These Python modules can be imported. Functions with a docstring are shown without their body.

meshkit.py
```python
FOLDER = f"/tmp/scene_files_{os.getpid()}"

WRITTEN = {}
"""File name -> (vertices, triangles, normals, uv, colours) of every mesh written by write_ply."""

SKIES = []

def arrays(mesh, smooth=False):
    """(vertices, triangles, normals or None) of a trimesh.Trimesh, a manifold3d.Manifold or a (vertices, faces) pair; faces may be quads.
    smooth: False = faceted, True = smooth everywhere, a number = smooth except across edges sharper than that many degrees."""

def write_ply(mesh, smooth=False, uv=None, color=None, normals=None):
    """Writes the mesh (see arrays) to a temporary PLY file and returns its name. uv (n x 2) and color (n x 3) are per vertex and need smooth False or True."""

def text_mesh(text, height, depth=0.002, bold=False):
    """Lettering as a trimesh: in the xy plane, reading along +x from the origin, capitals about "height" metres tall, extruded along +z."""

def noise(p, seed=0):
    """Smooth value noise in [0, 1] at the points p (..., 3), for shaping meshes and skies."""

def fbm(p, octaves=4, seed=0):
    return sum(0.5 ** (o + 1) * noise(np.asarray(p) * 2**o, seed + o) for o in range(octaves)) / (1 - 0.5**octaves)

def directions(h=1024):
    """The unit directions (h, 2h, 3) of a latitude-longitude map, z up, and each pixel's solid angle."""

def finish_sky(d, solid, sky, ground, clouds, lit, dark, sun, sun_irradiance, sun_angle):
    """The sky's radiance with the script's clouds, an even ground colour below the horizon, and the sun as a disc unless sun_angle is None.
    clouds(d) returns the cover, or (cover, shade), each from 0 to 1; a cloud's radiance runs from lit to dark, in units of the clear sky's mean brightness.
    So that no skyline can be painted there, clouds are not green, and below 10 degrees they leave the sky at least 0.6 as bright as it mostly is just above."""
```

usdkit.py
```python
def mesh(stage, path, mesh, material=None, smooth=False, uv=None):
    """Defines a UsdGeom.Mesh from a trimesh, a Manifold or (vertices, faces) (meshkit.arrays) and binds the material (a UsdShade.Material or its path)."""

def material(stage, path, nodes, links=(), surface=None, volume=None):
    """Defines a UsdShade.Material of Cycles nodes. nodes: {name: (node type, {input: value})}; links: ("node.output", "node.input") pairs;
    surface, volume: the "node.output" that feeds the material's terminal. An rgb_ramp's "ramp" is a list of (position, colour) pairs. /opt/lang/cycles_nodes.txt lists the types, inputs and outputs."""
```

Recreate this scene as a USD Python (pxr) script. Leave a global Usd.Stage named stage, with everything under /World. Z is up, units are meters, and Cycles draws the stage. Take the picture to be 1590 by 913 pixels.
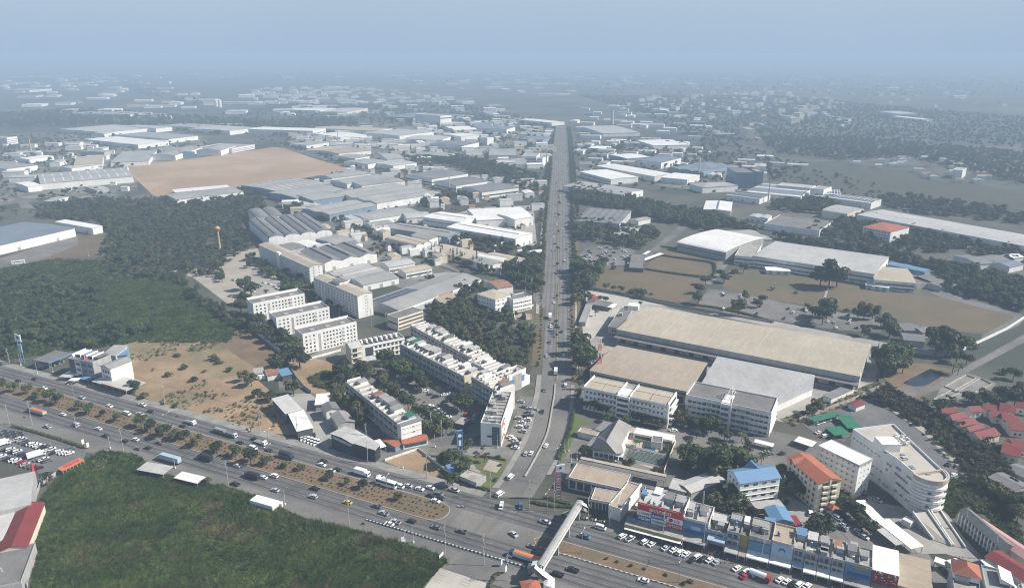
import math,random
import numpy as np
import trimesh,shapely.geometry as sg
from shapely.ops import unary_union
import meshkit,usdkit
from pxr import Gf,Sdf,Usd,UsdGeom,UsdLux,UsdShade,Vt

stage = Usd.Stage.CreateInMemory()
UsdGeom.SetStageUpAxis(stage,"Z"); UsdGeom.SetStageMetersPerUnit(stage,1.0)
UsdGeom.Xform.Define(stage,"/World"); UsdGeom.Scope.Define(stage,"/World/Looks")

# ------------------------------------------------------------------ camera, sky, sun, exposure
CAM_H,PITCH,FOC = 200.0,math.radians(18.1),1135.0
cam = UsdGeom.Camera.Define(stage,"/World/camera")
cam.AddTranslateOp().Set(Gf.Vec3d(0,0,CAM_H)); cam.AddRotateXOp().Set(90 - math.degrees(PITCH))
cam.CreateHorizontalApertureAttr(36.0); cam.CreateFocalLengthAttr(36.0*FOC/1590.0)
cam.CreateClippingRangeAttr(Gf.Vec2f(1.0,200000.0)); cam.CreateExposureAttr(0.65)
SUN_EL,SUN_DIR = math.radians(40),np.array([1.0,-0.06])
SUN_DIR = SUN_DIR/np.hypot(*SUN_DIR)
SKY_STRENGTH,SUN_I,HAZE_D = 0.066,1.22,0.00029
HAZE_C = (0.515,0.675,0.84)
SKY_VEIL = [(0,(3.7,4.98,6.65)),(0.03,(3.95,5.15,6.7)),(0.075,(4.35,5.45,6.8)),(1,(4.35,5.45,6.8))]
dome = UsdLux.DomeLight.Define(stage,"/World/sky")
sky_m = usdkit.material(stage,"/World/Looks/sky_look",{   # the clear sky, veiled towards the horizon by the dry season haze all round
    "s": ("sky_texture",{"sky_type": "single_scattering","sun_disc": False,"sun_elevation": SUN_EL,"sun_rotation": math.atan2(SUN_DIR[0],SUN_DIR[1]),"altitude": 100.0,"air_density": 1.0,"aerosol_density": 0.6,"ozone_density": 1.5}),
    "t": ("texture_coordinate",{}),"z": ("separate_xyz",{}),"r": ("rgb_ramp",{"ramp": [(0,(1,) *3),(0.08,(.96,) *3),(0.2,(.5,) *3),(0.45,(.12,) *3),(1,(0,) *3)]}),
    "v": ("rgb_ramp",{"ramp": SKY_VEIL}),"ns": ("noise_texture",{"scale": 2.2,"detail": 4.0}),"nr": ("rgb_ramp",{"ramp": [(.3,(.965,.97,.975)),(.7,(1.035,1.03,1.02))]}),"vm": ("mix_color",{"blend_type": "multiply","fac": 1.0,"use_clamp": False}),"m": ("mix_color",{"use_clamp": False}),"b": ("background_shader",{"strength": SKY_STRENGTH})},
    [("t.generated","z.vector"),("z.z","r.fac"),("r.color","m.fac"),("z.z","v.fac"),("v.color","vm.a"),("t.generated","ns.vector"),("ns.fac","nr.fac"),("nr.color","vm.b"),("vm.result","m.b"),("s.color","m.a"),("m.result","b.color")],surface="b.background")
UsdShade.MaterialBindingAPI.Apply(dome.GetPrim()).Bind(sky_m)
dome.GetPrim().SetCustomDataByKey("kind","structure")
sun = UsdLux.DistantLight.Define(stage,"/World/sun")
sun.CreateIntensityAttr(SUN_I); sun.CreateAngleAttr(0.5); sun.CreateNormalizeAttr(True); sun.CreateColorAttr(Gf.Vec3f(1.0,0.95,0.87))
sd = Gf.Vec3d(float(SUN_DIR[0] *math.cos(SUN_EL)),float(SUN_DIR[1] *math.cos(SUN_EL)),math.sin(SUN_EL))
sun.AddOrientOp(UsdGeom.XformOp.PrecisionDouble).Set(Gf.Rotation(Gf.Vec3d(0,0,1),sd).GetQuat())

# ------------------------------------------------------------------ survey: frames of the photograph -> points on the ground
FRAMES = {"px": (0,0,1.0),"d1": (1080,240,3.116),"d2": (400,180,3.457),"d3": (780,180,7.227),"d4": (790,290,7.227),"d5": (800,500,9.93)}
for k,o in {"a1": (960,740),"a2": (1130,700),"a3": (1140,775),"a4": (1270,640),"a5": (1350,775),"a6": (860,630),"a7": (730,700),"a8": (680,775),
             "b1": (0,520),"b2": (0,640),"b3": (390,560),"b4": (520,490),"b5": (620,560),"b6": (370,430),"b7": (890,560),"b8": (780,400)}.items():
    FRAMES[k] = (*o,6.617)
for c,x in zip("0123",(0,400,800,1190)):
    for r,y in zip("0123",(60,280,500,683)):
        FRAMES["t" + c + r] = (x,y,3.97)
def px(fr,x,y):
    o = FRAMES[fr]; return o[0] + x/o[2],o[1] + y/o[2]
def at(u,v,z=0.0):
    """World xy of the point at height z that the survey shows at u, v."""
    a,b = (u - 795) /FOC,(456.5 - v) /FOC
    d = (a,math.cos(PITCH) + b*math.sin(PITCH),-math.sin(PITCH) + b*math.cos(PITCH))
    t = (z - CAM_H) /d[2]
    return np.array([t*d[0],t*d[1]])
def parse(s):
    return [tuple(float(q) for q in w.split(",")) for w in s.split()]
def G(fr,s,z=0.0):
    return np.array([at(*px(fr,*p[:2]),z) for p in parse(s)])
def gpt(fr,x,y,z=0.0):
    return at(*px(fr,x,y),z)
def unproj(x,y,z=0.0):
    dz = z - CAM_H; f = y*math.cos(PITCH) - dz*math.sin(PITCH)
    return 795 + FOC*x/f,456.5 - FOC*(y*math.sin(PITCH) + dz*math.cos(PITCH)) /f
def mpp(y):   # metres for one pixel of the survey, across, at the ground distance y
    return (y*math.cos(PITCH) + CAM_H*math.sin(PITCH)) /FOC

# ------------------------------------------------------------------ prims
used = {}
def numbered(path):
    n = used.get(path); used[path] = 0 if n is None else n + 1
    return path if n is None else f"{path}_{n + 1:03d}"
def tag(p,label=None,cat=None,group=None,kind=None):
    for k,v in (("label",label),("category",cat),("group",group),("kind",kind)):
        if v: p.SetCustomDataByKey(k,v)
    return p
def thing(name,label,cat,xy=(0,0),z=0.0,rot=0.0,group=None,kind=None,root="/World",scale=None):
    x = UsdGeom.Xform.Define(stage,numbered(f"{root}/{name}"))
    x.AddTranslateOp().Set(Gf.Vec3d(float(xy[0]),float(xy[1]),float(z))); x.AddRotateZOp().Set(math.degrees(rot))
    if scale is not None: x.AddScaleOp().Set(Gf.Vec3f(*map(float,scale)))
    return tag(x.GetPrim(),label,cat,group,kind)
class MB:
    """Collects boxes, prisms and tubes into one mesh."""
    def __init__(s): s.v,s.f,s.n = [],[],0
    def add(s,v,f):
        v = np.asarray(v,float); s.v.append(v)
        s.f += [tuple(int(i) + s.n for i in q) for q in f]; s.n += len(v); return s
    def box(s,x0,y0,z0,x1,y1,z1):
        return s.add([(x0,y0,z0),(x1,y0,z0),(x1,y1,z0),(x0,y1,z0),(x0,y0,z1),(x1,y0,z1),(x1,y1,z1),(x0,y1,z1)],
                     [(0,3,2,1),(4,5,6,7),(0,1,5,4),(1,2,6,5),(2,3,7,6),(3,0,4,7)])
    def cbox(s,cx,cy,z0,sx,sy,h): return s.box(cx - sx/2,cy - sy/2,z0,cx + sx/2,cy + sy/2,z0 + h)
    def hexa(s,b,t):   # two rings of points, bottom and top
        n = len(b); return s.add(list(b) + list(t),[tuple(range(n))[::-1],tuple(range(n,2*n))] + [(i,(i + 1) % n,n + (i + 1) % n,n + i) for i in range(n)])
    def tube(s,p,q,r0,r1=None,n=6):
        p,q = np.array(p,float),np.array(q,float); d = (q - p) /np.linalg.norm(q - p); r1 = r0 if r1 is None else r1
        a = np.cross(d,(0,0,1) if abs(d[2]) < .9 else (1,0,0)); a /= np.linalg.norm(a); b = np.cross(d,a)
        an = np.arange(n) *2*math.pi/n; ring = np.cos(an)[:,None] *a + np.sin(an)[:,None] *b
        return s.hexa(p + r0*ring,q + r1*ring)
    def poly(s,pts,z0,z1):   # upright prism over an outline (any winding, may be concave)
        P = sg.Polygon(pts)
        if not P.is_valid: P = P.buffer(0)
        for g in getattr(P,"geoms",[P]):
            m = trimesh.creation.extrude_polygon(g,z1 - z0,engine="earcut"); m.apply_translation((0,0,z0)); s.add(m.vertices,m.faces)
        return s
    def arr(s): return np.vstack(s.v) if s.v else np.zeros((0,3)),s.f
LOOK = {}
def put(path,v,f,mat):
    m = UsdGeom.Mesh.Define(stage,path)
    m.CreatePointsAttr(Vt.Vec3fArray.FromNumpy(np.asarray(v,np.float32)))
    m.CreateFaceVertexCountsAttr(Vt.IntArray([len(q) for q in f])); m.CreateFaceVertexIndicesAttr(Vt.IntArray([int(i) for q in f for i in q]))
    m.CreateSubdivisionSchemeAttr("none")
    UsdShade.MaterialBindingAPI.Apply(m.GetPrim()).Bind(LOOK[mat])
    return m.GetPrim()
def part(parent,name,mb,mat,label=None,kind=None):
    v,f = mb.arr() if isinstance(mb,MB) else mb
    if not len(v): return None
    return tag(put(numbered(f"{parent.GetPath()}/{name}"),v,f,mat),label,kind=kind)
def solo(name,mb,mat,label,cat=None,group=None,kind=None):
    v,f = mb.arr() if isinstance(mb,MB) else mb
    return tag(put(numbered(f"/World/{name}"),v,f,mat),label,cat,group,kind)
UsdGeom.Xform.Define(stage,"/World/kinds"); stage.GetPrimAtPath("/World/kinds").SetSpecifier(Sdf.SpecifierClass)
def kind_of(name):
    return thing(name,None,None,root="/World/kinds")
def copy(proto,name,label,cat,xy,z=0.0,rot=0.0,group=None,scale=None):
    x = UsdGeom.Xform.Define(stage,numbered(f"/World/{name}")); p = x.GetPrim()
    p.GetReferences().AddInternalReference(proto.GetPath())
    ops = {o.GetOpName(): o for o in x.GetOrderedXformOps()}
    x.ClearXformOpOrder()
    x.AddTranslateOp().Set(Gf.Vec3d(float(xy[0]),float(xy[1]),float(z))); x.AddRotateZOp().Set(math.degrees(rot))
    x.AddScaleOp().Set(Gf.Vec3f(*(map(float,scale) if scale is not None else (1,1,1))))
    p.SetInstanceable(True)
    return tag(p,label,cat,group)
def scatter(name,label,cat,protos,P,rots,scales,idx):
    """Uncountable growth: one PointInstancer."""
    pi = UsdGeom.PointInstancer.Define(stage,numbered(f"/World/{name}"))
    rel = pi.CreatePrototypesRel()
    for k,pr in enumerate(protos):
        c = UsdGeom.Xform.Define(stage,f"{pi.GetPath()}/plant_{k + 1:03d}"); c.GetPrim().GetReferences().AddInternalReference(pr.GetPath()); rel.AddTarget(c.GetPath())
    pi.CreatePositionsAttr(Vt.Vec3fArray.FromNumpy(np.asarray(P,np.float32)))
    h = np.asarray(rots) /2
    pi.CreateOrientationsAttr(Vt.QuathArray([Gf.Quath(float(math.cos(a)),0,0,float(math.sin(a))) for a in h]))
    s = np.asarray(scales,np.float32); pi.CreateScalesAttr(Vt.Vec3fArray.FromNumpy(s if s.ndim == 2 else np.repeat(s[:,None],3,1)))
    pi.CreateProtoIndicesAttr(Vt.IntArray([int(i) for i in idx]))
    return tag(pi.GetPrim(),label,cat,kind="stuff")

# ------------------------------------------------------------------ materials
def look(name,c,c2=None,scale=0.2,rough=0.85,seam=None,seam_dir="x",seam_amt=0.12,bump=0.0,metal=0.0,fine=0.12,c3=None,vary=0.0,spec=0.3,lo=0.35,hi=0.65,stain=0.0,streak=0.0,patch=0.0):
    """A surface: colour c drifting to c2 (and c3) over patches 1/scale metres wide, fine grain, optional seams across the piece, streaky stains."""
    n = {"g": ("geometry",{}),"t": ("texture_coordinate",{}),"p": ("principled_bsdf",{"roughness": rough,"metallic": metal,"specular_ior_level": spec}),
         "n": ("noise_texture",{"scale": scale,"detail": 6.0,"roughness": 0.62}),"r": ("rgb_ramp",{"ramp": [(0,c),(lo,c),(hi,c2 or c),(1,c2 or c)]}),
         "n2": ("noise_texture",{"scale": max(scale*14,0.9),"detail": 3.0}),"r2": ("rgb_ramp",{"ramp": [(0.2,(1 - fine,) *3),(0.8,(1 + fine,) *3)]}),
         "m": ("mix_color",{"blend_type": "multiply","fac": 1.0,"use_clamp": False})}
    l = [("g.position","n.vector"),("n.fac","r.fac"),("g.position","n2.vector"),("n2.fac","r2.fac"),("r.color","m.a"),("r2.color","m.b")]
    out = "m.result"
    if c3 is not None:
        n["n3"] = ("noise_texture",{"scale": scale*0.37,"detail": 5.0,"roughness": 0.6}); n["r3"] = ("rgb_ramp",{"ramp": [(0.48,(0,0,0)),(0.62,(1,1,1))]})
        n["m3"] = ("mix_color",{"b": c3}); l += [("g.position","n3.vector"),("n3.fac","r3.fac"),("r3.color","m3.fac"),(out,"m3.a")]; out = "m3.result"
    if seam:
        n["w"] = ("wave_texture",{"bands_direction": seam_dir,"scale": 2*math.pi/(20*seam),"detail": 0.0}); n["rw"] = ("rgb_ramp",{"ramp": [(0.0,(1 - seam_amt*2,) *3),(0.25,(1,) *3),(1.0,(1 + seam_amt*0.4,) *3)]})
        n["mw"] = ("mix_color",{"blend_type": "multiply","fac": 1.0,"use_clamp": False}); l += [("t.object","w.vector"),("w.fac","rw.fac"),(out,"mw.a"),("rw.color","mw.b")]; out = "mw.result"
    if streak:   # wear drawn out along the piece's own length
        n["mk"] = ("mapping",{"scale": (0.012,0.42,1)}); n["nk"] = ("noise_texture",{"scale": 1.0,"detail": 5.0,"roughness": 0.65}); n["rk"] = ("rgb_ramp",{"ramp": [(0.3,(1 - streak,) *3),(0.7,(1 + streak*.8,) *3)]})
        n["mkk"] = ("mix_color",{"blend_type": "multiply","fac": 1.0,"use_clamp": False}); l += [("t.object","mk.vector"),("mk.vector","nk.vector"),("nk.fac","rk.fac"),(out,"mkk.a"),("rk.color","mkk.b")]; out = "mkk.result"
    if patch:    # sheets of slightly different age
        n["mb"] = ("mapping",{"rotation": (0,0,math.pi/2 if seam_dir == "x" else 0)}); n["bt"] = ("brick_texture",{"scale": 1.0,"brick_width": 7.0,"row_height": 1.9,"mortar_size": 0.0,"color1": (1 - patch,1 - patch,1 - patch*1.1),"color2": (1 + patch*.6,) *3,"mortar": (1,1,1)})
        n["mbb"] = ("mix_color",{"blend_type": "multiply","fac": 1.0,"use_clamp": False}); l += [("t.object","mb.vector"),("mb.vector","bt.vector"),(out,"mbb.a"),("bt.color","mbb.b")]; out = "mbb.result"
    if stain:
        n["mp"] = ("mapping",{"scale": (0.9,0.9,0.12)}); n["ns"] = ("noise_texture",{"scale": 0.5,"detail": 6.0,"roughness": 0.7}); n["rs"] = ("rgb_ramp",{"ramp": [(0.42,(1,) *3),(0.72,(1 - stain,1 - stain*1.03,1 - stain*1.08))]})
        n["ms"] = ("mix_color",{"blend_type": "multiply","fac": 1.0}); l += [("g.position","mp.vector"),("mp.vector","ns.vector"),("ns.fac","rs.fac"),(out,"ms.a"),("rs.color","ms.b")]; out = "ms.result"
    if vary:
        n["o"] = ("object_info",{}); n["rv"] = ("rgb_ramp",{"ramp": [(0,(1 - vary,) *3),(1,(1 + vary,) *3)]})
        n["mv"] = ("mix_color",{"blend_type": "multiply","fac": 1.0,"use_clamp": False}); l += [("o.random","rv.fac"),(out,"mv.a"),("rv.color","mv.b")]; out = "mv.result"
    l.append((out,"p.base_color"))
    if bump:
        n["bu"] = ("bump",{"strength": bump,"distance": 0.3}); l += [("n2.fac","bu.height"),("bu.normal","p.normal")]
    LOOK[name] = usdkit.material(stage,f"/World/Looks/{name}",n,l,surface="p.BSDF")
def leaf_look(name,c,c2,scale=0.35,vary=0.35):
    n = {"g": ("geometry",{}),"o": ("object_info",{}),"n": ("noise_texture",{"scale": scale,"detail": 4.0}),"r": ("rgb_ramp",{"ramp": [(0.32,c),(0.68,c2)]}),
         "rv": ("rgb_ramp",{"ramp": [(0,(1 - vary,1 - vary,1 - vary*.8)),(0.5,(1,1,1)),(1,(1 + vary*1.1,1 + vary*.8,1 + vary*0.4))]}),
         "m": ("mix_color",{"blend_type": "multiply","fac": 1.0,"use_clamp": False}),"d": ("principled_bsdf",{"roughness": 0.65,"specular_ior_level": 0.25}),"tr": ("translucent_bsdf",{}),"x": ("mix_closure",{"fac": 0.22})}
    LOOK[name] = usdkit.material(stage,f"/World/Looks/{name}",n,[("g.position","n.vector"),("n.fac","r.fac"),("o.random","rv.fac"),("r.color","m.a"),("rv.color","m.b"),("m.result","d.base_color"),("m.result","tr.color"),("d.BSDF","x.closure1"),("tr.BSDF","x.closure2")],surface="x.closure")
def paint(name,c,rough=0.35,metal=0.0,spec=0.5,emit=0):
    LOOK[name] = usdkit.material(stage,f"/World/Looks/{name}",{"o": ("object_info",{}),"rv": ("rgb_ramp",{"ramp": [(0,tuple(x*.86 for x in c)),(1,tuple(min(1,x*1.1) for x in c))]}),"p": ("principled_bsdf",{"roughness": rough,"metallic": metal,"specular_ior_level": spec})},[("o.random","rv.fac"),("rv.color","p.base_color")],surface="p.BSDF")

look("ground",(0.088,0.088,0.068),(0.048,0.054,0.042),0.009,c3=(0.12,0.108,0.085),fine=0.3,lo=0.42,hi=0.56)
look("asphalt",(0.135,0.13,0.125),(0.095,0.095,0.095),0.05,seam=3.45,seam_dir="y",seam_amt=0.2,fine=0.1,rough=0.9,streak=.22)
look("asphalt_lane",(0.18,0.172,0.16),(0.135,0.13,0.125),0.05,seam=3.6,seam_dir="y",seam_amt=0.16,fine=0.1,rough=0.9,streak=.2)
look("asphalt_plain",(0.15,0.148,0.145),(0.11,0.11,0.112),0.06,fine=0.12,rough=0.9)
look("asphalt_pale",(0.20,0.188,0.17),(0.14,0.133,0.123),0.04,fine=0.14,rough=0.9,c3=(0.115,0.11,0.105))
look("paving",(0.30,0.285,0.26),(0.21,0.20,0.185),0.09,fine=0.15)
look("concrete",(0.37,0.345,0.31),(0.28,0.262,0.24),0.06,fine=0.1,c3=(0.24,0.225,0.205))
look("concrete_pale",(0.46,0.425,0.37),(0.37,0.345,0.305),0.07,fine=0.08)
look("kerb",(0.40,0.37,0.33),(0.30,0.28,0.25),0.3)
look("line_white",(0.34,0.335,0.32),(0.2,0.195,0.185),0.6)
look("kerb_white",(0.72,0.71,0.68),(0.5,0.49,0.47),0.6); look("kerb_black",(0.05,0.05,0.052),(0.10,0.10,0.1),0.6)
look("red_earth",(0.20,0.135,0.085),(0.145,0.10,0.062),0.09,fine=0.22,c3=(0.13,0.105,0.06))
look("tan_earth",(0.34,0.235,0.145),(0.245,0.17,0.10),0.035,fine=0.16,c3=(0.155,0.135,0.075),lo=.4,hi=.6)
look("graded_earth",(0.36,0.25,0.155),(0.30,0.21,0.135),0.012,fine=0.08,c3=(0.41,0.30,0.205))
look("dry_grass",(0.155,0.112,0.07),(0.118,0.094,0.056),0.03,fine=0.18,c3=(0.105,0.098,0.055))
look("lawn",(0.085,0.115,0.035),(0.13,0.135,0.055),0.08,fine=0.2)
look("field_green",(0.05,0.08,0.024),(0.085,0.105,0.038),0.05,fine=0.4,c3=(0.055,0.085,0.025))
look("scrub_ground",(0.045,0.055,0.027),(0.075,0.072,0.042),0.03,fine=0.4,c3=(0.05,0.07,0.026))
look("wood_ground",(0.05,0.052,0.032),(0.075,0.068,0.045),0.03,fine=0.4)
look("yard_mix",(0.23,0.22,0.2),(0.115,0.11,0.085),0.025,fine=0.25,c3=(0.06,0.066,0.04),lo=.4,hi=.6)
look("sand_lot",(0.38,0.335,0.28),(0.30,0.265,0.215),0.05,fine=0.15)
look("water",(0.014,0.022,0.032),(0.018,0.027,0.036),0.05,rough=0.12,spec=0.5,fine=0.0); look("pool_water",(0.03,0.12,0.20),(0.035,0.14,0.22),0.3,rough=0.08,fine=0.0)
look("wall_white",(0.76,0.745,0.71),(0.66,0.645,0.61),0.12,stain=0.22,fine=0.04,vary=0.05)
look("wall_bright",(0.78,0.765,0.73),(0.70,0.685,0.65),0.1,stain=0.16,fine=0.03)
look("wall_cream",(0.68,0.60,0.47),(0.60,0.53,0.42),0.12,stain=0.18,fine=0.04)
look("wall_grey",(0.42,0.41,0.395),(0.33,0.325,0.315),0.12,stain=0.28,fine=0.06,vary=0.1)
look("wall_dirty",(0.50,0.48,0.445),(0.36,0.345,0.32),0.25,stain=0.45,fine=0.1,vary=0.12)
look("wall_dark",(0.07,0.072,0.078),(0.10,0.10,0.105),0.2); look("wall_blue",(0.21,0.28,0.36),(0.17,0.23,0.31),0.2,stain=0.2)
look("wall_metal",(0.50,0.51,0.52),(0.40,0.41,0.42),0.1,seam=0.8,seam_amt=0.06,stain=0.12,rough=0.6)
look("roof_conc",(0.43,0.405,0.365),(0.27,0.255,0.235),0.22,fine=0.15,c3=(0.34,0.32,0.29),stain=0.2,lo=.4,hi=.6); look("roof_slab_dark",(0.20,0.19,0.182),(0.145,0.138,0.132),0.1,fine=0.12)
for d in "xy":
    look(f"roof_grey_{d}",(0.37,0.363,0.345),(0.29,0.285,0.27),0.035,seam=1.0,seam_dir=d,seam_amt=0.05,rough=0.6,fine=0.06,vary=0.10,patch=.07,stain=.12)
    look(f"roof_dark_{d}",(0.17,0.17,0.172),(0.22,0.215,0.21),0.05,seam=1.0,seam_dir=d,seam_amt=0.06,rough=0.6,fine=0.08,vary=0.1,patch=.07,stain=.12)
    look(f"roof_white_{d}",(0.80,0.785,0.75),(0.70,0.685,0.65),0.035,seam=1.2,seam_dir=d,seam_amt=0.03,rough=0.55,fine=0.03,vary=0.05,patch=.07,stain=.12)
    look(f"roof_pale_{d}",(0.50,0.49,0.465),(0.41,0.40,0.385),0.035,seam=1.2,seam_dir=d,seam_amt=0.04,rough=0.55,fine=0.04,vary=0.08,patch=.07,stain=.12)
    look(f"roof_beige_{d}",(0.46,0.40,0.315),(0.40,0.35,0.275),0.03,seam=1.2,seam_dir=d,seam_amt=0.05,rough=0.65,fine=0.05,vary=0.06,patch=.07,stain=.12)
    look(f"roof_tan_{d}",(0.395,0.325,0.25),(0.345,0.285,0.22),0.035,seam=1.2,seam_dir=d,seam_amt=0.05,rough=0.65,fine=0.05,patch=.07,stain=.12)
    look(f"roof_bluegrey_{d}",(0.15,0.18,0.22),(0.19,0.215,0.25),0.04,seam=1.0,seam_dir=d,seam_amt=0.05,rough=0.55,fine=0.05)
    look(f"roof_blue_{d}",(0.125,0.235,0.38),(0.15,0.26,0.40),0.1,seam=0.9,seam_dir=d,seam_amt=0.08,rough=0.5,fine=0.05)
    look(f"roof_orange_{d}",(0.37,0.125,0.07),(0.31,0.11,0.066),0.15,seam=0.9,seam_dir=d,seam_amt=0.06,rough=0.7,fine=0.06)
    look(f"roof_red_{d}",(0.20,0.038,0.038),(0.16,0.034,0.034),0.12,seam=0.9,seam_dir=d,seam_amt=0.06,rough=0.7,fine=0.08)
    look(f"roof_pink_{d}",(0.46,0.26,0.24),(0.40,0.23,0.215),0.12,seam=0.9,seam_dir=d,seam_amt=0.06,rough=0.7,fine=0.08)
    look(f"roof_rust_{d}",(0.25,0.12,0.085),(0.33,0.2,0.14),0.25,seam=0.9,seam_dir=d,seam_amt=0.06,rough=0.8,fine=0.15,patch=.07,stain=.12)
    look(f"roof_green_{d}",(0.03,0.15,0.085),(0.035,0.175,0.095),0.1,seam=0.9,seam_dir=d,seam_amt=0.06,rough=0.5,fine=0.05)
    look(f"roof_shingle_{d}",(0.29,0.275,0.255),(0.22,0.21,0.2),0.1,seam=0.7,seam_dir=d,seam_amt=0.09,rough=0.9,fine=0.12)
look("glass",(0.045,0.055,0.065),(0.07,0.08,0.09),0.4,rough=0.25,spec=0.5,fine=0.1); look("dark_opening",(0.03,0.03,0.032),(0.05,0.05,0.05),0.5)
look("glass_blue",(0.07,0.12,0.17),(0.10,0.16,0.21),0.4,rough=0.2); look("solar_panel",(0.03,0.04,0.07),(0.04,0.05,0.085),0.4,rough=0.25)
look("frame_bright",(0.88,0.88,0.87),(0.84,0.84,0.83),0.1,fine=0.02); look("frame_white",(0.78,0.77,0.74),(0.7,0.69,0.66),0.4); look("metal_grey",(0.36,0.37,0.38),(0.28,0.285,0.29),0.5,rough=0.5,metal=0.3); look("shutter",(0.36,0.38,0.40),(0.30,0.31,0.33),0.4,seam=0.5,seam_dir="z",rough=0.6)
look("pole_conc",(0.46,0.43,0.39),(0.38,0.36,0.33),0.5); look("trunk",(0.13,0.10,0.075),(0.09,0.07,0.055),1.0); look("rubber",(0.02,0.02,0.021)); look("black_paint",(0.025,0.026,0.03),(0.035,0.035,0.04),0.6,rough=0.4)
look("sign_red",(0.55,0.05,0.06),(0.47,0.045,0.05),0.3,rough=0.5,fine=0.03); look("sign_dark_red",(0.26,0.03,0.04),(0.22,0.03,0.035),0.3); look("sign_blue",(0.035,0.10,0.30),(0.03,0.085,0.26),0.3,rough=0.5,fine=0.03); look("sign_sky",(0.09,0.19,0.32),(0.12,0.23,0.36),0.2,rough=0.5); look("sign_pale_blue",(0.32,0.44,0.56),(0.38,0.49,0.6),0.3)
look("sign_white",(0.78,0.78,0.77),(0.72,0.72,0.71),0.3,fine=0.03,rough=0.5); look("sign_yellow",(0.34,0.26,0.08),(0.27,0.21,0.07),0.3); look("sign_orange",(0.45,0.18,0.08),(0.40,0.15,0.07),0.3); look("mast_red",(0.55,0.08,0.06),(0.48,0.08,0.06),0.3); look("tower_ochre",(0.52,0.36,0.20),(0.45,0.31,0.17),0.3,stain=0.2); look("sign_green",(0.03,0.2,0.1)); look("court_green",(0.045,0.24,0.16),(0.06,0.28,0.19),0.3,fine=0.2); look("court_grey",(0.22,0.225,0.21),(0.17,0.175,0.165),0.3); look("tile_pale",(0.48,0.40,0.33),(0.40,0.34,0.28),0.3); look("skin",(0.35,0.2,0.13)); look("cloth",(0.10,0.12,0.2),(0.2,0.1,0.1),0.5)
leaf_look("leaf_green",(0.045,0.068,0.025),(0.095,0.125,0.046),.5,.45); leaf_look("leaf_dark",(0.036,0.054,0.026),(0.07,0.092,0.038),.5,.45); leaf_look("leaf_olive",(0.068,0.074,0.032),(0.12,0.12,0.055),.5,.4); leaf_look("leaf_grey",(0.075,0.073,0.05),(0.125,0.115,0.08)); leaf_look("leaf_bright",(0.06,0.10,0.022),(0.11,0.15,0.04))
leaf_look("grass_green",(0.048,0.084,0.021),(0.11,0.155,0.042),0.06,0.5); leaf_look("grass_dry",(0.11,0.10,0.048),(0.18,0.155,0.08),0.06,0.4); leaf_look("grass_dark",(0.03,0.052,0.017),(0.062,0.086,0.03),0.06,0.45); leaf_look("grass_bright",(0.05,0.10,0.02),(0.09,0.15,0.034),0.06,0.35)
for n_,c_ in {"white": (0.80,0.80,0.79),"silver": (0.45,0.46,0.47),"grey": (0.16,0.165,0.175),"black": (0.02,0.02,0.023),"red": (0.40,0.03,0.03),"blue": (0.06,0.13,0.26),"yellow": (0.62,0.46,0.05),"orange": (0.60,0.20,0.07),"green": (0.04,0.18,0.12),"pale_blue": (0.36,0.45,0.52),"dark_blue": (0.03,0.05,0.10),"pink": (0.6,0.3,0.4)}.items():
    paint("paint_" + n_,c_)
paint("car_glass",(0.018,0.022,0.027),0.12); paint("lamp_white",(0.75,0.75,0.72),0.2); paint("lamp_red",(0.45,0.03,0.02),0.25); paint("chrome",(0.5,0.5,0.5),0.2,1.0)
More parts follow.
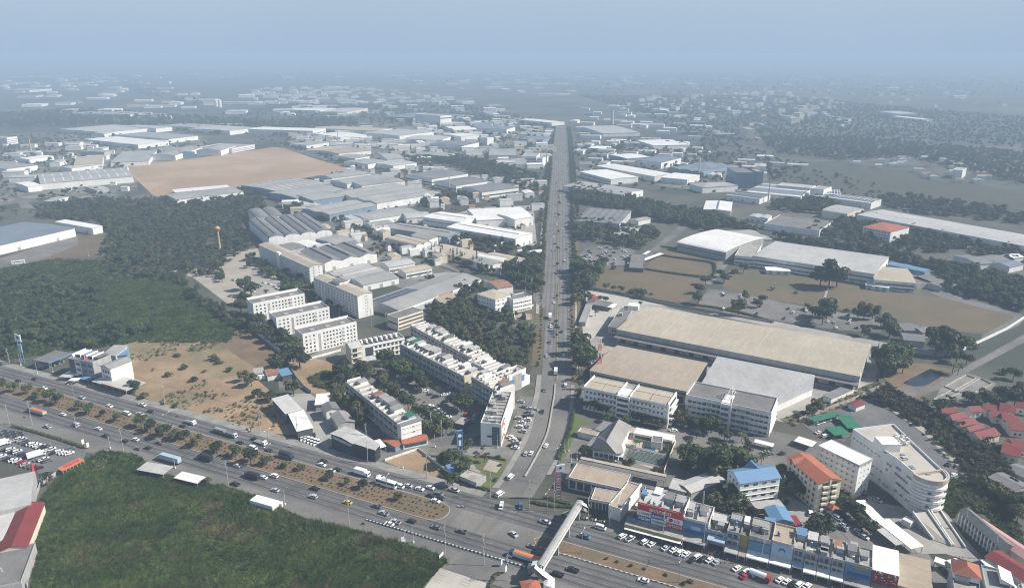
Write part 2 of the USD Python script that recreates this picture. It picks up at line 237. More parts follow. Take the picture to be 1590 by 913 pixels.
# ------------------------------------------------------------------ the setting: ground, lots, roads
def sheet(name,label,mat,P,z,rot=0.0,cat="ground",kind="structure",thick=None):
    P = np.asarray(P,float); o = P.mean(0); c,s = math.cos(rot),math.sin(rot)
    L = (P - o) @ np.array([[c,-s],[s,c]])
    S = sg.Polygon(L)
    if not S.is_valid: S = S.buffer(0)
    mb = MB()
    for g in getattr(S,"geoms",[S]):
        if thick:
            m = trimesh.creation.extrude_polygon(g,thick,engine="earcut"); mb.add(m.vertices,m.faces)
        else:
            v,f = trimesh.creation.triangulate_polygon(g,engine="earcut"); mb.add(np.c_[v,np.zeros(len(v))],f)
    p = solo(name,mb,mat,label,cat,kind=kind)
    x = UsdGeom.Xformable(p); x.AddTranslateOp().Set(Gf.Vec3d(float(o[0]),float(o[1]),z - (thick or 0))); x.AddRotateZOp().Set(math.degrees(rot))
    return p
E_ = 26000.0
sheet("ground","flat hazy plain of scrub and dry land reaching the horizon","ground",[(-E_,-400),(E_,-400),(E_,2*E_),(-E_,2*E_)],0.0)
HA = math.radians(-25.0); HD = np.array([math.cos(HA),math.sin(HA)]); HN = np.array([-HD[1],HD[0]])
def hw(s,o): return HD*s + HN*o
def hso(p): return float(np.dot(p,HD)),float(np.dot(p,HN))
def strip(s0,s1,o0,o1): return [hw(s0,o0),hw(s1,o0),hw(s1,o1),hw(s0,o1)]

LOTS = [  # name, label, material, level, frame, outline
 ("bare_earth","tan bare earth plot with dry tufts beside the highway","tan_earth",2,"px","192,535 250,520 330,517 378,512 425,545 440,575 400,590 440,625 474,655 466,675 390,672 300,645 210,613 200,565"),
 ("block_ground","worn paved ground of the block around the offices and hostels","asphalt_pale",1,"px","905,600 1060,635 1215,672 1300,690 1350,770 1420,830 1480,913 1300,913 1000,775 880,755 862,735 890,640"),
 ("block_ground","dusty ground of the shophouse quarter","yard_mix",1,"px","430,575 540,525 700,560 830,595 838,640 775,765 600,722 440,668"),
 ("field","ploughed brown corner of the bare plot beside the wall","red_earth",3,"px","318,522 380,514 424,545 432,566 400,572 380,560"),
 ("dirt_lot","sandy vacant lot between the apartment blocks and the workshop","tan_earth",2,"b3","380,10 480,-60 860,20 900,60 860,90 760,110 700,140 960,260 980,330 900,420 820,420 720,380 600,310 520,220 440,120"),
 ("lawn","rough green grass in the vacant lot behind the workshop","field_green",3,"b3","580,190 740,110 880,120 960,230 960,330 850,350 770,290 660,270"),
 ("bare_earth","huge graded tan construction field in front of the factories","graded_earth",2,"px","190,259 238,304 262,308 292,296 400,290 548,263 490,247 440,230 425,229 335,242"),
 ("car_park","pale gravel yard with parked cars beside the tall ochre tower","sand_lot",2,"t01","1050,560 1320,520 1420,440 1588,420 1620,520 1588,640 1600,700 1540,730 1400,760 1190,600"),
 ("car_park","concrete parking lot beside the dormitory slabs","concrete",3,"t11","-40,560 30,540 110,590 190,690 60,720 -30,700"),
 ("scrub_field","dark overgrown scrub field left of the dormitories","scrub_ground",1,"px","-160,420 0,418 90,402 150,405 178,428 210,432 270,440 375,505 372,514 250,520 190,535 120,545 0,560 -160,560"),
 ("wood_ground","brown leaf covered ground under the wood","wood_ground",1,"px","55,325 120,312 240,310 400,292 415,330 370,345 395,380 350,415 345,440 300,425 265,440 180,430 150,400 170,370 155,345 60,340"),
 ("dirt_lot","dry brown yard beside the blue roofed factory","dry_grass",2,"t01","60,500 280,420 420,350 560,310 640,330 720,400 640,470 330,480 60,560"),
 ("yard","grey gravel yard in front of the blue roofed factory","asphalt_pale",3,"t01","-60,500 180,430 300,380 480,350 480,400 330,460 150,520 -60,580"),
 ("car_lot","grey asphalt parking lot of the vehicle dealer beside the highway","asphalt_plain",2,"b2","-900,120 -40,70 120,150 500,270 900,390 860,480 560,680 400,640 360,560 -40,470 -900,700"),
 ("grass_field","large overgrown green field in the foreground","field_green",1,"px","158,703 208,706 240,735 300,748 345,757 395,772 470,806 560,828 640,850 678,862 692,872 660,905 610,990 300,1100 20,1100 55,905 60,780 90,745"),
 ("car_park","cream concrete forecourt with faint parking bay lines","concrete_pale",2,"t13","990,960 1120,790 1180,730 1455,820 1400,960 1300,1100 960,1100"),
 ("car_park","asphalt car park between the shophouse rows","asphalt_pale",2,"b4","150,540 420,540 560,420 680,390 1300,760 1420,900 1500,960 1350,1300 1200,1400 700,1100 420,760 250,640"),
 ("lane","shaded asphalt lane beside the corner shophouse","asphalt_plain",3,"b5","600,340 750,430 900,430 830,640 820,900 600,880 380,860 260,800 580,700 660,640 720,560 560,480"),
 ("car_park","asphalt parking strip along the main road","asphalt_pale",3,"b5","1240,360 1440,380 1450,440 1360,660 1200,900 1040,920 1180,640"),
 ("dirt_lot","dry brown walled plot beside the highway junction","tan_earth",2,"t13","780,130 1000,60 1060,110 1200,220 1130,250 950,200"),
 ("garden","small corner park with lawn and a sand court","lawn",2,"a7","-330,120 -120,20 60,60 390,90 330,230 210,410 0,370 -330,250"),
 ("sand_court","orange sand court with a pale kerb in the corner park","sand_lot",3,"a7","130,190 195,90 345,130 270,225"),
 ("pavement","grey paved path in the corner park","paving",3,"a7","-40,90 10,90 60,180 110,210 60,280 -60,220 -10,180"),
 ("concrete_yard","pale concrete yard around the beige warehouses","concrete",1,"px","905,505 918,478 945,465 965,466 1000,468 1100,492 1362,540 1366,560 1360,592 1290,620 1215,655 1090,625 960,600 925,585 905,545"),
 ("driveway","asphalt drive around the white office buildings","asphalt_pale",2,"b7","-30,520 240,580 300,640 620,650 1000,720 1240,740 1588,700 2060,760 2060,900 1700,1100 1300,1200 1000,1250 980,1500 900,1480 1040,860 600,700 200,640 -30,560"),
 ("lawn","clipped lawn inside the curving hedge","lawn",3,"a6","200,100 360,150 370,170 240,250 120,520 60,590 130,350 190,150"),
 ("courtyard","tiled courtyard around the swimming pool","tile_pale",3,"a6","700,330 820,200 1220,300 1240,380 1130,690 850,590 690,500"),
 ("yard","grey yard behind the appliance shops","asphalt_pale",2,"a1","-60,400 40,280 120,120 190,80 480,130 560,200 420,230 220,250 190,380 60,480"),
 ("yard","concrete yard behind the shops beside the blue roofed hostel","concrete",3,"a2","520,500 640,470 800,560 900,610 820,740 700,720 560,580"),
 ("parking_lane","asphalt parking lane beside the orange roofed apartments","asphalt_pale",3,"a2","1010,600 1110,570 1200,640 1330,780 1420,900 1500,1100 1400,1400 1300,1400 1310,1000 1100,760"),
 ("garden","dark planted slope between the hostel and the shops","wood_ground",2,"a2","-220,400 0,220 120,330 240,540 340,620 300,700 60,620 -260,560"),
 ("car_park","dark asphalt car park with green canopies","asphalt_plain",2,"t32","200,610 450,520 620,470 700,520 900,640 1100,800 1260,960 1240,1010 1100,1060 900,760 520,690 480,740 290,680"),
 ("dirt_track","pale rubble bank beside the dark car park","sand_lot",3,"t32","620,480 740,490 960,640 1110,780 1230,880 1230,900 1180,900 960,680 760,540"),
 ("scrub_field","overgrown belt of scrub behind the white rounded building","scrub_ground",1,"t32","600,470 740,400 900,500 1040,560 1160,640 1330,750 1430,800 1500,960 1600,1060 1560,1180 1300,1060 1250,960 1060,740 820,560"),
 ("dirt_lot","brown earth strip behind the warehouse yard","red_earth",2,"t32","80,600 260,540 520,430 690,370 770,380 740,420 600,480 460,530 300,590 170,640"),
 ("field","dry grassy lot behind the round ended building","dry_grass",1,"t33","1060,250 1200,240 1350,300 1500,480 1588,620 1588,760 1480,640 1360,460 1220,420 1150,480 1060,400"),
 ("driveway","concrete drive below the white rounded building","concrete",2,"a5","-20,-40 130,40 300,70 440,130 660,60 800,150 960,380 1180,620 1300,760 1200,800 1040,640 780,560 500,560 330,330 160,230 -20,80"),
 ("fish_pond","dark rectangular pond inside an earth bank","water",3,"t32","840,375 1010,288 1100,315 1060,350 945,410"),
 ("dirt_lot","brown earth bank around the pond","red_earth",2,"t32","700,330 880,255 980,255 1160,300 1100,380 960,470 860,470 790,400"),
 ("farm_plots","grey walled plots with footings along the farm road","yard_mix",1,"t32","1080,390 1240,310 1420,380 1360,440 1160,480 1030,490"),
 ("road","straight pale farm road running off to the right","asphalt_pale",4,"t32","740,410 1040,390 1150,320 1600,70 1700,30 1700,70 1620,110 1170,350 1060,420 860,470"),
 ("road","back lane behind the beige warehouse","concrete",3,"px","1100,488 1125,484 1330,524 1394,536 1470,548 1466,555 1390,545 1330,535"),
 ("dry_field","dry brown field beside the main road trees","dry_grass",1,"t21","520,540 560,530 780,550 1150,610 1170,640 1060,760 900,745 640,690 430,660"),
 ("dry_field","small square dry field inside hedges","dry_grass",1,"t21","870,465 980,480 1215,520 1180,600 1000,575 800,545"),
 ("dry_field","narrow dry strip in front of the white arched warehouse","dry_grass",1,"t21","880,420 1290,470 1250,510 1060,490 860,455"),
 ("dry_field","wide dry field in front of the long pale factory","dry_grass",1,"d1","160,560 330,560 600,600 654,616 620,700 600,740 330,700 130,650"),
 ("dry_field","large dry field with the diagonal boundary road","dry_grass",1,"d1","660,618 900,660 1180,690 1300,710 1560,775 1540,810 1400,870 1200,850 1000,830 900,770 700,750 625,735"),
 ("car_park","concrete factory car park behind the long warehouse","asphalt_pale",1,"d1","60,650 140,655 400,712 620,752 900,790 900,860 700,850 480,820 180,760 0,740"),
 ("road","concrete strip road crossing the dry fields","concrete",4,"d1","645,617 657,617 618,735 604,733"),
 ("road","grey factory drive beside the square dry field","asphalt_pale",4,"t21","1250,505 1330,500 1210,645 1160,640"),
 ("road","grey lane to the white arched warehouse","asphalt_pale",4,"t21","720,520 930,350 1010,280 1070,265 1060,300 960,370 850,460 770,540"),
 ("car_park","gravel lot with many parked cars beside the main road","asphalt_pale",1,"t21","370,490 430,420 560,395 740,430 720,520 560,530 440,520"),
 ("road","boundary road along the edge of the large dry field","asphalt_pale",4,"d1","1080,640 1180,660 1570,770 1600,790 1560,830 1390,900 1380,880 1530,800 1540,785 1180,690"),
 ("yard","sandy entrance yard beside the main road verge","concrete_pale",2,"b8","840,330 1150,385 1420,440 1700,500 1480,480 1250,520 1060,690 1020,740 900,860 860,1000 820,700 860,500 860,440"),
 ("road","side street joining the main road from the left","asphalt_pale",4,"b8","300,370 480,360 480,560 440,520 380,500 330,450"),
 ("road","back street along the wood beside the main road","asphalt_pale",4,"b8","-140,670 440,670 460,690 460,740 230,720 -140,700"),
 ("yard","brown gravel yard beside the white corner building","dry_grass",3,"b8","20,620 320,520 330,660 120,660"),
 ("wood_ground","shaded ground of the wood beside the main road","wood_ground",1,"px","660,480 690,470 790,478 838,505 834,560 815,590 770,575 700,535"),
 ("road","factory estate road running diagonally between the plants","asphalt_pale",4,"d2","-20,395 30,385 120,435 270,520 520,610 640,650 860,735 1000,790 1120,850 1230,880 1260,905 1200,890 900,770 700,690 520,640 270,555 110,470"),
 ("road","estate road beside the graded field","asphalt_pale",4,"t10","150,670 200,660 640,790 820,870 960,913 1160,960 1100,960 800,880 600,810"),
 ("yard","grey concrete yards between the left factories","yard_mix",1,"d2","-100,400 40,350 380,300 800,350 1000,400 900,480 720,500 560,560 280,510"),
 ("yard","concrete yards around the stepped factories","yard_mix",1,"d2","250,560 560,640 900,780 1100,860 1000,1000 700,900 300,900 0,800 0,700"),
 ("yard","concrete yards around the white plant by the main road","concrete",1,"d2","820,600 980,500 1480,480 1500,700 1420,700 1360,690 1120,660 920,720 760,680"),
 ("dry_field","bare brown lot between the white plant and the trees","wood_ground",2,"d2","860,500 1130,455 1230,480 1080,520 980,530"),
 ("industrial_ground","grey hardstanding of the middle distance factories","yard_mix",1,"px","430,225 560,190 700,200 860,215 850,262 760,268 640,262 560,258"),
 ("industrial_ground","grey hardstanding of the left distant factories","yard_mix",1,"px","0,235 60,222 120,205 250,190 320,215 330,240 210,258 215,300 190,312 100,318 30,315 0,320"),
 ("industrial_ground","grey hardstanding along the right side of the main road","yard_mix",1,"px","890,268 930,235 1050,232 1140,262 1210,285 1180,300 1110,300 1000,285 900,292"),
 ("pond","dark pond beside the main road wood","water",2,"t10","1380,800 1500,770 1588,770 1660,780 1640,830 1500,850"),
 ("dry_field","grey green open fields far on the right","wood_ground",1,"px","1210,255 1300,250 1420,268 1590,300 1640,330 1590,350 1400,310 1290,300 1210,285"),
 ("pond","pale shallow pools behind the long white warehouse","water",2,"t31","830,180 940,180 1000,205 1140,215 1120,228 960,215 850,200"),
 ("dirt_track","pale dirt track through the right scrub","sand_lot",2,"t31","1100,690 1190,670 1320,620 1335,630 1200,690 1120,705"),
 ("road","street past the blue roofed factory on the left","asphalt_pale",4,"t01","-20,-60 20,-60 110,90 200,160 215,175 130,175 90,120"),
 ("railway","thin pale embankment crossing the far right plain","concrete",2,"t20","1000,540 1260,570 1588,625 1700,650 1700,656 1588,632 1260,578 1000,546"),
]
LV = {1: 0.03,2: 0.07,3: 0.11,4: 0.15}
lots = {}
for i,(n,lb,m,lv,fr,s) in enumerate(LOTS):
    P = G(fr,s); lots[lb] = P
    kind = "structure"
    sheet(n,lb,m,P,LV[lv] + 0.0006*i)

# the highway
sheet("highway","six lane asphalt highway crossing the foreground","asphalt",strip(-900,330,226.5,266.5),0.20,HA,cat="road")
sheet("pavement","grey pavement and lay-by along the near side of the highway","asphalt_pale",strip(-900,330,214.5,226.5),0.19,HA,cat="pavement")
sheet("pavement","grey pavement along the far side of the highway left of the junction","paving",strip(-900,-140,266.5,272),0.28,HA,cat="pavement",thick=0.18)
sheet("parking_apron","worn asphalt apron in front of the roadside shops","asphalt_pale",[hw(-99,264.5),hw(330,264.5),hw(330,278),hw(-60,283),hw(-80,275)],0.185,HA,cat="pavement")
def isle(name,label,P,soil):
    """Raised median: kerb ring with soil inside."""
    S = sg.Polygon(P); inner = S.buffer(-0.35); mb = MB(); r = S.difference(inner)
    m = trimesh.creation.extrude_polygon(r,0.36,engine="earcut"); mb.add(m.vertices,m.faces)
    t = thing(name,label,"road median",kind="structure")
    part(t,"kerb",mb,"kerb"); part(t,"soil",MB().poly(inner.exterior.coords[:-1],0,0.31),soil)
    return t
def rounded(s0,s1,o0,o1):
    r = (o1 - o0) /2; c = (o0 + o1) /2
    return [hw(s0,o0),hw(s1 - r,o0)] + [hw(s1 - r + r*math.cos(a),c + r*math.sin(a)) for a in np.linspace(-1.4,1.4,9)] + [hw(s1 - r,o1),hw(s0,o1)]
tipL = hso(gpt("t13",1195,440))[0]
MED0,MED1 = 240.0,254.6
isle("planted_median","wide planted median with shrubs left of the junction",rounded(-900,tipL,MED0,MED1),"red_earth")
rm0 = hso(gpt("a8",970,430))[0]; q1 = [hso(p)[1] for p in G("t23","280,620 700,740 1180,880")]; q0 = [hso(p)[1] for p in G("t23","240,690 600,790 1000,913")]
RM0,RM1 = float(np.mean(q0)),float(np.mean(q1))
isle("planted_median","bare earth median right of the footbridge",[hw(rm0 + 3,RM0)] + [hw(rm0,(RM0 + RM1) /2)] + [hw(rm0 + 3,RM1),hw(330,RM1),hw(330,RM0)],"red_earth")
def dashes(name,label,o,s0,s1,on=3.0,off=6.0,w=0.16,mat="line_white"):
    mb = MB(); s = s0
    while s < s1:
        P = strip(s,min(s + on,s1),o - w/2,o + w/2); mb.add([(p[0],p[1],0.222) for p in P],[(0,1,2,3)]); s += on + off
    tag(solo(name,mb,mat,label,"road marking",kind="structure"))
for o in (230.2,233.6,237.0): dashes("lane_line","faint dashed white lane line on the near carriageway of the highway",o,-600,330)
for o in (258.2,261.8): dashes("lane_line","faint dashed white lane line on the far carriageway of the highway",o,-600,330)
for o,s0,s1 in ((239.3,-600,tipL - 6),(227.0,-600,330),(255.3,-600,tipL - 6),(265.9,-600,-110)): dashes("edge_line","worn white edge line of the highway",o,s0,s1,40,0.01,0.14)
b0,b1 = hso(gpt("t13",670,495)),hso(gpt("a8",940,715))
mbk,mbw = MB(),MB(); k = 0; s = b0[0];
while s < b1[0]:
    o = b0[1] + (b1[1] - b0[1]) *(s - b0[0]) /(b1[0] - b0[0]); P = strip(s,s + 0.9,o - 0.22,o + 0.22)
    (mbk if k % 2 else mbw).hexa([(*p,.2) for p in P],[(*p,.85) for p in P]); k += 1; s += 0.92
t = thing("road_barrier","long black and white striped barrier along the near carriageway","barrier"); part(t,"white_block",mbw,"kerb_white",kind="stuff"); part(t,"black_block",mbk,"kerb_black",kind="stuff")
def striped_kerb(s0,s1,o):
    a,b = MB(),MB(); s,k = s0,0
    while s < s1:
        P = strip(s,s + 1.1,o - 0.12,o + 0.12); (a if k % 2 else b).hexa([(*p,.2) for p in P],[(*p,.40) for p in P]); s += 1.12; k += 1
    return a,b
t = thing("kerb_edge","black and white painted kerb of the right median","kerb",kind="structure"); a,b = striped_kerb(rm0 + 2,300,RM0 - 0.13); part(t,"white_block",b,"kerb_white",kind="stuff"); part(t,"black_block",a,"kerb_black",kind="stuff")

# the main road running away from the junction
LE = [gpt("a7",*p) for p in ((225,480),(400,230),(530,0))] + [gpt("t22",*p) for p in ((90,700),(130,530),(150,450),(165,300),(180,0))] + [gpt("t21",*p) for p in ((180,650),(195,300),(222,0))] + [gpt("t20",238,640),gpt("px",864,196)]
RE = [gpt("a7",*p) for p in ((640,480),(800,220),(910,0))] + [gpt("t22",*p) for p in ((310,700),(332,560),(342,450),(343,300),(335,0))] + [gpt("t21",*p) for p in ((345,650),(342,300),(335,0))] + [gpt("t20",325,640),gpt("px",879,196)]
def smooth(P,n=8):
    P = np.array(P); d = np.r_[0,np.cumsum(np.hypot(*np.diff(P,axis=0).T))]; from scipy.interpolate import PchipInterpolator as I
    u = np.unique(np.r_[np.linspace(0,d[-1],n*len(P)),d]); return np.c_[I(d,P[:,0])(u),I(d,P[:,1])(u)]
LEs,REs = smooth(LE),smooth(RE)
cut = lambda P,a,b: np.vstack([[np.interp(a,P[:,1],P[:,0]),a],P[(P[:,1] > a) & (P[:,1] < b)],[np.interp(b,P[:,1],P[:,0]),b]])
sheet("main_road","long straight dual carriageway running to the horizon","asphalt_lane",np.vstack([cut(LEs,470,min(LEs[-1,1],REs[-1,1]) - 5),cut(REs,470,min(LEs[-1,1],REs[-1,1]) - 5)[::-1]]),0.21,math.radians(86.3),cat="road")
sheet("main_road","curving end of the main road at the junction","asphalt_pale",np.vstack([cut(LEs,LEs[0,1] + .01,470),cut(REs,REs[0,1] + .01,470)[::-1]]),0.21,cat="road")
sheet("road_junction","broad worn asphalt of the road junction","asphalt_pale",[hw(tipL - 8,240.5),hw(rm0 + 6,240.5),hw(rm0 + 6,254),hw(tipL - 8,254)],0.215,HA,cat="road")
def mid_line(t):
    """Point a fraction t of the way from the left to the right edge, along the road, as a function of the distance y."""
    yl,yr = LEs[:,1],REs[:,1]; ys = np.linspace(max(yl.min(),yr.min()) + 2,min(yl.max(),yr.max()) - 2,160)
    xl,xr = np.interp(ys,yl,LEs[:,0]),np.interp(ys,yr,REs[:,0]); return np.c_[xl + (xr - xl) *t,ys]
def ribbon(P,w,z0,z1,mb):
    P = np.asarray(P); d = np.gradient(P,axis=0); d /= np.linalg.norm(d,axis=1)[:,None]; nn = np.c_[-d[:,1],d[:,0]] *w/2
    for i in range(len(P) - 1):
        b = [(*(P[i] + nn[i]),z0),(*(P[i] - nn[i]),z0),(*(P[i + 1] - nn[i + 1]),z0),(*(P[i + 1] + nn[i + 1]),z0)]; mb.hexa(b,[(x,y,z1) for x,y,_ in b])
    return mb
ml = mid_line(0.48)
near = ml[(ml[:,1] < 425) & (ml[:,1] > 318)]; nx = np.c_[np.interp(np.linspace(318,425,24),ml[:,1],ml[:,0]),np.linspace(318,425,24)]
t = thing("road_divider","low pale concrete divider on the curve of the main road","kerb",kind="structure"); part(t,"kerb",ribbon(nx,0.8,.2,.95,MB()),"kerb")
for a_,b_,lb in ((432,520,"first"),(535,640,"second"),(668,900,"third"),(920,1250,"fourth"),(1270,1900,"farthest")):
    yy = np.linspace(a_,b_,30); xx = np.interp(yy,ml[:,1],ml[:,0]); mb = ribbon(np.c_[xx,yy],2.2,.1,.42,MB())
    t = thing("road_median",f"{lb} planted strip in the middle of the main road from the junction","road median",kind="structure"); part(t,"kerb",mb,"kerb"); part(t,"soil",ribbon(np.c_[xx,yy],1.7,.12,.46,MB()),"dry_grass")
for tt,lb in ((0.23,"left"),(0.75,"right")):
    P = mid_line(tt); mb = MB();
    for i in range(0,len(P) - 1):
        n = int(np.linalg.norm(P[i + 1] - P[i]) /9) + 1
        for j in range(n):
            a,b = P[i] + (P[i + 1] - P[i]) *j/n,P[i] + (P[i + 1] - P[i]) *(j + .35) /n; d = (b - a) /np.linalg.norm(b - a); nn = np.array([-d[1],d[0]]) *.09
            mb.add([(*(a + nn),.232),(*(a - nn),.232),(*(b - nn),.232),(*(b + nn),.232)],[(0,1,2,3)])
    solo("lane_line",mb,"line_white",f"faint dashed lane line on the {lb} carriageway of the main road","road marking",kind="structure")
# verges beside the main road
def verge(name,lb,e,off0,off1,y0,y1,mat,z,thick=None):
    yy = np.linspace(y0,y1,40); P = LEs if e < 0 else REs; xx = np.interp(yy,P[:,1],P[:,0])
    return sheet(name,lb,mat,np.vstack([np.c_[xx + e*off0,yy],np.c_[xx + e*off1,yy][::-1]]),z,cat="verge",thick=thick)
verge("pavement","kerbed pavement along the left edge of the main road curve",-1,0,3.2,308,440,"paving",0.34,0.2)
verge("verge","brown planted verge left of the main road",-1,0.1,7.5,455,1240,"dry_grass",0.135)
verge("verge","dusty verge with a row of trees right of the main road",1,0.1,8.5,425,1240,"dry_grass",0.136)
verge("dirt_track","thin tan sand path along the right verge of the main road",1,4.2,5.8,440,640,"sand_lot",0.175)
verge("dirt_track","thin tan sand path along the left verge of the main road",-1,4.5,7,560,900,"sand_lot",0.175)
verge("pavement","curving kerbed pavement along the right edge of the main road",1,0,2.2,320,425,"paving",0.34,0.2)
# ------------------------------------------------------------------ builders
def extr(mb,prof,a0,a1,axis="x"):
    P = sg.Polygon(prof)
    if not P.is_valid: P = P.buffer(0)
    m = trimesh.creation.extrude_polygon(P,a1 - a0,engine="earcut"); v = np.array(m.vertices); v[:,2] += a0
    if axis == "x": mb.add(v[:,[2,0,1]],m.faces)
    else: mb.add(v[:,[0,2,1]],m.faces[:,::-1])
    return mb
def profile(kind,W,h,rise,n=1,ov=0.5):
    if kind == "gable": s = rise/(W/2); return [(-ov,h - ov*s),(W/2,h + rise),(W + ov,h - ov*s)]
    if kind == "shed": s = rise/W; return [(-ov,h - ov*s),(W + ov,h + rise + ov*s)]
    if kind == "arch":
        return [(W/2 - (W/2 + ov) *math.cos(a),h + rise*math.sin(a)) for a in np.linspace(0,math.pi,11)]
    if kind == "multi":
        w = W/n; out = []
        for i in range(n): out += [(i*w - (ov if i == 0 else 0),h),(i*w + w/2,h + rise)]
        return out + [(W + ov,h)]
    if kind == "archn":
        w = W/n; out = []
        for i in range(n): out += [(i*w + w/2 - w/2*math.cos(a),h + rise*math.sin(a)) for a in np.linspace(0,math.pi,9)[:-1]]
        return out + [(W,h)]
def axes3(fr,s,h):
    a,b,c = (at(*px(fr,*p[:2]),p[2] if len(p) > 2 else h) for p in parse(s)[:3]); u = b - a
    if a[1] > 2700: u[1] = np.clip(u[1],-.3*abs(u[0]),.3*abs(u[0]))
    L = np.hypot(*u); u = u/L; v = np.array([-u[1],u[0]]); W = float(np.dot(c - a,v))
    if W < 0: a = a + v*W; W = -W
    if a[1] > 850: W = min(W,(1.3 if a[1] > 2700 else 2.8) *L)
    return a,float(L),W,math.atan2(u[1],u[0])
def side_box(mb,L,W,side,t0,t1,z0,z1,out=0.04,deep=0.02):
    if side == "F": return mb.box(t0,-out,z0,t1,deep,z1)
    if side == "B": return mb.box(L - t1,W - deep,z0,L - t0,W + out,z1)
    if side == "R": return mb.box(L - deep,t0,z0,L + out,t1,z1)
    return mb.box(-out,W - t1,z0,deep,W - t0,z1)
def slen(L,W,side): return L if side in "FB" else W
WR = random.Random(8)
def windows(t,L,W,side,rows,cols,w,h,z0,fh,mode="each",m0=1.0,m1=1.0,mat="glass",hood=True,skip=(),hoodmat="frame_white"):
    """rows x cols of panes on one side; each pane a part, or one part where they are too small to pick apart."""
    n = slen(L,W,side); step = (n - m0 - m1) /cols; J = MB()
    for r in range(rows):
        z = z0 + r*fh
        for c in range(cols):
            if c in skip: continue
            x = m0 + (c + .5) *step; mb = J if mode == "all" else MB()
            side_box(mb,L,W,side,x - w/2,x + w/2,z,z + h,0.05); q = WR.random()
            if mode != "all":
                part(t,"window",mb,mat if q < .6 else WR.choice(["glass_blue","dark_opening","wall_grey"]))
                if q > .86: part(t,"cooling_unit",side_box(MB(),L,W,side,x + w*.55,x + w*.55 + .7,z - .1,z + .4,.35),"frame_white")
        if hood:
            hb = MB(); side_box(hb,L,W,side,m0*.4,n - m1*.4,z + h + .12,z + h + .26,0.5 if hood is True else hood); part(t,"ledge",hb,hoodmat)
    if mode == "all": part(t,"windows",J,mat,kind="stuff")
def wall_box(t,L,W,h,wall,z=0): part(t,"wall",MB().box(0,0,z,L,W,h),wall)
def flat_roof(t,L,W,h,mat="roof_conc",par=0.8,wall="wall_white",th=0.22):
    part(t,"roof",MB().box(th,th,h,L - th,W - th,h + 0.03),mat)
    if par:
        mb = MB().box(0,0,h,L,th,h + par).box(0,W - th,h,L,W,h + par).box(0,th,h,th,W - th,h + par).box(L - th,th,h,L,W - th,h + par); part(t,"parapet",mb,wall)
def roof_things(t,L,W,h,n,rnd):
    for k in range(n):
        q = rnd.random(); x,y = rnd.uniform(1.5,max(1.6,L - 2)),rnd.uniform(1.2,max(1.3,W - 1.6))
        if q < .35:
            mb = MB().tube((x,y,h + .35),(x,y,h + 1.75),.6,n=10); mb.tube((x,y,h + 1.75),(x,y,h + 2.0),.6,.2,10); mb.cbox(x,y,h,1.1,1.1,.36); part(t,"water_tank",mb,"metal_grey" if rnd.random() < .6 else "paint_blue")
        elif q < .75: part(t,"cooling_unit",MB().cbox(x,y,h + .1,1.0,.7,.8).cbox(x,y,h,1.1,.2,.1),"frame_white")
        else: part(t,"stair_head",MB().cbox(x,y,h,2.4,2.6,2.3).cbox(x,y,h + 2.3,2.8,3.0,.16),"wall_grey")
FOOT = []
def foot_of(o,L,W,r): u = np.array([math.cos(r),math.sin(r)]); v = np.array([-u[1],u[0]]); return sg.Polygon([o - u - v,o + u*(L + 1) - v,o + u*(L + 1) + v*(W + 1),o - u + v*(W + 1)])
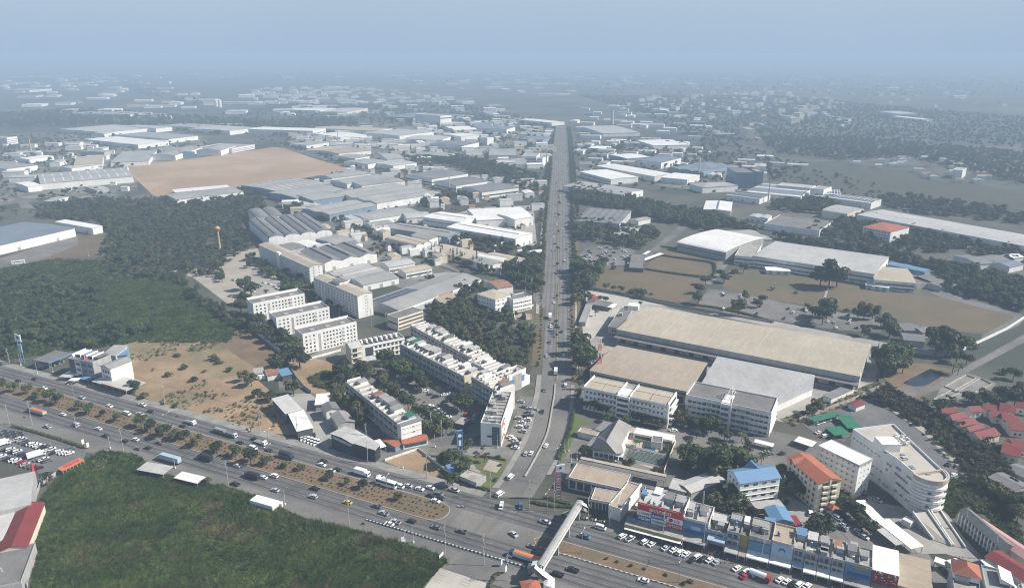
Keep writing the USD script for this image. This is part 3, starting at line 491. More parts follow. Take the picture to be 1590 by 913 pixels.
def bld(name,label,cat,fr,s,h,wall="wall_white",roof=("flat","roof_conc"),win=(),group=None,z=0.0,doors=(),extras=(),seed=0,junk=0):
    o,L,W,r = axes3(fr,s,h + z)
    t = thing(name,label,cat,o,z,r,group); rnd = random.Random(seed*7 + len(label)); FOOT.append(foot_of(o,L,W,r))
    k = roof[0]; h2 = h
    if k == "flat": wall_box(t,L,W,h,wall); flat_roof(t,L,W,h,roof[1],roof[2] if len(roof) > 2 else .8,wall)
    elif k == "hip":
        rise,ov = roof[2],.6; wall_box(t,L,W,h,wall); i = min(W,L) /2
        A = [(-ov,-ov,h),(L + ov,-ov,h),(L + ov,W + ov,h),(-ov,W + ov,h)]; R = [(i,W/2,h + rise),(L - i,W/2,h + rise)] if L >= W else [(L/2,i,h + rise),(L/2,W - i,h + rise)]
        v = A + R; f = [(0,1,5,4),(2,3,4,5),(1,2,5),(3,0,4),(3,2,1,0)] if L >= W else [(0,1,4),(1,2,5,4),(2,3,5),(3,0,4,5),(3,2,1,0)]
        part(t,"roof",(np.array(v,float),f),roof[1] + "_x")
    else:
        rise,ax = roof[2],roof[3]; n = roof[4] if len(roof) > 4 else 1; S = W if ax == "x" else L; A = L if ax == "x" else W
        pr = profile(k,S,h,rise,n,.5); body = [(0,0)] + [(min(max(y,0),S),zz - .04) for y,zz in pr] + [(S,0)]
        part(t,"wall",extr(MB(),body,0,A,ax),wall)
        part(t,"roof",extr(MB(),pr + [(y,zz - .22) for y,zz in pr[::-1]],-.5,A + .5,ax),roof[1] + "_" + ax)
    for w in win: windows(t,L,W,*w[:7],**(w[7] if len(w) > 7 else {}))
    for d in doors:   # side, count, width, height
        n = slen(L,W,d[0])
        for c in range(d[1]):
            x = (c + .5) *n/d[1]; part(t,"door",side_box(MB(),L,W,d[0],x - d[2] /2,x + d[2] /2,0.05,d[3],.05),d[4] if len(d) > 4 else "shutter")
    for e in extras:
        S,A = (W,L) if len(roof) > 3 and roof[3] == "x" else (L,W)
        def sw(mb):   # a mesh laid out with the ridge along x; turned where the ridge runs along y
            if len(roof) > 3 and roof[3] == "y":
                v,f = mb.arr(); return v[:,[1,0,2]],[q[::-1] for q in f]
            return mb
        if e[0] == "ridge_vent":
            n = roof[4] if len(roof) > 4 else 1
            for i in range(n):
                c = (i + .5) *S/n; part(t,"ridge_vent",sw(MB().box(A*.06,c - .9,h + roof[2] - .1,A*.94,c + .9,h + roof[2] + .75)),e[1])
        if e[0] == "skylight":   # translucent strips down the slope
            n = e[1]; rise = roof[2]
            for i in range(n):
                for sg_ in (0,1):
                    x = (i + .5) *A/n; a,b = (.12,.42) if sg_ == 0 else (.58,.88)
                    za,zb = (h + rise*min(q,1 - q) *2 + .06 for q in (a,b))
                    part(t,"skylight",sw(MB().hexa([(x - .6,a*S,za - .05),(x + .6,a*S,za - .05),(x + .6,b*S,zb - .05),(x - .6,b*S,zb - .05)],[(x - .6,a*S,za),(x + .6,a*S,za),(x + .6,b*S,zb),(x - .6,b*S,zb)])),"roof_white_y")
        if e[0] == "roof_seam":  # dark expansion joints over the roof
            for i in range(1,e[1]):
                x = A*i/e[1]; pr = profile(roof[0],S,h,roof[2],1,.5); part(t,"roof_joint",sw(extr(MB(),[(y,zz + .10) for y,zz in pr] + [(y,zz - .05) for y,zz in pr[::-1]],x - .2,x + .2,"x")),e[2])
        if e[0] == "strip":      # ribbon windows: side, z0, z1
            n = slen(L,W,e[1]); part(t,"window_strip",side_box(MB(),L,W,e[1],.6,n - .6,e[2],e[3],.05),"glass")
        if e[0] == "band":       # projecting canopy or fascia: side, z, depth, material
            n = slen(L,W,e[1]); part(t,"canopy",side_box(MB(),L,W,e[1],0,n,e[2],e[2] + .25,e[3]),e[4])
        if e[0] == "fascia": part(t,"fascia",side_box(MB(),L,W,e[1],0,slen(L,W,e[1]),e[2],e[3],.12),e[4])
        if e[0] == "solar":
            n,m = e[1],e[2]; rise = roof[2]
            for i in range(n):
                for j in range(m):
                    q_ = e[3] if len(e) > 3 else (0,1,.04,.96); a,b = q_[2] + (j + .1) /m*(q_[3] - q_[2]),q_[2] + (j + .9) /m*(q_[3] - q_[2]); x0,x1 = A*(q_[0] + (q_[1] - q_[0]) *(i + .12) /n),A*(q_[0] + (q_[1] - q_[0]) *(i + .88) /n)
                    za,zb = (h + rise*min(q,1 - q) *2 + .22 for q in (a,b))
                    part(t,"solar_panel",sw(MB().hexa([(x0,a*S,za - .1),(x1,a*S,za - .1),(x1,b*S,zb - .1),(x0,b*S,zb - .1)],[(x0,a*S,za),(x1,a*S,za),(x1,b*S,zb),(x0,b*S,zb)])),"solar_panel")
    if junk: roof_things(t,L,W,h,junk,rnd)
    return t,L,W,h
def canopy(name,label,fr,s,h,mat,th=0.25,posts=True,cat="canopy",slope=0.0,group=None):
    """A roof on posts."""
    o,L,W,r = axes3(fr,s,h); t = thing(name,label,cat,o,0,r,group)
    part(t,"roof",MB().hexa([(0,0,h),(L,0,h),(L,W,h + slope),(0,W,h + slope)],[(0,0,h + th),(L,0,h + th),(L,W,h + slope + th),(0,W,h + slope + th)]),mat)
    if posts:
        n = max(2,int(L/6) + 1)
        for i in range(n):
            for y in (.4,W - .4): part(t,"post",MB().cbox(.3 + (L - .6) *i/(n - 1),y,0,.2,.2,h + (slope if y > 1 else 0)),"metal_grey")
    return t,L,W
def shop_row(name,label,fr,s,h,n,wall="wall_dirty",floors=3,side="F",seed=1,roofmat="roof_conc",mode="each",huts=.5,hutmat="roof_grey_x",fins="wall_white",group=None,end_label=None,finh=1.5,back=False,trim=0,end=None):
    """A terrace of shophouses: party walls over the roof, roof huts, ribbon balconies and a pane to each floor of each house."""
    o,L,W,r = axes3(fr,s,h); t = thing(name,label,"shophouses",o,0,r,group); L -= trim; rnd = random.Random(seed); w = L/n; fh = h/floors
    if end: part(t,"end_wall",MB().box(L,-.1,0,L + .25,W + .1,h + 1.2),end)
    wall_box(t,L,W,h,wall); part(t,"roof",MB().box(.1,.1,h,L - .1,W - .1,h + .04),roofmat)
    for i in range(n + 1):
        a = rnd.uniform(.0,.25) *W; part(t,"party_wall",MB().box(max(0,i*w - .14),a,h,min(L,i*w + .14),W - rnd.uniform(0,.12) *W,h + finh*rnd.uniform(.7,1.15)),fins)
    part(t,"parapet",MB().box(.15,0,h,L - .15,.16,h + .9),wall)
    for i in range(n):
        if rnd.random() < huts:
            d = rnd.uniform(.3,.5) *W; y0 = W - d - rnd.uniform(.02,.25) *W; hh = rnd.uniform(2.2,2.8); p = part(t,"roof_hut",MB().box(i*w + .3,y0,h + .04,(i + 1) *w - .3,y0 + d,h + hh),rnd.choice(["wall_white","wall_dirty","wall_grey"]))
            m = rnd.choice([hutmat,hutmat,"roof_pale_x","roof_dark_x","roof_white_x"]) if rnd.random() > .12 else rnd.choice(["roof_rust_x","roof_green_x"])
            part(p,"hut_roof",MB().hexa([(i*w + .1,y0 - .3,h + hh),((i + 1) *w - .1,y0 - .3,h + hh),((i + 1) *w - .1,y0 + d + .3,h + hh + .5),(i*w + .1,y0 + d + .3,h + hh + .5)],[(i*w + .1,y0 - .3,h + hh + .15),((i + 1) *w - .1,y0 - .3,h + hh + .15),((i + 1) *w - .1,y0 + d + .3,h + hh + .65),(i*w + .1,y0 + d + .3,h + hh + .65)]),m)
        elif rnd.random() < .4:
            x,y = (i + rnd.uniform(.3,.7)) *w,rnd.uniform(.4,.8) *W; part(t,"water_tank",MB().tube((x,y,h + .04),(x,y,h + 1.6),.6,n=8),"metal_grey")
    for sd in ("F","B") if back else ("F",):
        for f_ in range(floors):
            z = f_*fh
            hb = MB(); side_box(hb,L,W,sd,0,L,z + fh - .95,z + fh - .1,.55 if f_ else 1.4); part(t,"balcony_band",hb,wall)
            for i in range(n):
                x = (i + .5) *w
                if f_ == 0: part(t,"shopfront",side_box(MB(),L,W,sd,x - w*.42,x + w*.42,.1,fh - 1.0,.05),rnd.choice(["shutter","glass","dark_opening"]))
                else:
                    part(t,"window",side_box(MB(),L,W,sd,x - w*.36,x + w*.36,z + .75,z + fh - 1.0,.05),rnd.choice(["glass","glass","glass_blue","dark_opening"]))
                    if rnd.random() < .5: part(t,"cooling_unit",side_box(MB(),L,W,sd,x - w*.3,x - w*.3 + .9,z + .1,z + .75,.5),"frame_white")
    return t,L,W,h
def lettering(t,text,L,W,side,x,z,height,mat,out=.14,bold=True,depth=.05):
    m = meshkit.text_mesh(text,height,depth,bold); v = np.array(m.vertices)
    if side == "F": v = np.c_[x + v[:,0],-out - v[:,2],z + v[:,1]]
    elif side == "R": v = np.c_[L + out + v[:,2],x + v[:,0],z + v[:,1]]
    else: v = np.c_[-out - v[:,2],W - x - v[:,0],z + v[:,1]]
    part(t,"lettering",(v,[tuple(q) for q in m.faces]),mat)
def text_width(text,height,bold=True):
    v = meshkit.text_mesh(text,height,.01,bold).vertices; return float(v[:,0].max())
# ------------------------------------------------------------------ buildings near the camera
WIN = lambda side,r,c,w,h,z0,fh,**k: (side,r,c,w,h,z0,fh,k)
# dormitory slabs: three alike
for i,(s,lb) in enumerate((("150,285 680,180 600,140","rearmost of the three white five storey slabs beside the tree belt"),("388,432 935,318 838,270","middle one of the three white five storey slabs beside the tree belt"),("660,600 1215,470 1118,420","front one of the three white five storey slabs nearest the vacant lot"))):
    t,L,W,h = bld("apartment_block",lb,"apartment block","b6",s,14.5,"wall_bright",("flat","roof_slab_dark",1.0),group="three white apartment slabs",
        win=[WIN("F",5,3,1.3,1.25,.9,2.75,m0=1.0,m1=31.5,hood=False),WIN("F",5,6,1.3,1.25,.9,2.75,m0=14.5,m1=12,hood=False),WIN("F",5,3,1.3,1.25,.9,2.75,m0=32.5,m1=.8,hood=False),WIN("L",5,2,1.0,1.2,.9,2.75,hood=False)])
    for a in (11.3,29.6): part(t,"stairwell",side_box(MB(),L,W,"F",a,a + 1.9,.3,h - 1.4,.03),"wall_grey")
    for r in range(4): part(t,"stair_landing",side_box(MB(),L,W,"F",29.5,31.6,2.2 + r*2.8,3.0 + r*2.8,.5),"wall_bright")
    for k in range(3): part(t,"roof_kerb",MB().box(L*(.2 + .28*k),W*.35,h + .03,L*(.2 + .28*k) + 3.4,W*.6,h + .35),"wall_grey")
    part(t,"high_parapet",MB().box(0,W,h - .5,L,W + .3,h + 1.9),"wall_bright")
# two long factory dormitories
t,L,W,h = bld("dormitory","tallest long white dormitory with ribbed bluish side and beige roof","dormitory","b6","780,5 1230,195 1390,165",19,"wall_white",("gable","roof_beige",1.2,"x"),win=[WIN("F",7,14,1.1,1.5,1.0,2.55,mode="all",hood=.3),WIN("R",7,2,.7,.8,1.2,2.55,m0=5.5,m1=4.5,hood=False)],extras=[("roof_seam",4,"roof_dark_x")])
for k in range(15): part(t,"rib",side_box(MB(),L,W,"F",k*L/14 - .15 if k else 0,k*L/14 + .15,0,h - .2,.7),"wall_bright")
part(t,"lift_head",MB().box(L*.36,W*.25,h,L*.52,W*.8,h + 3),"wall_bright"); part(t,"lift_roof",MB().box(L*.35,W*.22,h + 3,L*.53,W*.83,h + 3.2),"roof_slab_dark")
t,L,W,h = bld("dormitory","long white dormitory with beige roof and a stair tower in its blue facade","dormitory","t11","10,395 320,535 410,525",16,"wall_white",("gable","roof_beige",1.2,"x"),win=[WIN("F",6,22,1.4,1.3,.9,2.6,mode="all",hood=.4),WIN("R",6,2,1.0,1.0,1.0,2.6,hood=False)],extras=[("roof_seam",6,"roof_dark_x")])
for r in range(6): part(t,"balcony_band",side_box(MB(),L,W,"F",0,L,r*2.6 + 2.1,r*2.6 + 2.9,.8),"wall_white")
part(t,"stair_tower",MB().box(L*.40,-2.2,0,L*.46,.4,h + 1.5),"wall_bright")
# shophouse quarter
t,L,W,h = bld("shophouses","white terrace with arched windows and a grey gabled end house","shophouses","b4","165,345 715,235 640,185",11,"wall_bright",("flat","roof_slab_dark",.9))
part(t,"end_house",MB().box(-.15,-.2,0,7.8,W + .2,h + .6),"wall_cream"); part(t,"roof",extr(MB(),profile("gable",W + 1,h + .6,1.6,1,.4) + [(y,z - .25) for y,z in profile("gable",W + 1,h + .6,1.6,1,.4)[::-1]],-.5,8.1,"x"),"roof_pale_x")
for r in range(3):
    part(t,"window",side_box(MB(),L,W,"F",1,4.0,1.0 + r*3.6,3.6 + r*3.6,.3),"dark_opening"); part(t,"balcony",side_box(MB(),L,W,"F",.6,7.2,.4 + r*3.6,1.1 + r*3.6,.8),"wall_bright")
part(t,"dark_front",side_box(MB(),L,W,"F",10,15.5,3.6,h - 1.2,.12),"glass")
for r in range(3):
    for c in range(7): part(t,"window",side_box(MB(),L,W,"F",17 + c*(L - 18) /7,18.7 + c*(L - 18) /7,.8 + r*3.6,2.7 + r*3.6,.05),"glass")
    part(t,"ledge",side_box(MB(),L,W,"F",16,L,3.2 + r*3.6,3.5 + r*3.6,.5),"wall_bright")
for k in range(8): part(t,"stair_head",MB().box(9 + k*(L - 10) /8,W*.45,h,10.4 + k*(L - 10) /8,W*.75,h + 2.2),"wall_bright"); part(t,"party_wall",MB().box(9 + k*(L - 10) /8 - .4,.3,h,9 + k*(L - 10) /8 - .15,W - .3,h + 1.2),"wall_grey")
shop_row("shophouses","rear long terrace of shophouses with white fins along the wood","b4","775,110 1420,460 1560,385",11,17,seed=3,hutmat="roof_pale_x")
shop_row("shophouses","middle long terrace of shophouses facing the tree shaded car park","b4","665,300 1330,640 1490,575",11.5,16,seed=5,hutmat="roof_pale_x",end="wall_cream")
shop_row("shophouses","continuation of the rear terrace ending at the blue poster","b5","700,10 1075,190 1190,90",11,9,seed=8,huts=.4)
shop_row("shophouses","four storey terrace with slanting white roof fins behind the corner block","b5","740,175 1000,330 1130,240",14,7,floors=4,seed=9,huts=.15,finh=2.2,end="wall_white")
t,L,W,h = bld("corner_building","stepped white corner building with a blue poster on its wall","building","b5","1130,165 1300,85 1240,40",11.5,"wall_bright",("flat","roof_conc",.9),win=[WIN("R",2,3,1.2,1.2,1,3.2,hood=False)],junk=2)
part(t,"poster",side_box(MB(),L,W,"F",.8,L - 1.5,4.5,8.6,.2),"sign_sky"); part(t,"poster_print",side_box(MB(),L,W,"F",L*.35,L*.7,5.4,7.6,.26),"sign_pale_blue"); part(t,"annex",MB().box(L,0,0,L + 4,W*.8,5.5),"wall_bright"); part(t,"annex_roof",MB().box(L - .2,-.2,5.5,L + 4.3,W*.8 + .2,5.75),"frame_white")
shop_row("shophouses","front left terrace of shophouses with a red tiled roof hut","b3","965,225 1540,690 1720,620",12.3,12,seed=12,huts=.55,trim=4,end="wall_bright")
t,L,W,h = bld("end_house","white blank end house with three small side windows","house","b5","15,665 225,600 170,565",12.6,"wall_bright",("gable","roof_dark",.6,"x"),win=[WIN("F",3,1,1.6,.8,3.2,3.1,m0=3.0,m1=.5,hood=.4)])
t,L,W,h = bld("restaurant","low restaurant with an orange roof below the blank end house","restaurant","b5","40,850 290,800 240,755",3.6,"wall_white",("gable","roof_orange",.8,"x"),extras=[("strip","F",.8,2.4)])
bld("restaurant","low pavilion with a sky blue and orange roof in the vacant lot corner","restaurant","b3","1480,880 1590,820 1440,760",3.4,"wall_blue",("gable","roof_orange",.6,"x"))
# corner block with the orange panel
t,L,W,h = bld("shophouses","corner terrace with white fascia, dark glass end and an orange panel","shophouses","b5","835,650 1045,665 1015,325",13,"wall_bright",("flat","roof_conc",.9))
part(t,"glass_front",side_box(MB(),L,W,"F",L*.56,L*.93,1.0,h - 1.2,.12),"wall_dark"); part(t,"sign_beam",side_box(MB(),L,W,"F",L*.32,L*.6,5.6,6.6,.3),"wall_dark")
for r in range(6): part(t,"mullion",side_box(MB(),L,W,"F",L*.56,L*.93,2.2 + r*1.7,2.32 + r*1.7,.16),"wall_grey")
part(t,"orange_panel",side_box(MB(),L,W,"R",1.0,9.5,2.5,h - .4,.15),"sign_orange"); part(t,"panel_print",side_box(MB(),L,W,"R",2.5,7.8,5,9.5,.2),"sign_white")
for r in range(4):
    part(t,"balcony_band",side_box(MB(),L,W,"R",10,W,r*3.2 + 2.2,r*3.2 + 3.0,.8),"wall_bright")
    for c in range(7): part(t,"window",side_box(MB(),L,W,"R",11 + c*(W - 12) /7,13.6 + c*(W - 12) /7,r*3.2 + .3,r*3.2 + 1.9,.05),"glass" if r else "dark_opening")
for k in range(9): part(t,"party_wall",MB().box(.3,3 + k*(W - 4) /9,h,L - .4,3.2 + k*(W - 4) /9,h + .8),"wall_dirty")
roof_things(t,L,W,h,16,random.Random(4)); part(t,"roof_mast",MB().tube((L*.6,W*.75,h),(L*.6,W*.75,h + 6),.12,.05,5),"metal_grey")
# roadside workshop: sheds round a concrete yard
sheet("yard","concrete yard of the roadside workshop","concrete",G("b3","225,400 360,350 600,330 700,420 900,560 1250,790 1190,900 1060,880 860,860 780,900 640,870 490,790 420,720"),0.09)
bld("workshop","long open shed with a smooth pale blue roof beside the dry plot","shed","b3","355,540 515,495 225,395",6.5,"wall_dark",("shed","roof_pale",.5,"x"))
bld("workshop","open shed with patched cream roof beside the workshop yard","shed","b3","475,720 630,685 360,545",5.5,"wall_dark",("shed","roof_white",.4,"x"))
bld("workshop","narrow rear shed with cream sheet roof beside the vacant lot","shed","b3","660,450 790,440 530,360",4.5,"wall_grey",("shed","roof_white",.4,"x"))
bld("house","two storey white house with a dark tiled roof beside the workshop yard","house","b3","770,520 905,490 690,460",6.5,"wall_white",("gable","roof_dark",1.2,"y"),win=[WIN("F",2,2,1.2,1.1,.9,3,hood=False)])
bld("workshop","grey gabled shed with light patches behind the black showroom","shed","b3","890,660 1060,620 790,560",6,"wall_grey",("gable","roof_shingle",1.6,"y"))
t,L,W,h = bld("car_showroom","black fronted showroom with pale patched roof on the highway","showroom","b3","820,745 1050,850 900,650",8,"black_paint",("gable","roof_pale",.8,"y"))
part(t,"side_wing",MB().hexa([(L,0,0),(L + 13,3,0),(L + 11,W - 1,0),(L,W,0)],[(L,0,7.9),(L + 13,3,7.2),(L + 11,W - 1,7.2),(L,W,7.9)]),"black_paint"); part(t,"wing_roof",MB().hexa([(L + .2,-.2,8.05),(L + 13.3,2.8,7.25),(L + 11.2,W - .8,7.25),(L + .2,W + .2,8.05)],[(L + .2,-.2,8.3),(L + 13.3,2.8,7.5),(L + 11.2,W - .8,7.5),(L + .2,W + .2,8.3)]),"roof_pale_y")
part(t,"sign_band",side_box(MB(),L,W,"F",1.5,L - 1.5,5.4,7.2,.2),"wall_grey")
for k in range(6): part(t,"sign_print",side_box(MB(),L,W,"F",3 + k*1.5,3.9 + k*1.5,5.9,6.7,.24),"sign_white")
for k in range(5): part(t,"window",side_box(MB(),L,W,"F",1 + k*(L - 2) /5,1 + (k + .85) *(L - 2) /5,.6,3.6,.06),"glass")
canopy("canopy","small white slanted canopy beside the black showroom","b3","1250,920 1390,880 1180,845",3.6,"frame_white")
bld("shed","cluster shed with a rusty red roof beside the bare plot","shed","b3","165,150 300,125 120,105",4,"wall_white",("shed","roof_rust",.5,"x"))
bld("shed","small shed with a blue sheet roof beside the rusty roofed one","shed","b3","320,155 415,135 285,95",4,"wall_dark",("shed","roof_blue",.4,"x"))
bld("shed","grey lean-to shed left of the rusty roofed shed","shed","b3","40,135 130,120 10,90",3.5,"wall_white",("shed","roof_grey",.4,"x"))
for k,(x,y) in enumerate(((95,195),(135,190),(195,180))): solo("water_tank",MB().tube((*gpt("b3",x,y),0),(*gpt("b3",x,y),3.2),1.3,n=10),"frame_white",["left","middle","right"][k] + " one of the white upright tanks beside the rusty roofed shed","tank","white tanks by the shed")
# petrol station and shops at the left
t,L,W = canopy("petrol_station","petrol station canopy with a blue edge and brown flat roof","b1","500,295 735,195 360,255",5.5,"roof_slab_dark",.7,cat="petrol station")
part(t,"blue_fascia",MB().box(-.1,-.14,5.3,L + .1,0,6.3).box(L,0,5.3,L + .14,W,6.3),"sign_sky"); part(t,"kiosk",MB().box(L*.1,W*.55,0,L*.75,W*.95,3.6),"wall_blue")
for k in range(4): part(t,"pump",MB().cbox(L*(.2 + .2*k),W*.3,0,.8,.5,1.7),"sign_yellow" if k % 2 else "sign_sky")
o = gpt("b1",240,290); t = thing("petrol_sign","tall blue and white petrol station sign on two legs","sign",o,0,-.35)
for x in (-1.3,1.3): part(t,"leg",MB().cbox(x,0,0,.35,.35,16),"sign_sky")
part(t,"sign_panel",MB().cbox(0,0,16,5.2,.5,5),"sign_white"); part(t,"emblem",MB().tube((0,-.3,18.7),(0,-.36,18.7),1.1,n=12),"wall_dark"); part(t,"price_board",MB().cbox(0,0,8,3.2,.4,6),"sign_pale_blue")
t,L,W,h = bld("shophouses","end shophouse with a big blank white side wall and grey roof","shophouses","b1","1030,315 1130,345 1190,215",13,"wall_bright",("gable","roof_grey",1.4,"y"),win=[WIN("F",3,3,1.6,1.8,1.4,3.8,hood=.4)])
t,L,W,h = bld("shophouses","row of painted shophouses with white and red roof signs beside the petrol station","shophouses","b1","700,245 950,290 920,170",12.5,"wall_grey",("flat","roof_slab_dark",.5))
for k in range(4):
    x = k*L/4; part(t,"front",side_box(MB(),L,W,"F",x + .1,x + L/4 - .1,.3,h - .3,.1),["wall_dark","wall_white","wall_blue","wall_grey"][k])
    for r in range(3): part(t,"window",side_box(MB(),L,W,"F",x + .8,x + L/4 - .8,1.2 + 3.9*r,3.1 + 3.9*r,.16),"glass")
    part(t,"roof_sign",MB().box(x + .3,W*(.2 + .1*(k % 2)),h,x + .8,W*.95,h + 2.4),"sign_white" if k != 1 else "sign_white"); part(t,"hut_roof",MB().box(x + .9,W*.35,h + 1.4,x + L/4 - .2,W*.95,h + 1.6),["roof_white_x","roof_blue_x","roof_grey_x","roof_dark_x"][k])
part(t,"red_sign",MB().box(L*.45,W*.22,h + .4,L*.56,W*.3,h + 2.4),"sign_red")
bld("shed","tall grey roofed shed behind the painted shophouses","shed","b1","1050,205 1185,210 1020,120",9,"wall_grey",("shed","roof_grey",1.5,"x"))
bld("shed","blue roofed shed behind the end shophouse","shed","b1","1195,215 1305,200 1170,150",8,"wall_blue",("shed","roof_blue",.6,"x"))
t,L,W = canopy("canopy","wide grey market roof with a red trim in front of the end shophouse","b1","940,480 1295,580 1310,440",4.2,"roof_pale_x"); part(t,"red_trim",MB().box(L*.3,-.1,4.5,L,.05,5.0),"sign_red")
for k,(s,m) in enumerate((("660,390 790,420 850,385","roof_white_x"),("600,430 720,440 740,410","roof_pale_x"),("820,450 900,470 960,420","roof_blue_x"),("700,470 800,470 800,440","roof_white_x"))): canopy("market_stall",f"{['white', 'pale', 'blue', 'low white'][k]} sheet roof of a roadside stall beside the painted shophouses","b1",s,3.0,m,.12)
# vehicle dealer at the left edge
t,L,W,h = bld("dealer_hall","large pale grey hipped hall roof at the left edge","hall","t03","190,395 215,190 -260,270",8,"wall_grey",("flat","roof_pale_x",0))
o,q = gpt("t03",196,385),gpt("t03",222,255); d = q - o; Lb = float(np.hypot(*d))
t = thing("red_banner","tall red pennant shaped banner on the end wall of the dealer hall","banner",o,0,math.atan2(d[1],d[0])); p = part(t,"panel",MB().hexa([(0,-.4,1),(Lb,-.4,2),(Lb,0,2),(0,0,1)],[(0,-.4,3),(Lb,-.4,9),(Lb,0,9),(0,0,3)]),"sign_red")
for k in range(3): part(p,"panel_print",MB().box(Lb*(.3 + .2*k),-.46,3,Lb*(.42 + .2*k),-.4,3.8 + k),"sign_white")
bld("shed","long hall with a two toned red roof beside the green field","hall","t03","-15,685 165,650 45,425",6,"wall_cream",("gable","roof_red",1.6,"y"))
bld("shed","shaded dark flat roof below the red roofed hall","hall","t03","-200,950 130,880 -120,705",5,"wall_grey",("flat","roof_slab_dark",.6,),junk=3)
bld("shed","pale cream roof left of the red roofed hall","hall","t03","-160,640 10,620 -100,400",6,"wall_grey",("flat","roof_pale_x",.0))
P = G("t03","215,415 175,913");
def wall_line(name,label,fr,s,h,mat="wall_dirty",w=.2,cat="wall",posts=0):
    P = G(fr,s); t = thing(name,label,cat); part(t,"panel",ribbon(P,w,0,h,MB()) if len(P) > 2 else ribbon(np.vstack([P[0],P.mean(0),P[1]]),w,0,h,MB()),mat)
    if posts:
        for a,b in zip(P,P[1:]):
            n = max(1,int(np.hypot(*(b - a)) /posts))
            for i in range(n): q = a + (b - a) *i/n; part(t,"post",MB().cbox(q[0],q[1],0,.32,.32,h + .25),mat)
    return t
wall_line("boundary_wall","pale concrete wall between the green field and the red roofed hall","t03","390,190 250,280 205,410 190,560 180,700 170,913",2.0)
wall_line("boundary_wall","grey wall along the vacant lot behind the dormitories","b6","-20,420 60,480 230,620 400,760 500,850 520,930",3.0,"wall_grey",posts=6)
wall_line("boundary_wall","curving grey wall between the bare plot and the sandy lot","b3","375,10 400,90 470,200 560,300 620,340",2.6,"wall_grey",posts=6)
wall_line("fence","white fence with posts in front of the front white slab","b6","725,850 860,815 1055,760",1.6,"wall_bright",posts=3,cat="fence")
wall_line("boundary_wall","low white wall round the dry plot by the junction","t13","785,130 990,60 1170,200",1.4,"wall_white",posts=4)
wall_line("boundary_wall","beige wall along the drive of the pool house","a6","1130,695 1250,385",2.4,"wall_cream",posts=4)
wall_line("boundary_wall","dark wall at the end of the warehouse yard","t32","690,150 690,370",4.0,"wall_dark")
wall_line("boundary_wall","long pale boundary wall along the farm road","t32","1210,178 1480,50 1588,-20",2.5,"wall_bright")
wall_line("boundary_wall","grey parapet wall between the dark car park and the warehouse yard","t32","200,610 330,560 520,490 690,410",2.2,"wall_grey",posts=5)
wall_line("boundary_wall","white wall beside the wood behind the rear terrace","b4","940,110 1220,50",2.2,"wall_bright")
wall_line("boundary_wall","white wall with rooflike top below the white corner apartments","b8","0,590 320,495",1.2,"wall_bright")
for k,s in enumerate(("1100,400 1230,330 1290,350 1160,425 1100,400","1180,430 1320,350 1390,385 1260,450 1180,430","1030,480 1140,425 1190,440 1060,500 1030,480")): wall_line("plot_wall",["left","right","lower"][k] + " low footing walls of an unbuilt plot beside the farm road","t32",s,.8,"wall_dirty",.4)
wall_line("boundary_wall","factory wall along the back lane of the beige warehouse","t21","460,670 640,700 900,760 1588,880",1.8,"wall_grey")
# shelters on the near pavement
canopy("bus_shelter","white roofed roadside shelter left of the parked truck","t03","840,185 1005,215 830,125",3.2,"roof_pale_x",slope=.3,cat="shelter")
canopy("bus_shelter","pale grey roofed roadside shelter right of the parked truck","t03","1070,235 1215,270 1090,190",3.2,"roof_white_x",slope=.3,cat="shelter")
t,L,W,h = bld("kiosk","small white roadside kiosk beside the field edge","kiosk","t13","-50,370 90,410 -20,330",3.4,"wall_white",("flat","frame_white",0)); solo("kiosk_box",MB().cbox(*gpt("t13",140,410),0,2.2,2,2.2),"wall_white","tiny white box beside the roadside kiosk","box")
# the bank with flat beige roofs
for s,lb in (("150,735 720,860 300,605","long low bank wing with a flat beige roof"),("380,960 660,1010 410,840","front bank pavilion with a flat beige roof")):
    t,L,W,h = bld("bank",lb,"bank","a6",s,6.0,"wall_white",("flat","roof_tan_x",.35))
    part(t,"eave",MB().box(-1.2,-1.2,h - .5,L + 1.2,W + .6,h - .15),"wall_dark");
    for k in range(7): part(t,"window",side_box(MB(),L,W,"F",.6 + k*(L - 1) /7,.6 + (k + .8) *(L - 1) /7,.6,4.6,.06),"glass")
t,L,W,h = bld("bank","narrow bank wing with white cross beams over its roof","bank","t23","575,405 650,430 655,245",6.3,"wall_white",("flat","roof_tan_y",.6)); part(t,"beam",MB().box(L,-1,h - .4,L + .6,W + 1,h + .8),"frame_white")
t,L,W = canopy("carport","long carport with beige strip and dark panels behind the bank","a6","250,585 1135,775 260,530",3.2,"roof_slab_dark",slope=.5); part(t,"beige_strip",MB().box(0,W*.55,3.95,L,W,4.1),"roof_beige_x")
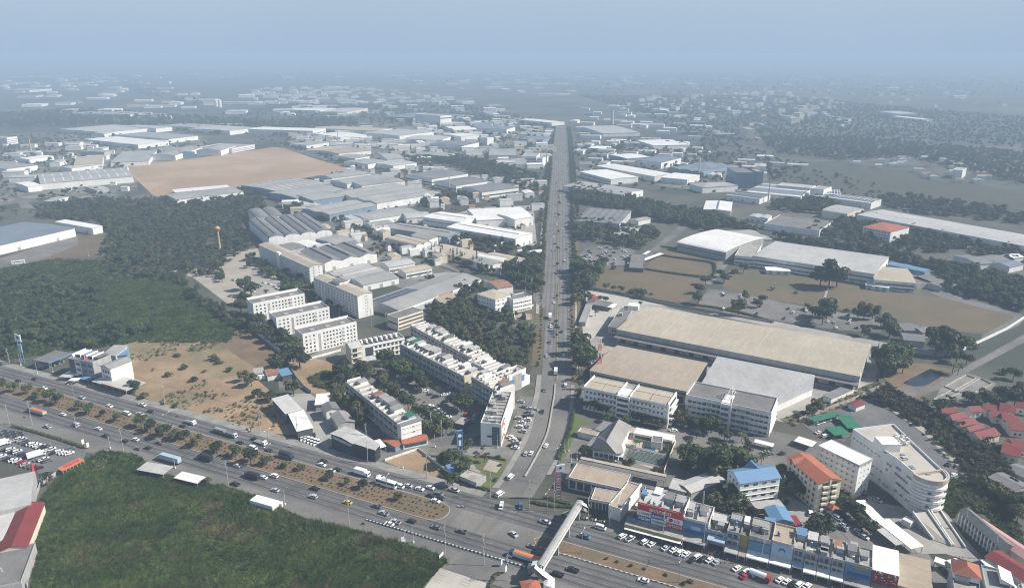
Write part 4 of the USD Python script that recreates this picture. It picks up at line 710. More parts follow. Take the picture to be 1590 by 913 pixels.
# hip roofed clubhouse
def clubhouse():
    ref = gpt("a6",560,400); t = thing("clubhouse","clubhouse with steep grey shingle roofs beside the swimming pool","clubhouse",ref)
    def p3(x,y,z): q = gpt("a6",x,y,z) - ref; return (q[0],q[1],z)
    rA,rB = p3(668,135,12),p3(535,365,12)
    a,b,c,d = p3(440,320,5),p3(380,450,4.5),p3(640,490,5),p3(740,310,5); e = p3(590,180,5); f_ = p3(800,205,5)
    def slab(name,P): part(t,name,MB().hexa([(x,y,z - .3) for x,y,z in P],P),"roof_shingle_x")
    slab("left_slope",[rB,rA,e,a]); slab("right_slope",[rA,rB,c,d]); slab("front_hip",[rB,a,b,c])
    slab("rear_gablet",[rA,d,f_]); slab("side_wing",[p3(330,400,4),p3(420,430,4),p3(520,340,6),p3(410,315,5)]); slab("rear_wing",[p3(425,240,4.2),p3(480,260,4.2),p3(610,175,5.5),p3(510,155,5)]); slab("porch",[p3(690,410,4),p3(790,400,3.6),p3(700,370,4.5)])
    slab("right_wing",[p3(640,490,5),p3(720,480,4),p3(690,380,6),p3(590,350,8)])
    base = [p3(400,455,4),p3(630,500,4),p3(710,470,4),p3(780,220,4),p3(600,190,4),p3(420,340,4)]
    part(t,"wall",MB().hexa([(x,y,0) for x,y,z in base],[(x,y,4.3) for x,y,z in base]),"wall_white")
    m = MB(); q0,q1 = np.array(base[0]),np.array(base[1]); u = (q1 - q0) /np.linalg.norm(q1 - q0)
    for k in range(6):
        a0,a1 = q0 + u*(1 + k*2.6),q0 + u*(3.1 + k*2.6); nn = np.array([u[1],-u[0],0]) *.06; part(t,"window",MB().hexa([(*(a0 + nn)[:2],.8),(*(a1 + nn)[:2],.8),(*a1[:2],.8),(*a0[:2],.8)],[(*(a0 + nn)[:2],3.2),(*(a1 + nn)[:2],3.2),(*a1[:2],3.2),(*a0[:2],3.2)]),"glass")
clubhouse()
bld("gatehouse","small beige roofed gatehouse beside the clubhouse","pavilion","a6","245,265 440,310 285,225",3.4,"wall_white",("flat","roof_tan_x",.3))
bld("pavilion","pavilion with a pale flat roof behind the pool","pavilion","a6","820,280 1220,360 920,235",3.6,"wall_white",("flat","roof_white_x",.2),extras=[("strip","F",.8,2.6)])
bld("pavilion","white hut with a dark framed flat roof beside the pool","pavilion","a6","1000,370 1110,385 1015,310",3.8,"wall_white",("flat","roof_slab_dark",.4))
sheet("swimming_pool","small blue swimming pool in the tiled courtyard","pool_water",G("a6","930,418 1050,440 1035,472 915,448"),0.16)
P = G("a6","760,415 830,420 1150,490 1110,640 850,590 700,510"); sheet("sports_court","green and grey chequered court beside the pool","court_grey",P,0.17)
o,L,W,r = axes3("a6","720,530 1100,625 760,425",0); t = thing("court_tiles","rows of green tiles and pale seats on the chequered court","court",o,.18,r)
rr = random.Random(2); g1,g2 = MB(),MB()
for i in range(18):
    for j in range(9):
        x0,y0 = i*L/18,j*W/9
        if 1 < i < 15 and (j in (2,3,5,6) or (i in (5,6,10,11) and j < 8)): g1.box(x0,y0,0,x0 + L/18*.94,y0 + W/9*.5,.04)
        if rr.random() < .95: g2.box(x0 + .1,y0 + W/9*.55,0,x0 + L/18*.8,y0 + W/9*.9,.5)
part(t,"green_tiles",g1,"court_green",kind="stuff"); part(t,"seats",g2,"court_grey",kind="stuff")
# the white offices
t,L,W,h = bld("office_building","left white office block with four beige roof panels","office building","b7","110,278 985,465 215,170",14,"wall_white",("flat","roof_conc",.7),
    win=[WIN("F",4,10,1.15,1.5,1.2,3.3,m0=.8,m1=25.5,hood=.6),WIN("F",4,11,1.15,1.5,1.2,3.3,m0=22.5,m1=2.5,hood=.6)])
for a,b in ((.02,.205),(.215,.395),(.565,.765),(.775,.97)):
    for y0,y1 in ((.04,.48),(.52,.96)): part(t,"roof_panel",MB().hexa([(L*a,W*y0,h + .1),(L*b,W*y0,h + .1),(L*b,W*y1,h + .1),(L*a,W*y1,h + .1)],[(L*a,W*y0,h + (.55 if y0 < .3 else 1.2)),(L*b,W*y0,h + (.55 if y0 < .3 else 1.2)),(L*b,W*y1,h + (1.2 if y0 < .3 else .55)),(L*a,W*y1,h + (1.2 if y0 < .3 else .55))]),"roof_beige_x")
part(t,"core",MB().box(L*.405,-1.4,0,L*.555,W*.6,h + .4),"wall_white")
for r in range(4): part(t,"core_window",MB().box(L*.415,-1.46,1.2 + r*3.3,L*.545,-1.36,3.0 + r*3.3),"glass")
for k in (.0,.405,.55,.985): part(t,"gable_wall",MB().box(L*k,-.3,0,L*k + .5,W,h + 1.6),"wall_bright")
for r in range(4): part(t,"end_balcony",MB().box(L + .02,2,1.2 + r*3.3,L + 1.6,W - 2,2.3 + r*3.3),"wall_bright"); part(t,"end_opening",MB().box(L,2.2,2.35 + r*3.3,L + .08,W - 2.2,4.1 + r*3.3),"dark_opening")
t,L,W,h = bld("office_building","right white office block with a grey roof and a roof truss mast","office building","px","1065.5,614.5 1198,642 1090,596",14.5,"wall_white",("flat","roof_slab_dark",.8),
    win=[WIN("F",4,7,2.1,1.4,1.2,3.3,m0=1,m1=27,hood=.6),WIN("F",4,8,2.1,1.4,1.2,3.3,m0=26,m1=1.2,hood=.6),WIN("R",4,3,1.1,1.4,1.2,3.3,hood=.8)])
part(t,"core",MB().box(L*.42,-1.2,0,L*.53,W*.6,h + .4),"wall_white")
for r in range(4): part(t,"core_window",MB().box(L*.43,-1.26,1.2 + r*3.3,L*.52,-1.16,3.0 + r*3.3),"glass_blue")
part(t,"white_pylon",MB().box(L*.535,-1.8,0,L*.55,-.8,h + 5),"wall_bright")
tr = MB();
for a,b in (((.44,.2),(.49,.5)),((.54,.2),(.49,.5)),((.44,.8),(.49,.5)),((.54,.8),(.49,.5))): tr.tube((L*a[0],W*a[1],h),(L*b[0],W*b[1],h + 7),.15,n=5)
for z,k in ((2,.7),(4,.42)):
    c = [(L*(.49 + sx*.05*k),W*(.5 + sy*.3*k),h + z) for sx,sy in ((-1,-1),(1,-1),(1,1),(-1,1))]
    for i in range(4): tr.tube(c[i],c[(i + 1) % 4],.12,n=4)
part(t,"roof_truss",tr,"frame_white")
# the big warehouses
t,L,W,h = bld("warehouse","very long low warehouse with a beige roof and shaded loading docks","warehouse","px","958,511 1335,584 995,473",10.5,"wall_grey",("gable","roof_beige",1.1,"x"),doors=[("F",16,3.6,4.4,"dark_opening")],extras=[("roof_seam",5,"roof_pale_y")])
part(t,"dock_canopy",MB().box(0,-6,6.0,L,0,6.3),"roof_slab_dark"); part(t,"dock",MB().box(0,-3,0,L,-.02,1.2),"concrete"); part(t,"fascia",side_box(MB(),L,W,"R",0,W,h - 2.0,h + .2,.3),"wall_bright")
t,L,W,h = bld("warehouse","large warehouse with a tan sheet roof beside the red and white mast","warehouse","t22","462,297 1055,425 600,138",8.5,"wall_grey",("gable","roof_tan",1.3,"x"),doors=[("F",9,3.4,4,"dark_opening")],extras=[("strip","F",5.6,6.8)])
q4 = [(1087,598,8.5),(1201.5,621,9),(1265,582,14),(1114,553,13.5)]; o = at(1087,598,8.5); P4 = [(*(at(*q) - o),q[2]) for q in q4]; t = thing("warehouse","smooth pale roofed warehouse right of the tan one","warehouse",o)
FOOT.append(sg.Polygon([at(*q) for q in q4])); part(t,"wall",MB().hexa([(x,y,0) for x,y,z in P4],[(x,y,z - .3) for x,y,z in P4]),"wall_bright"); part(t,"roof",MB().hexa([(x,y,z - .28) for x,y,z in P4],P4),"roof_pale_x")
a,b = np.array(P4[1][:2]),np.array(P4[2][:2]); n = np.array([b[1] - a[1],a[0] - b[0]]); n = n/np.linalg.norm(n) *.2; part(t,"grey_cladding",MB().hexa([(*(a + n),4.5),(*(b + n),4.5),(*b,4.5),(*a,4.5)],[(*(a + n),8.8),(*(b + n),13.8),(*b,13.8),(*a,8.8)]),"wall_metal")
bld("dock_office","grey roofed dock office at the left end of the long beige warehouse","office building","b8","1085,712 1215,728 1255,525",7.5,"wall_grey",("flat","roof_slab_dark",.4),win=[WIN("F",2,4,1.4,1.2,1.2,3.2,hood=False)],junk=2)
bld("guardhouse","small white roofed guardhouse in the warehouse entrance yard","guardhouse","b8","1290,495 1395,505 1300,460",3.4,"wall_white",("flat","frame_white",.1)); canopy("canopy","white shelter roof beside the warehouse entrance","b8","1130,520 1185,480 1100,490",3.2,"frame_white")
t,L,W,h = bld("house","garden house with a bright red gable roof among trees by the main road","house","b8","880,435 960,440 895,395",5,"wall_white",("gable","roof_red",2.0,"y"))
bld("shed","flat brown roofed canteen beside the red gabled house","canteen","b8","860,470 1070,510 900,420",3.6,"wall_dark",("flat","roof_slab_dark",.2)); bld("shed","long narrow grey roofed store along the main road verge","store","b8","790,660 855,665 785,470",3.4,"wall_grey",("shed","roof_grey",.4,"y"))
bld("shed","grey shed roof under the big tree beside the tan warehouse","shed","d5","1170,610 1260,560 1290,480",4,"wall_grey",("shed","roof_pale",.3,"x")); bld("shed","brown patched shed roofs above the mast","shed","d5","1190,440 1350,490 1290,345",4.5,"wall_grey",("gable","roof_tan",.5,"y"))
bld("shed","row of dark covered bays beside the warehouse yard bank","shed","t32","400,470 545,405 380,440",3.6,"wall_white",("shed","roof_dark",.3,"x")); bld("shed","small pale shed with a red roof patch at the corner of the car park","shed","t32","555,520 610,500 560,480",3.5,"wall_bright",("gable","roof_red",.6,"x"))
# white corner apartments on the main road
t,L,W,h = bld("apartment_block","white four storey apartments with balconies on the main road","apartment block","t11","1465,735 1560,705 1355,700",13.5,"wall_bright",("hip","roof_beige",1.4),win=[WIN("F",4,3,1.3,1.2,1,3.3,hood=.6),WIN("L",4,6,1.1,1.1,1,3.3,hood=.5)])
t,L,W,h = bld("apartment_block","white balconied annex right of the four storey apartments","apartment block","b8","110,440 305,400 40,400",11,"wall_bright",("flat","roof_slab_dark",.9),win=[WIN("F",3,8,.9,1.2,.9,3.3,hood=.7)],junk=3)
bld("house","pale building with a rust red roof behind the white apartments","house","t11","1480,665 1575,650 1410,625",7,"wall_white",("gable","roof_rust",1.2,"x"))
t,L,W,h = bld("school_building","cream three storey building with a dark roof and long bands of windows","building","t11","865,855 1020,805 830,820",9.5,"wall_cream",("flat","roof_slab_dark",.5),extras=[("strip","F",1,2.2),("strip","F",4.2,5.4),("strip","F",7.2,8.4),("strip","L",4.2,5.4)])
t,L,W,h = bld("factory","long grey plant with solar panels and a red fascia behind the cream building","factory","t11","870,800 1380,610 800,700",7,"wall_metal",("gable","roof_grey",2.2,"x"),extras=[("solar",8,2,(0,.42,.5,.92)),("fascia","F",4.5,6.4,"sign_white")])
part(t,"red_fascia",side_box(MB(),L,W,"F",L*.45,L*.62,4.4,6.6,.2),"sign_red"); bld("shed","patched brown lean-to in front of the solar plant","shed","t11","1140,760 1255,740 1180,690",5.5,"wall_grey",("shed","roof_tan",.8,"x"))
# ------------------------------------------------------------------ roadside shops right of the junction
def shop(label,s0,s1,h,depth=14,front=275.0,wall="wall_dirty",roof="roof_conc",sign=None,canopy_=None,floors=3,wins=True,junk=0,roof_kind="flat",cols=2,name="shop",low=.9):
    h *= low; sign = sign and (sign[0],sign[1] *low,sign[2] *low)
    t = thing(name,label,"shop",hw(s0,front),0,HA); L,W = s1 - s0 - .06,depth
    if roof_kind == "flat":
        wall_box(t,L,W,h,wall); flat_roof(t,L,W,h,roof,.8,wall,.2)
    else:
        pr = profile("shed",W,h,1.0,1,.2); part(t,"wall",extr(MB(),[(0,0)] + [(min(max(y,0),W),z - .04) for y,z in pr] + [(W,0)],0,L),wall); part(t,"roof",extr(MB(),pr + [(y,z - .2) for y,z in pr[::-1]],-.1,L + .1),roof)
    fh = h/floors
    part(t,"shopfront",side_box(MB(),L,W,"F",.4,L - .4,.2,min(3.2,fh),.05),"dark_opening")
    if wins:
        for r in range(1,floors):
            part(t,"balcony",side_box(MB(),L,W,"F",.2,L - .2,r*fh - .1,r*fh + .85,.9),wall)
            for c in range(cols): part(t,"window",side_box(MB(),L,W,"F",.5 + c*(L - 1) /cols,.2 + (c + .85) *(L - 1) /cols,r*fh + .95,(r + 1) *fh - .5,.05),"glass" if (r + c) % 2 else "glass_blue")
    if sign:
        m,z0,z1 = sign; part(t,"signboard",side_box(MB(),L,W,"F",.1,L - .1,z0,z1,.5),m)
    if canopy_:
        m,z,d = canopy_; part(t,"awning",MB().hexa([(.05,-d,z),(L - .05,-d,z),(L - .05,.0,z + .7),(.05,.0,z + .7)],[(.05,-d,z + .15),(L - .05,-d,z + .15),(L - .05,.0,z + .85),(.05,.0,z + .85)]),m)
        part(t,"awning_edge",MB().box(.05,-d - .06,z - .35,L - .05,-d,z + .2),"frame_white")
        for x in (.3,L - .3): part(t,"post",MB().cbox(x,-d + .3,0,.22,.22,z),"metal_grey")
    if junk > 1 and roof_kind == "flat":   # sheds and stair heads piled on the terraces
        r = random.Random(int(s0*11)); n = max(1,int(L/4.5))
        for k in range(n):
            a,b = L*(k + .08) /n,L*(k + r.uniform(.55,.92)) /n; y0 = r.uniform(.3,.62) *W; y1 = min(W - .3,y0 + r.uniform(2.4,4.6)); hh = h + r.uniform(2,3)
            q = part(t,"roof_hut",MB().box(a,y0,h,b,y1,hh),r.choice(["wall_dirty","wall_grey","wall_white"])); part(q,"hut_roof",MB().hexa([(a - .3,y0 - .4,hh),(b + .3,y0 - .4,hh),(b + .3,y1 + .4,hh + .5),(a - .3,y1 + .4,hh + .5)],[(a - .3,y0 - .4,hh + .12),(b + .3,y0 - .4,hh + .12),(b + .3,y1 + .4,hh + .62),(a - .3,y1 + .4,hh + .62)]),r.choice(["roof_rust_x","roof_grey_x","roof_pale_x","roof_dark_x","roof_white_x","roof_blue_x"]))
        for k in range(1,n): part(t,"party_wall",MB().box(L*k/n - .1,W*.1,h,L*k/n + .1,W*.95,h + 1.4),"wall_dirty")
    roof_things(t,L,W,h + (.5 if roof_kind != "flat" else 0),junk,random.Random(int(s0*3)))
    return t,L,W
t,L,W = shop("appliance shop with the large red, white and blue brand hoarding",-67,-46.8,12.5,13,sign=None,roof="roof_conc",wall="wall_dirty",canopy_=None,wins=False,junk=4,low=1)
part(t,"white_gable",extr(MB(),[(2.0,12.5),(12.4,12.5),(7.2,15.6)],2.0,10.5,"x"),"roof_white_y")
z0,z1,z2,z3 = 4.6,7.2,9.8,12.9
Z = -.62
def hoard(x0,x1,za,zb,mat,nm="hoarding_panel"): part(t,nm,MB().box(x0,Z,za,x1,-.02,zb - .05),mat)
hoard(0,L,z2,z3,"sign_red"); hoard(0,6.4,z1,z2,"sign_white"); hoard(6.45,13.2,z1,z2,"sign_blue"); hoard(13.25,L,z1,z2,"sign_white")
hoard(0,6.4,z0,z1,"sign_blue"); hoard(6.45,13.2,z0,z1,"sign_white"); hoard(13.25,L,z0,z1,"sign_red")
lettering(t,"aunnsod",L,W,"F",5.2,z2 + .75,1.75,"sign_white",.72)
lettering(t,"AOGET",L,W,"F",1.7,z1 + .8,1.0,"wall_dark",.72); part(t,"emblem",MB().hexa([(.9,-.68,z1 + .9),(1.5,-.68,z1 + .9),(1.5,-.6,z1 + .9),(.9,-.6,z1 + .9)],[(1.15,-.68,z1 + 1.7),(1.25,-.68,z1 + 1.7),(1.25,-.6,z1 + 1.7),(1.15,-.6,z1 + 1.7)]),"sign_red")
lettering(t,"SAMSUNG",L,W,"F",6.75,z1 + .8,1.05,"sign_white",.72); lettering(t,"LG",L,W,"F",16.3,z1 + .6,1.4,"metal_grey",.72)
part(t,"emblem",MB().tube((15.0,-.62,z1 + 1.3),(15.0,-.72,z1 + 1.3),.85,n=14),"sign_dark_red")
lettering(t,"Haier",L,W,"F",.7,z0 + .65,1.6,"sign_white",.72); lettering(t,"TOSHIBA",L,W,"F",6.85,z0 + .75,1.05,"wall_dark",.72); lettering(t,"HITACHI",L,W,"F",13.55,z0 + .75,1.1,"sign_white",.72)
part(t,"canopy_roof",MB().hexa([(-4,-6,3.7),(L + 1,-6,3.7),(L + 1,-.65,4.3),(-4,-.65,4.3)],[(-4,-6,4.0),(L + 1,-6,4.0),(L + 1,-.65,4.6),(-4,-.65,4.6)]),"roof_conc"); part(t,"blue_corner",MB().box(-4.0,-3.4,4.7,0,-.7,4.95),"roof_blue_x")
part(t,"yellow_fascia",MB().box(-4,-6.15,3.4,L + 1,-6,4.5),"sign_yellow"); part(t,"lower_awning",MB().hexa([(-3.6,-7.6,2.9),(L + 1,-7.6,2.9),(L + 1,-6.2,3.2),(-3.6,-6.2,3.2)],[(-3.6,-7.6,3.0),(L + 1,-7.6,3.0),(L + 1,-6.2,3.3),(-3.6,-6.2,3.3)]),"frame_white")
for k in range(7): part(t,"post",MB().cbox(-3.2 + k*4,-5.7,0,.25,.25,3.6),"wall_grey")
t,L,W = shop("shop with a wide blue photo hoarding and a pale concrete roof",-46.7,-36,11.8,13,wall="wall_white",sign=("sign_sky",4.4,11.2),wins=False,canopy_=("roof_conc",3.6,5),junk=5)
part(t,"hoarding_print",side_box(MB(),L,W,"F",.8,L - .8,4.8,6.6,.56),"sign_blue"); part(t,"hoarding_print",side_box(MB(),L,W,"F",3.5,L - 3,6.6,8.4,.56),"sign_pale_blue")
part(t,"party_wall",MB().box(-.1,0,12.6,.3,10,14.6),"wall_bright"); part(t,"roof_mast",MB().tube((L*.55,11,11.8),(L*.55,11,19),.35,n=8),"metal_grey")
shop("shop with a folded pale blue awning roof beside the blue hoarding",-35.9,-28.5,8.6,14,wall="wall_grey",roof="roof_slab_dark",canopy_=("sign_pale_blue",5.6,3),junk=5)
shop("narrow grey shop with stair towers on its roof",-28.4,-22.8,10.6,14,wall="wall_dirty",roof="roof_conc",canopy_=("roof_pale_x",3.4,5),junk=6)
t,L,W = shop("narrow shop with an olive yellow screen",-22.7,-19.6,10.2,13,wall="sign_yellow",roof="roof_slab_dark",canopy_=("roof_tan_x",3.3,5),wins=False,junk=3)
shop("shop with two dark blue panels and open party walls",-19.5,-10.6,11,14,wall="wall_dirty",roof="roof_slab_dark",sign=("sign_sky",4.8,9.5),wins=False,canopy_=("frame_white",3.4,5),junk=6)
t,L,W = shop("tall shop with a pale blue fish sign and peeling beige wall",-10.5,-2.0,11.5,13,wall="wall_cream",roof="roof_tan_x",sign=("sign_pale_blue",5.6,11.2),wins=False,canopy_=("frame_white",3.2,4.5),junk=1)
part(t,"fish_mark",MB().tube((L*.5,-.5,7.4),(L*.5,-.58,7.4),1.3,n=12),"sign_blue"); part(t,"fish_mark",MB().tube((L*.5,-.55,6.9),(L*.5,-.62,6.9),1.05,n=12),"sign_pale_blue")
shop("narrow shop with three grey balconies beside the fish sign",-1.9,2.4,10.5,13,wall="wall_grey",canopy_=("sign_pale_blue",3.4,3),junk=3)
for k in range(3): shop(["left","middle","right"][k] + " one of the three grey shophouses with gabled balconies and a shared cream awning",2.5 + 5.0*k,7.4 + 5.0*k,10.2,13,wall="wall_grey",canopy_=("roof_white_x",3.3,4.6),junk=4,cols=2)
t,L,W = shop("shop with a bright blue lettered billboard",17.5,27.0,10.4,12,wall="wall_dirty",sign=("sign_sky",4.2,10.6),wins=False,canopy_=("roof_conc",3.0,4.4),junk=5); part(t,"billboard_print",side_box(MB(),L,W,"F",2.5,L - 1.2,8.0,9.4,.58),"sign_yellow"); part(t,"billboard_print",side_box(MB(),L,W,"F",.8,L - .6,4.6,6.2,.58),"sign_blue")
t,L,W = shop("shop with a dark red billboard under a white sheet roof",27.1,36.4,10.5,15,wall="wall_cream",roof="roof_white_y",sign=("sign_dark_red",4.4,10.0),wins=False,canopy_=("roof_tan_x",3.0,4.4),roof_kind="shed",junk=0)
rr = random.Random(5)
for k in range(26): x,z = rr.uniform(.8,L - 1),rr.uniform(4.9,9.0); part(t,"billboard_print",side_box(MB(),L,W,"F",x,x + rr.uniform(.2,.8),z,z + .28,.55),"sign_white")
t,L,W = shop("low open hall with a wide ribbed beige roof at the street corner",36.5,48.5,6.0,20,wall="wall_grey",roof="roof_tan_y",wins=False,canopy_=("frame_white",3.0,4),roof_kind="shed",floors=2);
t,L,W = shop("corner house with a red tiled hip roof above grey balconies",55,64,9,17,wall="wall_grey",roof="roof_conc",floors=3,junk=2)
v,f = [(-.4,8,11.4),(L + .4,8,11.4),(L + .4,W + .4,11.4),(-.4,W + .4,11.4),(L*.5,11,14),(L*.5,W - 3,14)],[(0,1,4),(1,2,5,4),(2,3,5),(3,0,4,5),(3,2,1,0)]; part(t,"upper_storey",MB().box(0,8.4,9.0,L,W,11.4),"wall_white"); part(t,"tiled_roof",(np.array(v,float),f),"roof_orange_x")
t,L,W = shop("grey metal roofed building right of the red tiled corner house",66,76,9,22,wall="wall_metal",roof="roof_grey_x",wins=False); part(t,"white_slope",MB().hexa([(5,12,9.1),(9.6,12,9.1),(9.6,21,9.1),(5,21,9.1)],[(5,12,11.2),(9.6,12,9.4),(9.6,21,9.4),(5,21,11.2)]),"roof_white_y")
for k in range(8): shop(f"{['first', 'second', 'third', 'fourth', 'fifth', 'sixth', 'seventh', 'eighth'][k]} narrow grey terrace house from the grey metal roofed building",77 + k*5.2,82.1 + k*5.2,9.6 + .7*(k % 3),14 + k % 2*3,wall=["wall_grey","wall_dirty","wall_blue","wall_white"][k % 4],roof=["roof_slab_dark","roof_conc","roof_rust_x","roof_conc"][k % 4],junk=5,canopy_=("roof_pale_x",3.2,2.5))
# ------------------------------------------------------------------ hostels and the white rounded building
t,L,W,h = bld("hostel","white four storey hostel with a bright blue metal roof","hostel","a2","130,328 540,268 395,140",13,"wall_bright",("gable","roof_blue",2.4,"x"),win=[WIN("F",4,4,2.4,1.35,1.2,3.1,hood=.35),WIN("L",4,3,1.2,1.2,1.2,3.1,hood=False)])
part(t,"roof_dormer",MB().hexa([(L*.45,W*.5,h + .5),(L*.75,W*.5,h + .5),(L*.75,W + 1,h + .5),(L*.45,W + 1,h + .5)],[(L*.58,W*.5,h + 3),(L*.62,W*.5,h + 3),(L*.62,W + 1,h + 3),(L*.58,W + 1,h + 3)]),"roof_blue_x")
canopy("canopy","grey car canopy below the blue roofed hostel","a2","290,600 590,575 500,500",3.2,"roof_pale_x",.2)
bld("house","low house with a blue gabled metal roof behind the shops","house","a2","460,720 670,720 520,580",4.5,"wall_blue",("gable","roof_blue",1.4,"y")); bld("shed","blue sheet roofed lean-to between the shops and the blue gabled house","shed","a2","400,830 490,845 505,705",5.5,"wall_grey",("shed","roof_blue",.3,"x")); canopy("canopy","dark red shade awning beside the blue gabled house","a2","690,770 770,770 640,660",3.2,"sign_dark_red",.15)
t,L,W,h = bld("apartment_block","cream five storey apartments with an orange gable roof","apartment block","a2","935,332 1170,292 650,65",15,"wall_cream",("gable","roof_orange",1.9,"y"),win=[WIN("L",5,7,1.3,1.5,.9,2.95,hood=.3,hoodmat="wall_cream")])
for r in range(5):
    z = .3 + r*2.95
    for x0 in (.18,.58): part(t,"balcony",side_box(MB(),L,W,"F",L*x0,L*(x0 + .24),z,z + 1.0,1.1),"wall_cream"); part(t,"balcony_opening",side_box(MB(),L,W,"F",L*x0,L*(x0 + .24),z + 1.05,z + 2.5,.05),"dark_opening")
part(t,"central_pier",side_box(MB(),L,W,"F",L*.46,L*.54,0,h + .6,.5),"wall_cream"); part(t,"porch_roof",MB().hexa([(L*.45,-4.5,2.6),(L*.8,-4.5,2.6),(L*.8,-.4,2.6),(L*.45,-.4,2.6)],[(L*.62,-3,4),(L*.63,-3,4),(L*.63,-1.5,4),(L*.62,-1.5,4)]),"roof_orange_x")
part(t,"cross_gable",MB().hexa([(-1,W*.72,h + .1),(L*.5,W*.72,h + 1.2),(L*.5,W*.95,h + 1.2),(-1,W*.95,h + .1)],[(-1,W*.83,h + 1.6),(L*.5,W*.83,h + 2.1),(L*.5,W*.84,h + 2.1),(-1,W*.84,h + 1.6)]),"roof_orange_x")
t,L,W,h = bld("white_block","white windowless looking block with a brilliant white flat roof","building","a4","425,545 560,478 100,300",18,"wall_bright",("flat","frame_bright",.25),win=[WIN("L",6,7,.8,.7,1.6,2.9,hood=False),WIN("F",6,3,.5,.6,1.6,2.9,hood=False)])
part(t,"dark_eave",MB().box(-.3,-.3,h - 1.0,L + .3,0,h + .24).box(-.3,0,h - .9,0,W*.55,h + .24),"wall_grey")
for r in range(6): part(t,"ledge",side_box(MB(),L,W,"L",0,W,r*2.9 + 2.6,r*2.9 + 2.75,.35),"wall_white")
Hb = 18.5
outl = G("a4","358,188 775,135 1282,618",Hb); cen = G("a4","1150,600",Hb)[0]
A0,A1,A2 = outl; Lft = G("a4","1000,655 808,490 728,440",Hb)
arc0,arc1 = A2,Lft[0]; mid = (arc0 + arc1) /2; rad = np.linalg.norm(arc0 - arc1) /2; th0 = math.atan2(*(arc0 - mid)[::-1])
arc = [mid + rad*np.array([math.cos(th0 - a),math.sin(th0 - a) ]) for a in np.linspace(0.15,math.pi - .15,11)]
if np.dot(arc[5] - mid,A0 - mid) > 0: arc = [mid + rad*np.array([math.cos(th0 + a),math.sin(th0 + a)]) for a in np.linspace(.15,math.pi - .15,11)]
ring = [A0,A1,A2] + arc + [Lft[0],Lft[1],Lft[2]]
t = thing("department_store","large white building with a round stepped end and roof top plant","building",mid); R_ = [tuple(p - mid) for p in ring]; S = sg.Polygon(R_)
part(t,"wall",MB().poly(R_,0,Hb),"wall_bright"); part(t,"roof",MB().poly(S.buffer(-.4).exterior.coords[:-1],Hb,Hb + .05),"concrete_pale")
pm = MB(); m = trimesh.creation.extrude_polygon(S.difference(S.buffer(-.35)),1.1,engine="earcut"); m.apply_translation((0,0,Hb)); pm.add(m.vertices,m.faces); part(t,"parapet",pm,"wall_bright")
ar = [tuple(p - mid) for p in arc]; cap = sg.Polygon([tuple(A2 - mid)] + ar + [tuple(Lft[0] - mid)])
for k,z in enumerate((4.2,7.6,11.0,14.4)):
    ring_ = cap.buffer(.9).difference(sg.box(-99,6,99,99)); part(t,"curved_balcony",MB().poly(ring_.exterior.coords[:-1],z,z + .28),"tile_pale"); k < 4 and part(t,"balcony_front",MB().poly(cap.buffer(.75).difference(sg.box(-99,6,99,99)).exterior.coords[:-1],z + .28,z + 1.25),"wall_bright")
    if k < 4: part(t,"balcony_glazing",MB().poly(cap.buffer(.12).exterior.coords[:-1],z + 1.3,z + 2.9),"wall_white")
    for a in (3,7): q = np.array(ar[a]) *1.03; part(t,"window",MB().cbox(q[0],q[1],z - 1.7,1.3,.9,.7),"glass_blue") if k else None
rim = cap.buffer(.95).difference(cap.buffer(.1)).difference(sg.box(-99,6,99,99)); rims = [trimesh.creation.extrude_polygon(g_,2.2,engine="earcut") for g_ in getattr(rim,"geoms",[rim]) if g_.area > 1]
for m in rims: part(t,"end_rim",(np.array(m.vertices) + (0,0,Hb - .9),[tuple(q) for q in m.faces]),"tile_pale")
hx,hy = gpt("a4",660,300,Hb + 3) - mid; part(t,"roof_house",MB().cbox(hx + 2,hy - 1,Hb,9,8,4.2),"wall_bright")
rr = random.Random(9)
for k in range(28):
    q = gpt("a4",760 + rr.uniform(0,140) + k*2,215 + rr.uniform(0,110) + k*1.5,Hb + .6) - mid
    if S.buffer(-1).contains(sg.Point(q)): part(t,"cooling_unit",MB().cbox(q[0],q[1],Hb + .05,1.3,1.0,1.4),rr.choice(["frame_white","metal_grey"]))
for x,y in ((870,440),(960,560),(650,390),(980,580),(1130,640),(700,420)): q = gpt("a4",x,y,Hb) - mid; part(t,"roof_clutter",MB().cbox(q[0],q[1],Hb + .05,1.6,1.2,.5),"metal_grey")
q0,q1 = A0 - mid,Lft[2] - mid; u = (q1 - q0) /np.linalg.norm(q1 - q0); nn = np.array([u[1],-u[0]]); nn = nn if np.dot(nn,-mid) > 0 else -nn; ln = np.linalg.norm(q1 - q0)
for k in range(9):
    for z in (3,7.5,14.5):
        if rr.random() < .75: a = q0 + u*(1 + k*(ln - 2) /9); b = a + u*1.3; part(t,"window",MB().hexa([(*(a + nn*.06),z),(*(b + nn*.06),z),(*(b - nn*.1),z),(*(a - nn*.1),z)],[(*(a + nn*.06),z + .9),(*(b + nn*.06),z + .9),(*(b - nn*.1),z + .9),(*(a - nn*.1),z + .9)]),"metal_grey")
q0,q1 = Lft[2] - mid,Lft[0] - mid; u = (q1 - q0) /np.linalg.norm(q1 - q0); nn = np.array([u[1],-u[0]]); nn = nn if np.dot(nn,-mid) > 0 else -nn; ln = np.linalg.norm(q1 - q0)
for k in range(8):
    for z in (4,8,12,15.2):
        if rr.random() < .6: a = q0 + u*(2 + k*(ln - 3) /8) + nn*(2.2 if k < 2 else .3); b = a + u*1.1; part(t,"window",MB().hexa([(*(a + nn*.06),z),(*(b + nn*.06),z),(*(b - nn*.6),z),(*(a - nn*.6),z)],[(*(a + nn*.06),z + .8),(*(b + nn*.06),z + .8),(*(b - nn*.6),z + .8),(*(a - nn*.6),z + .8)]),"metal_grey")
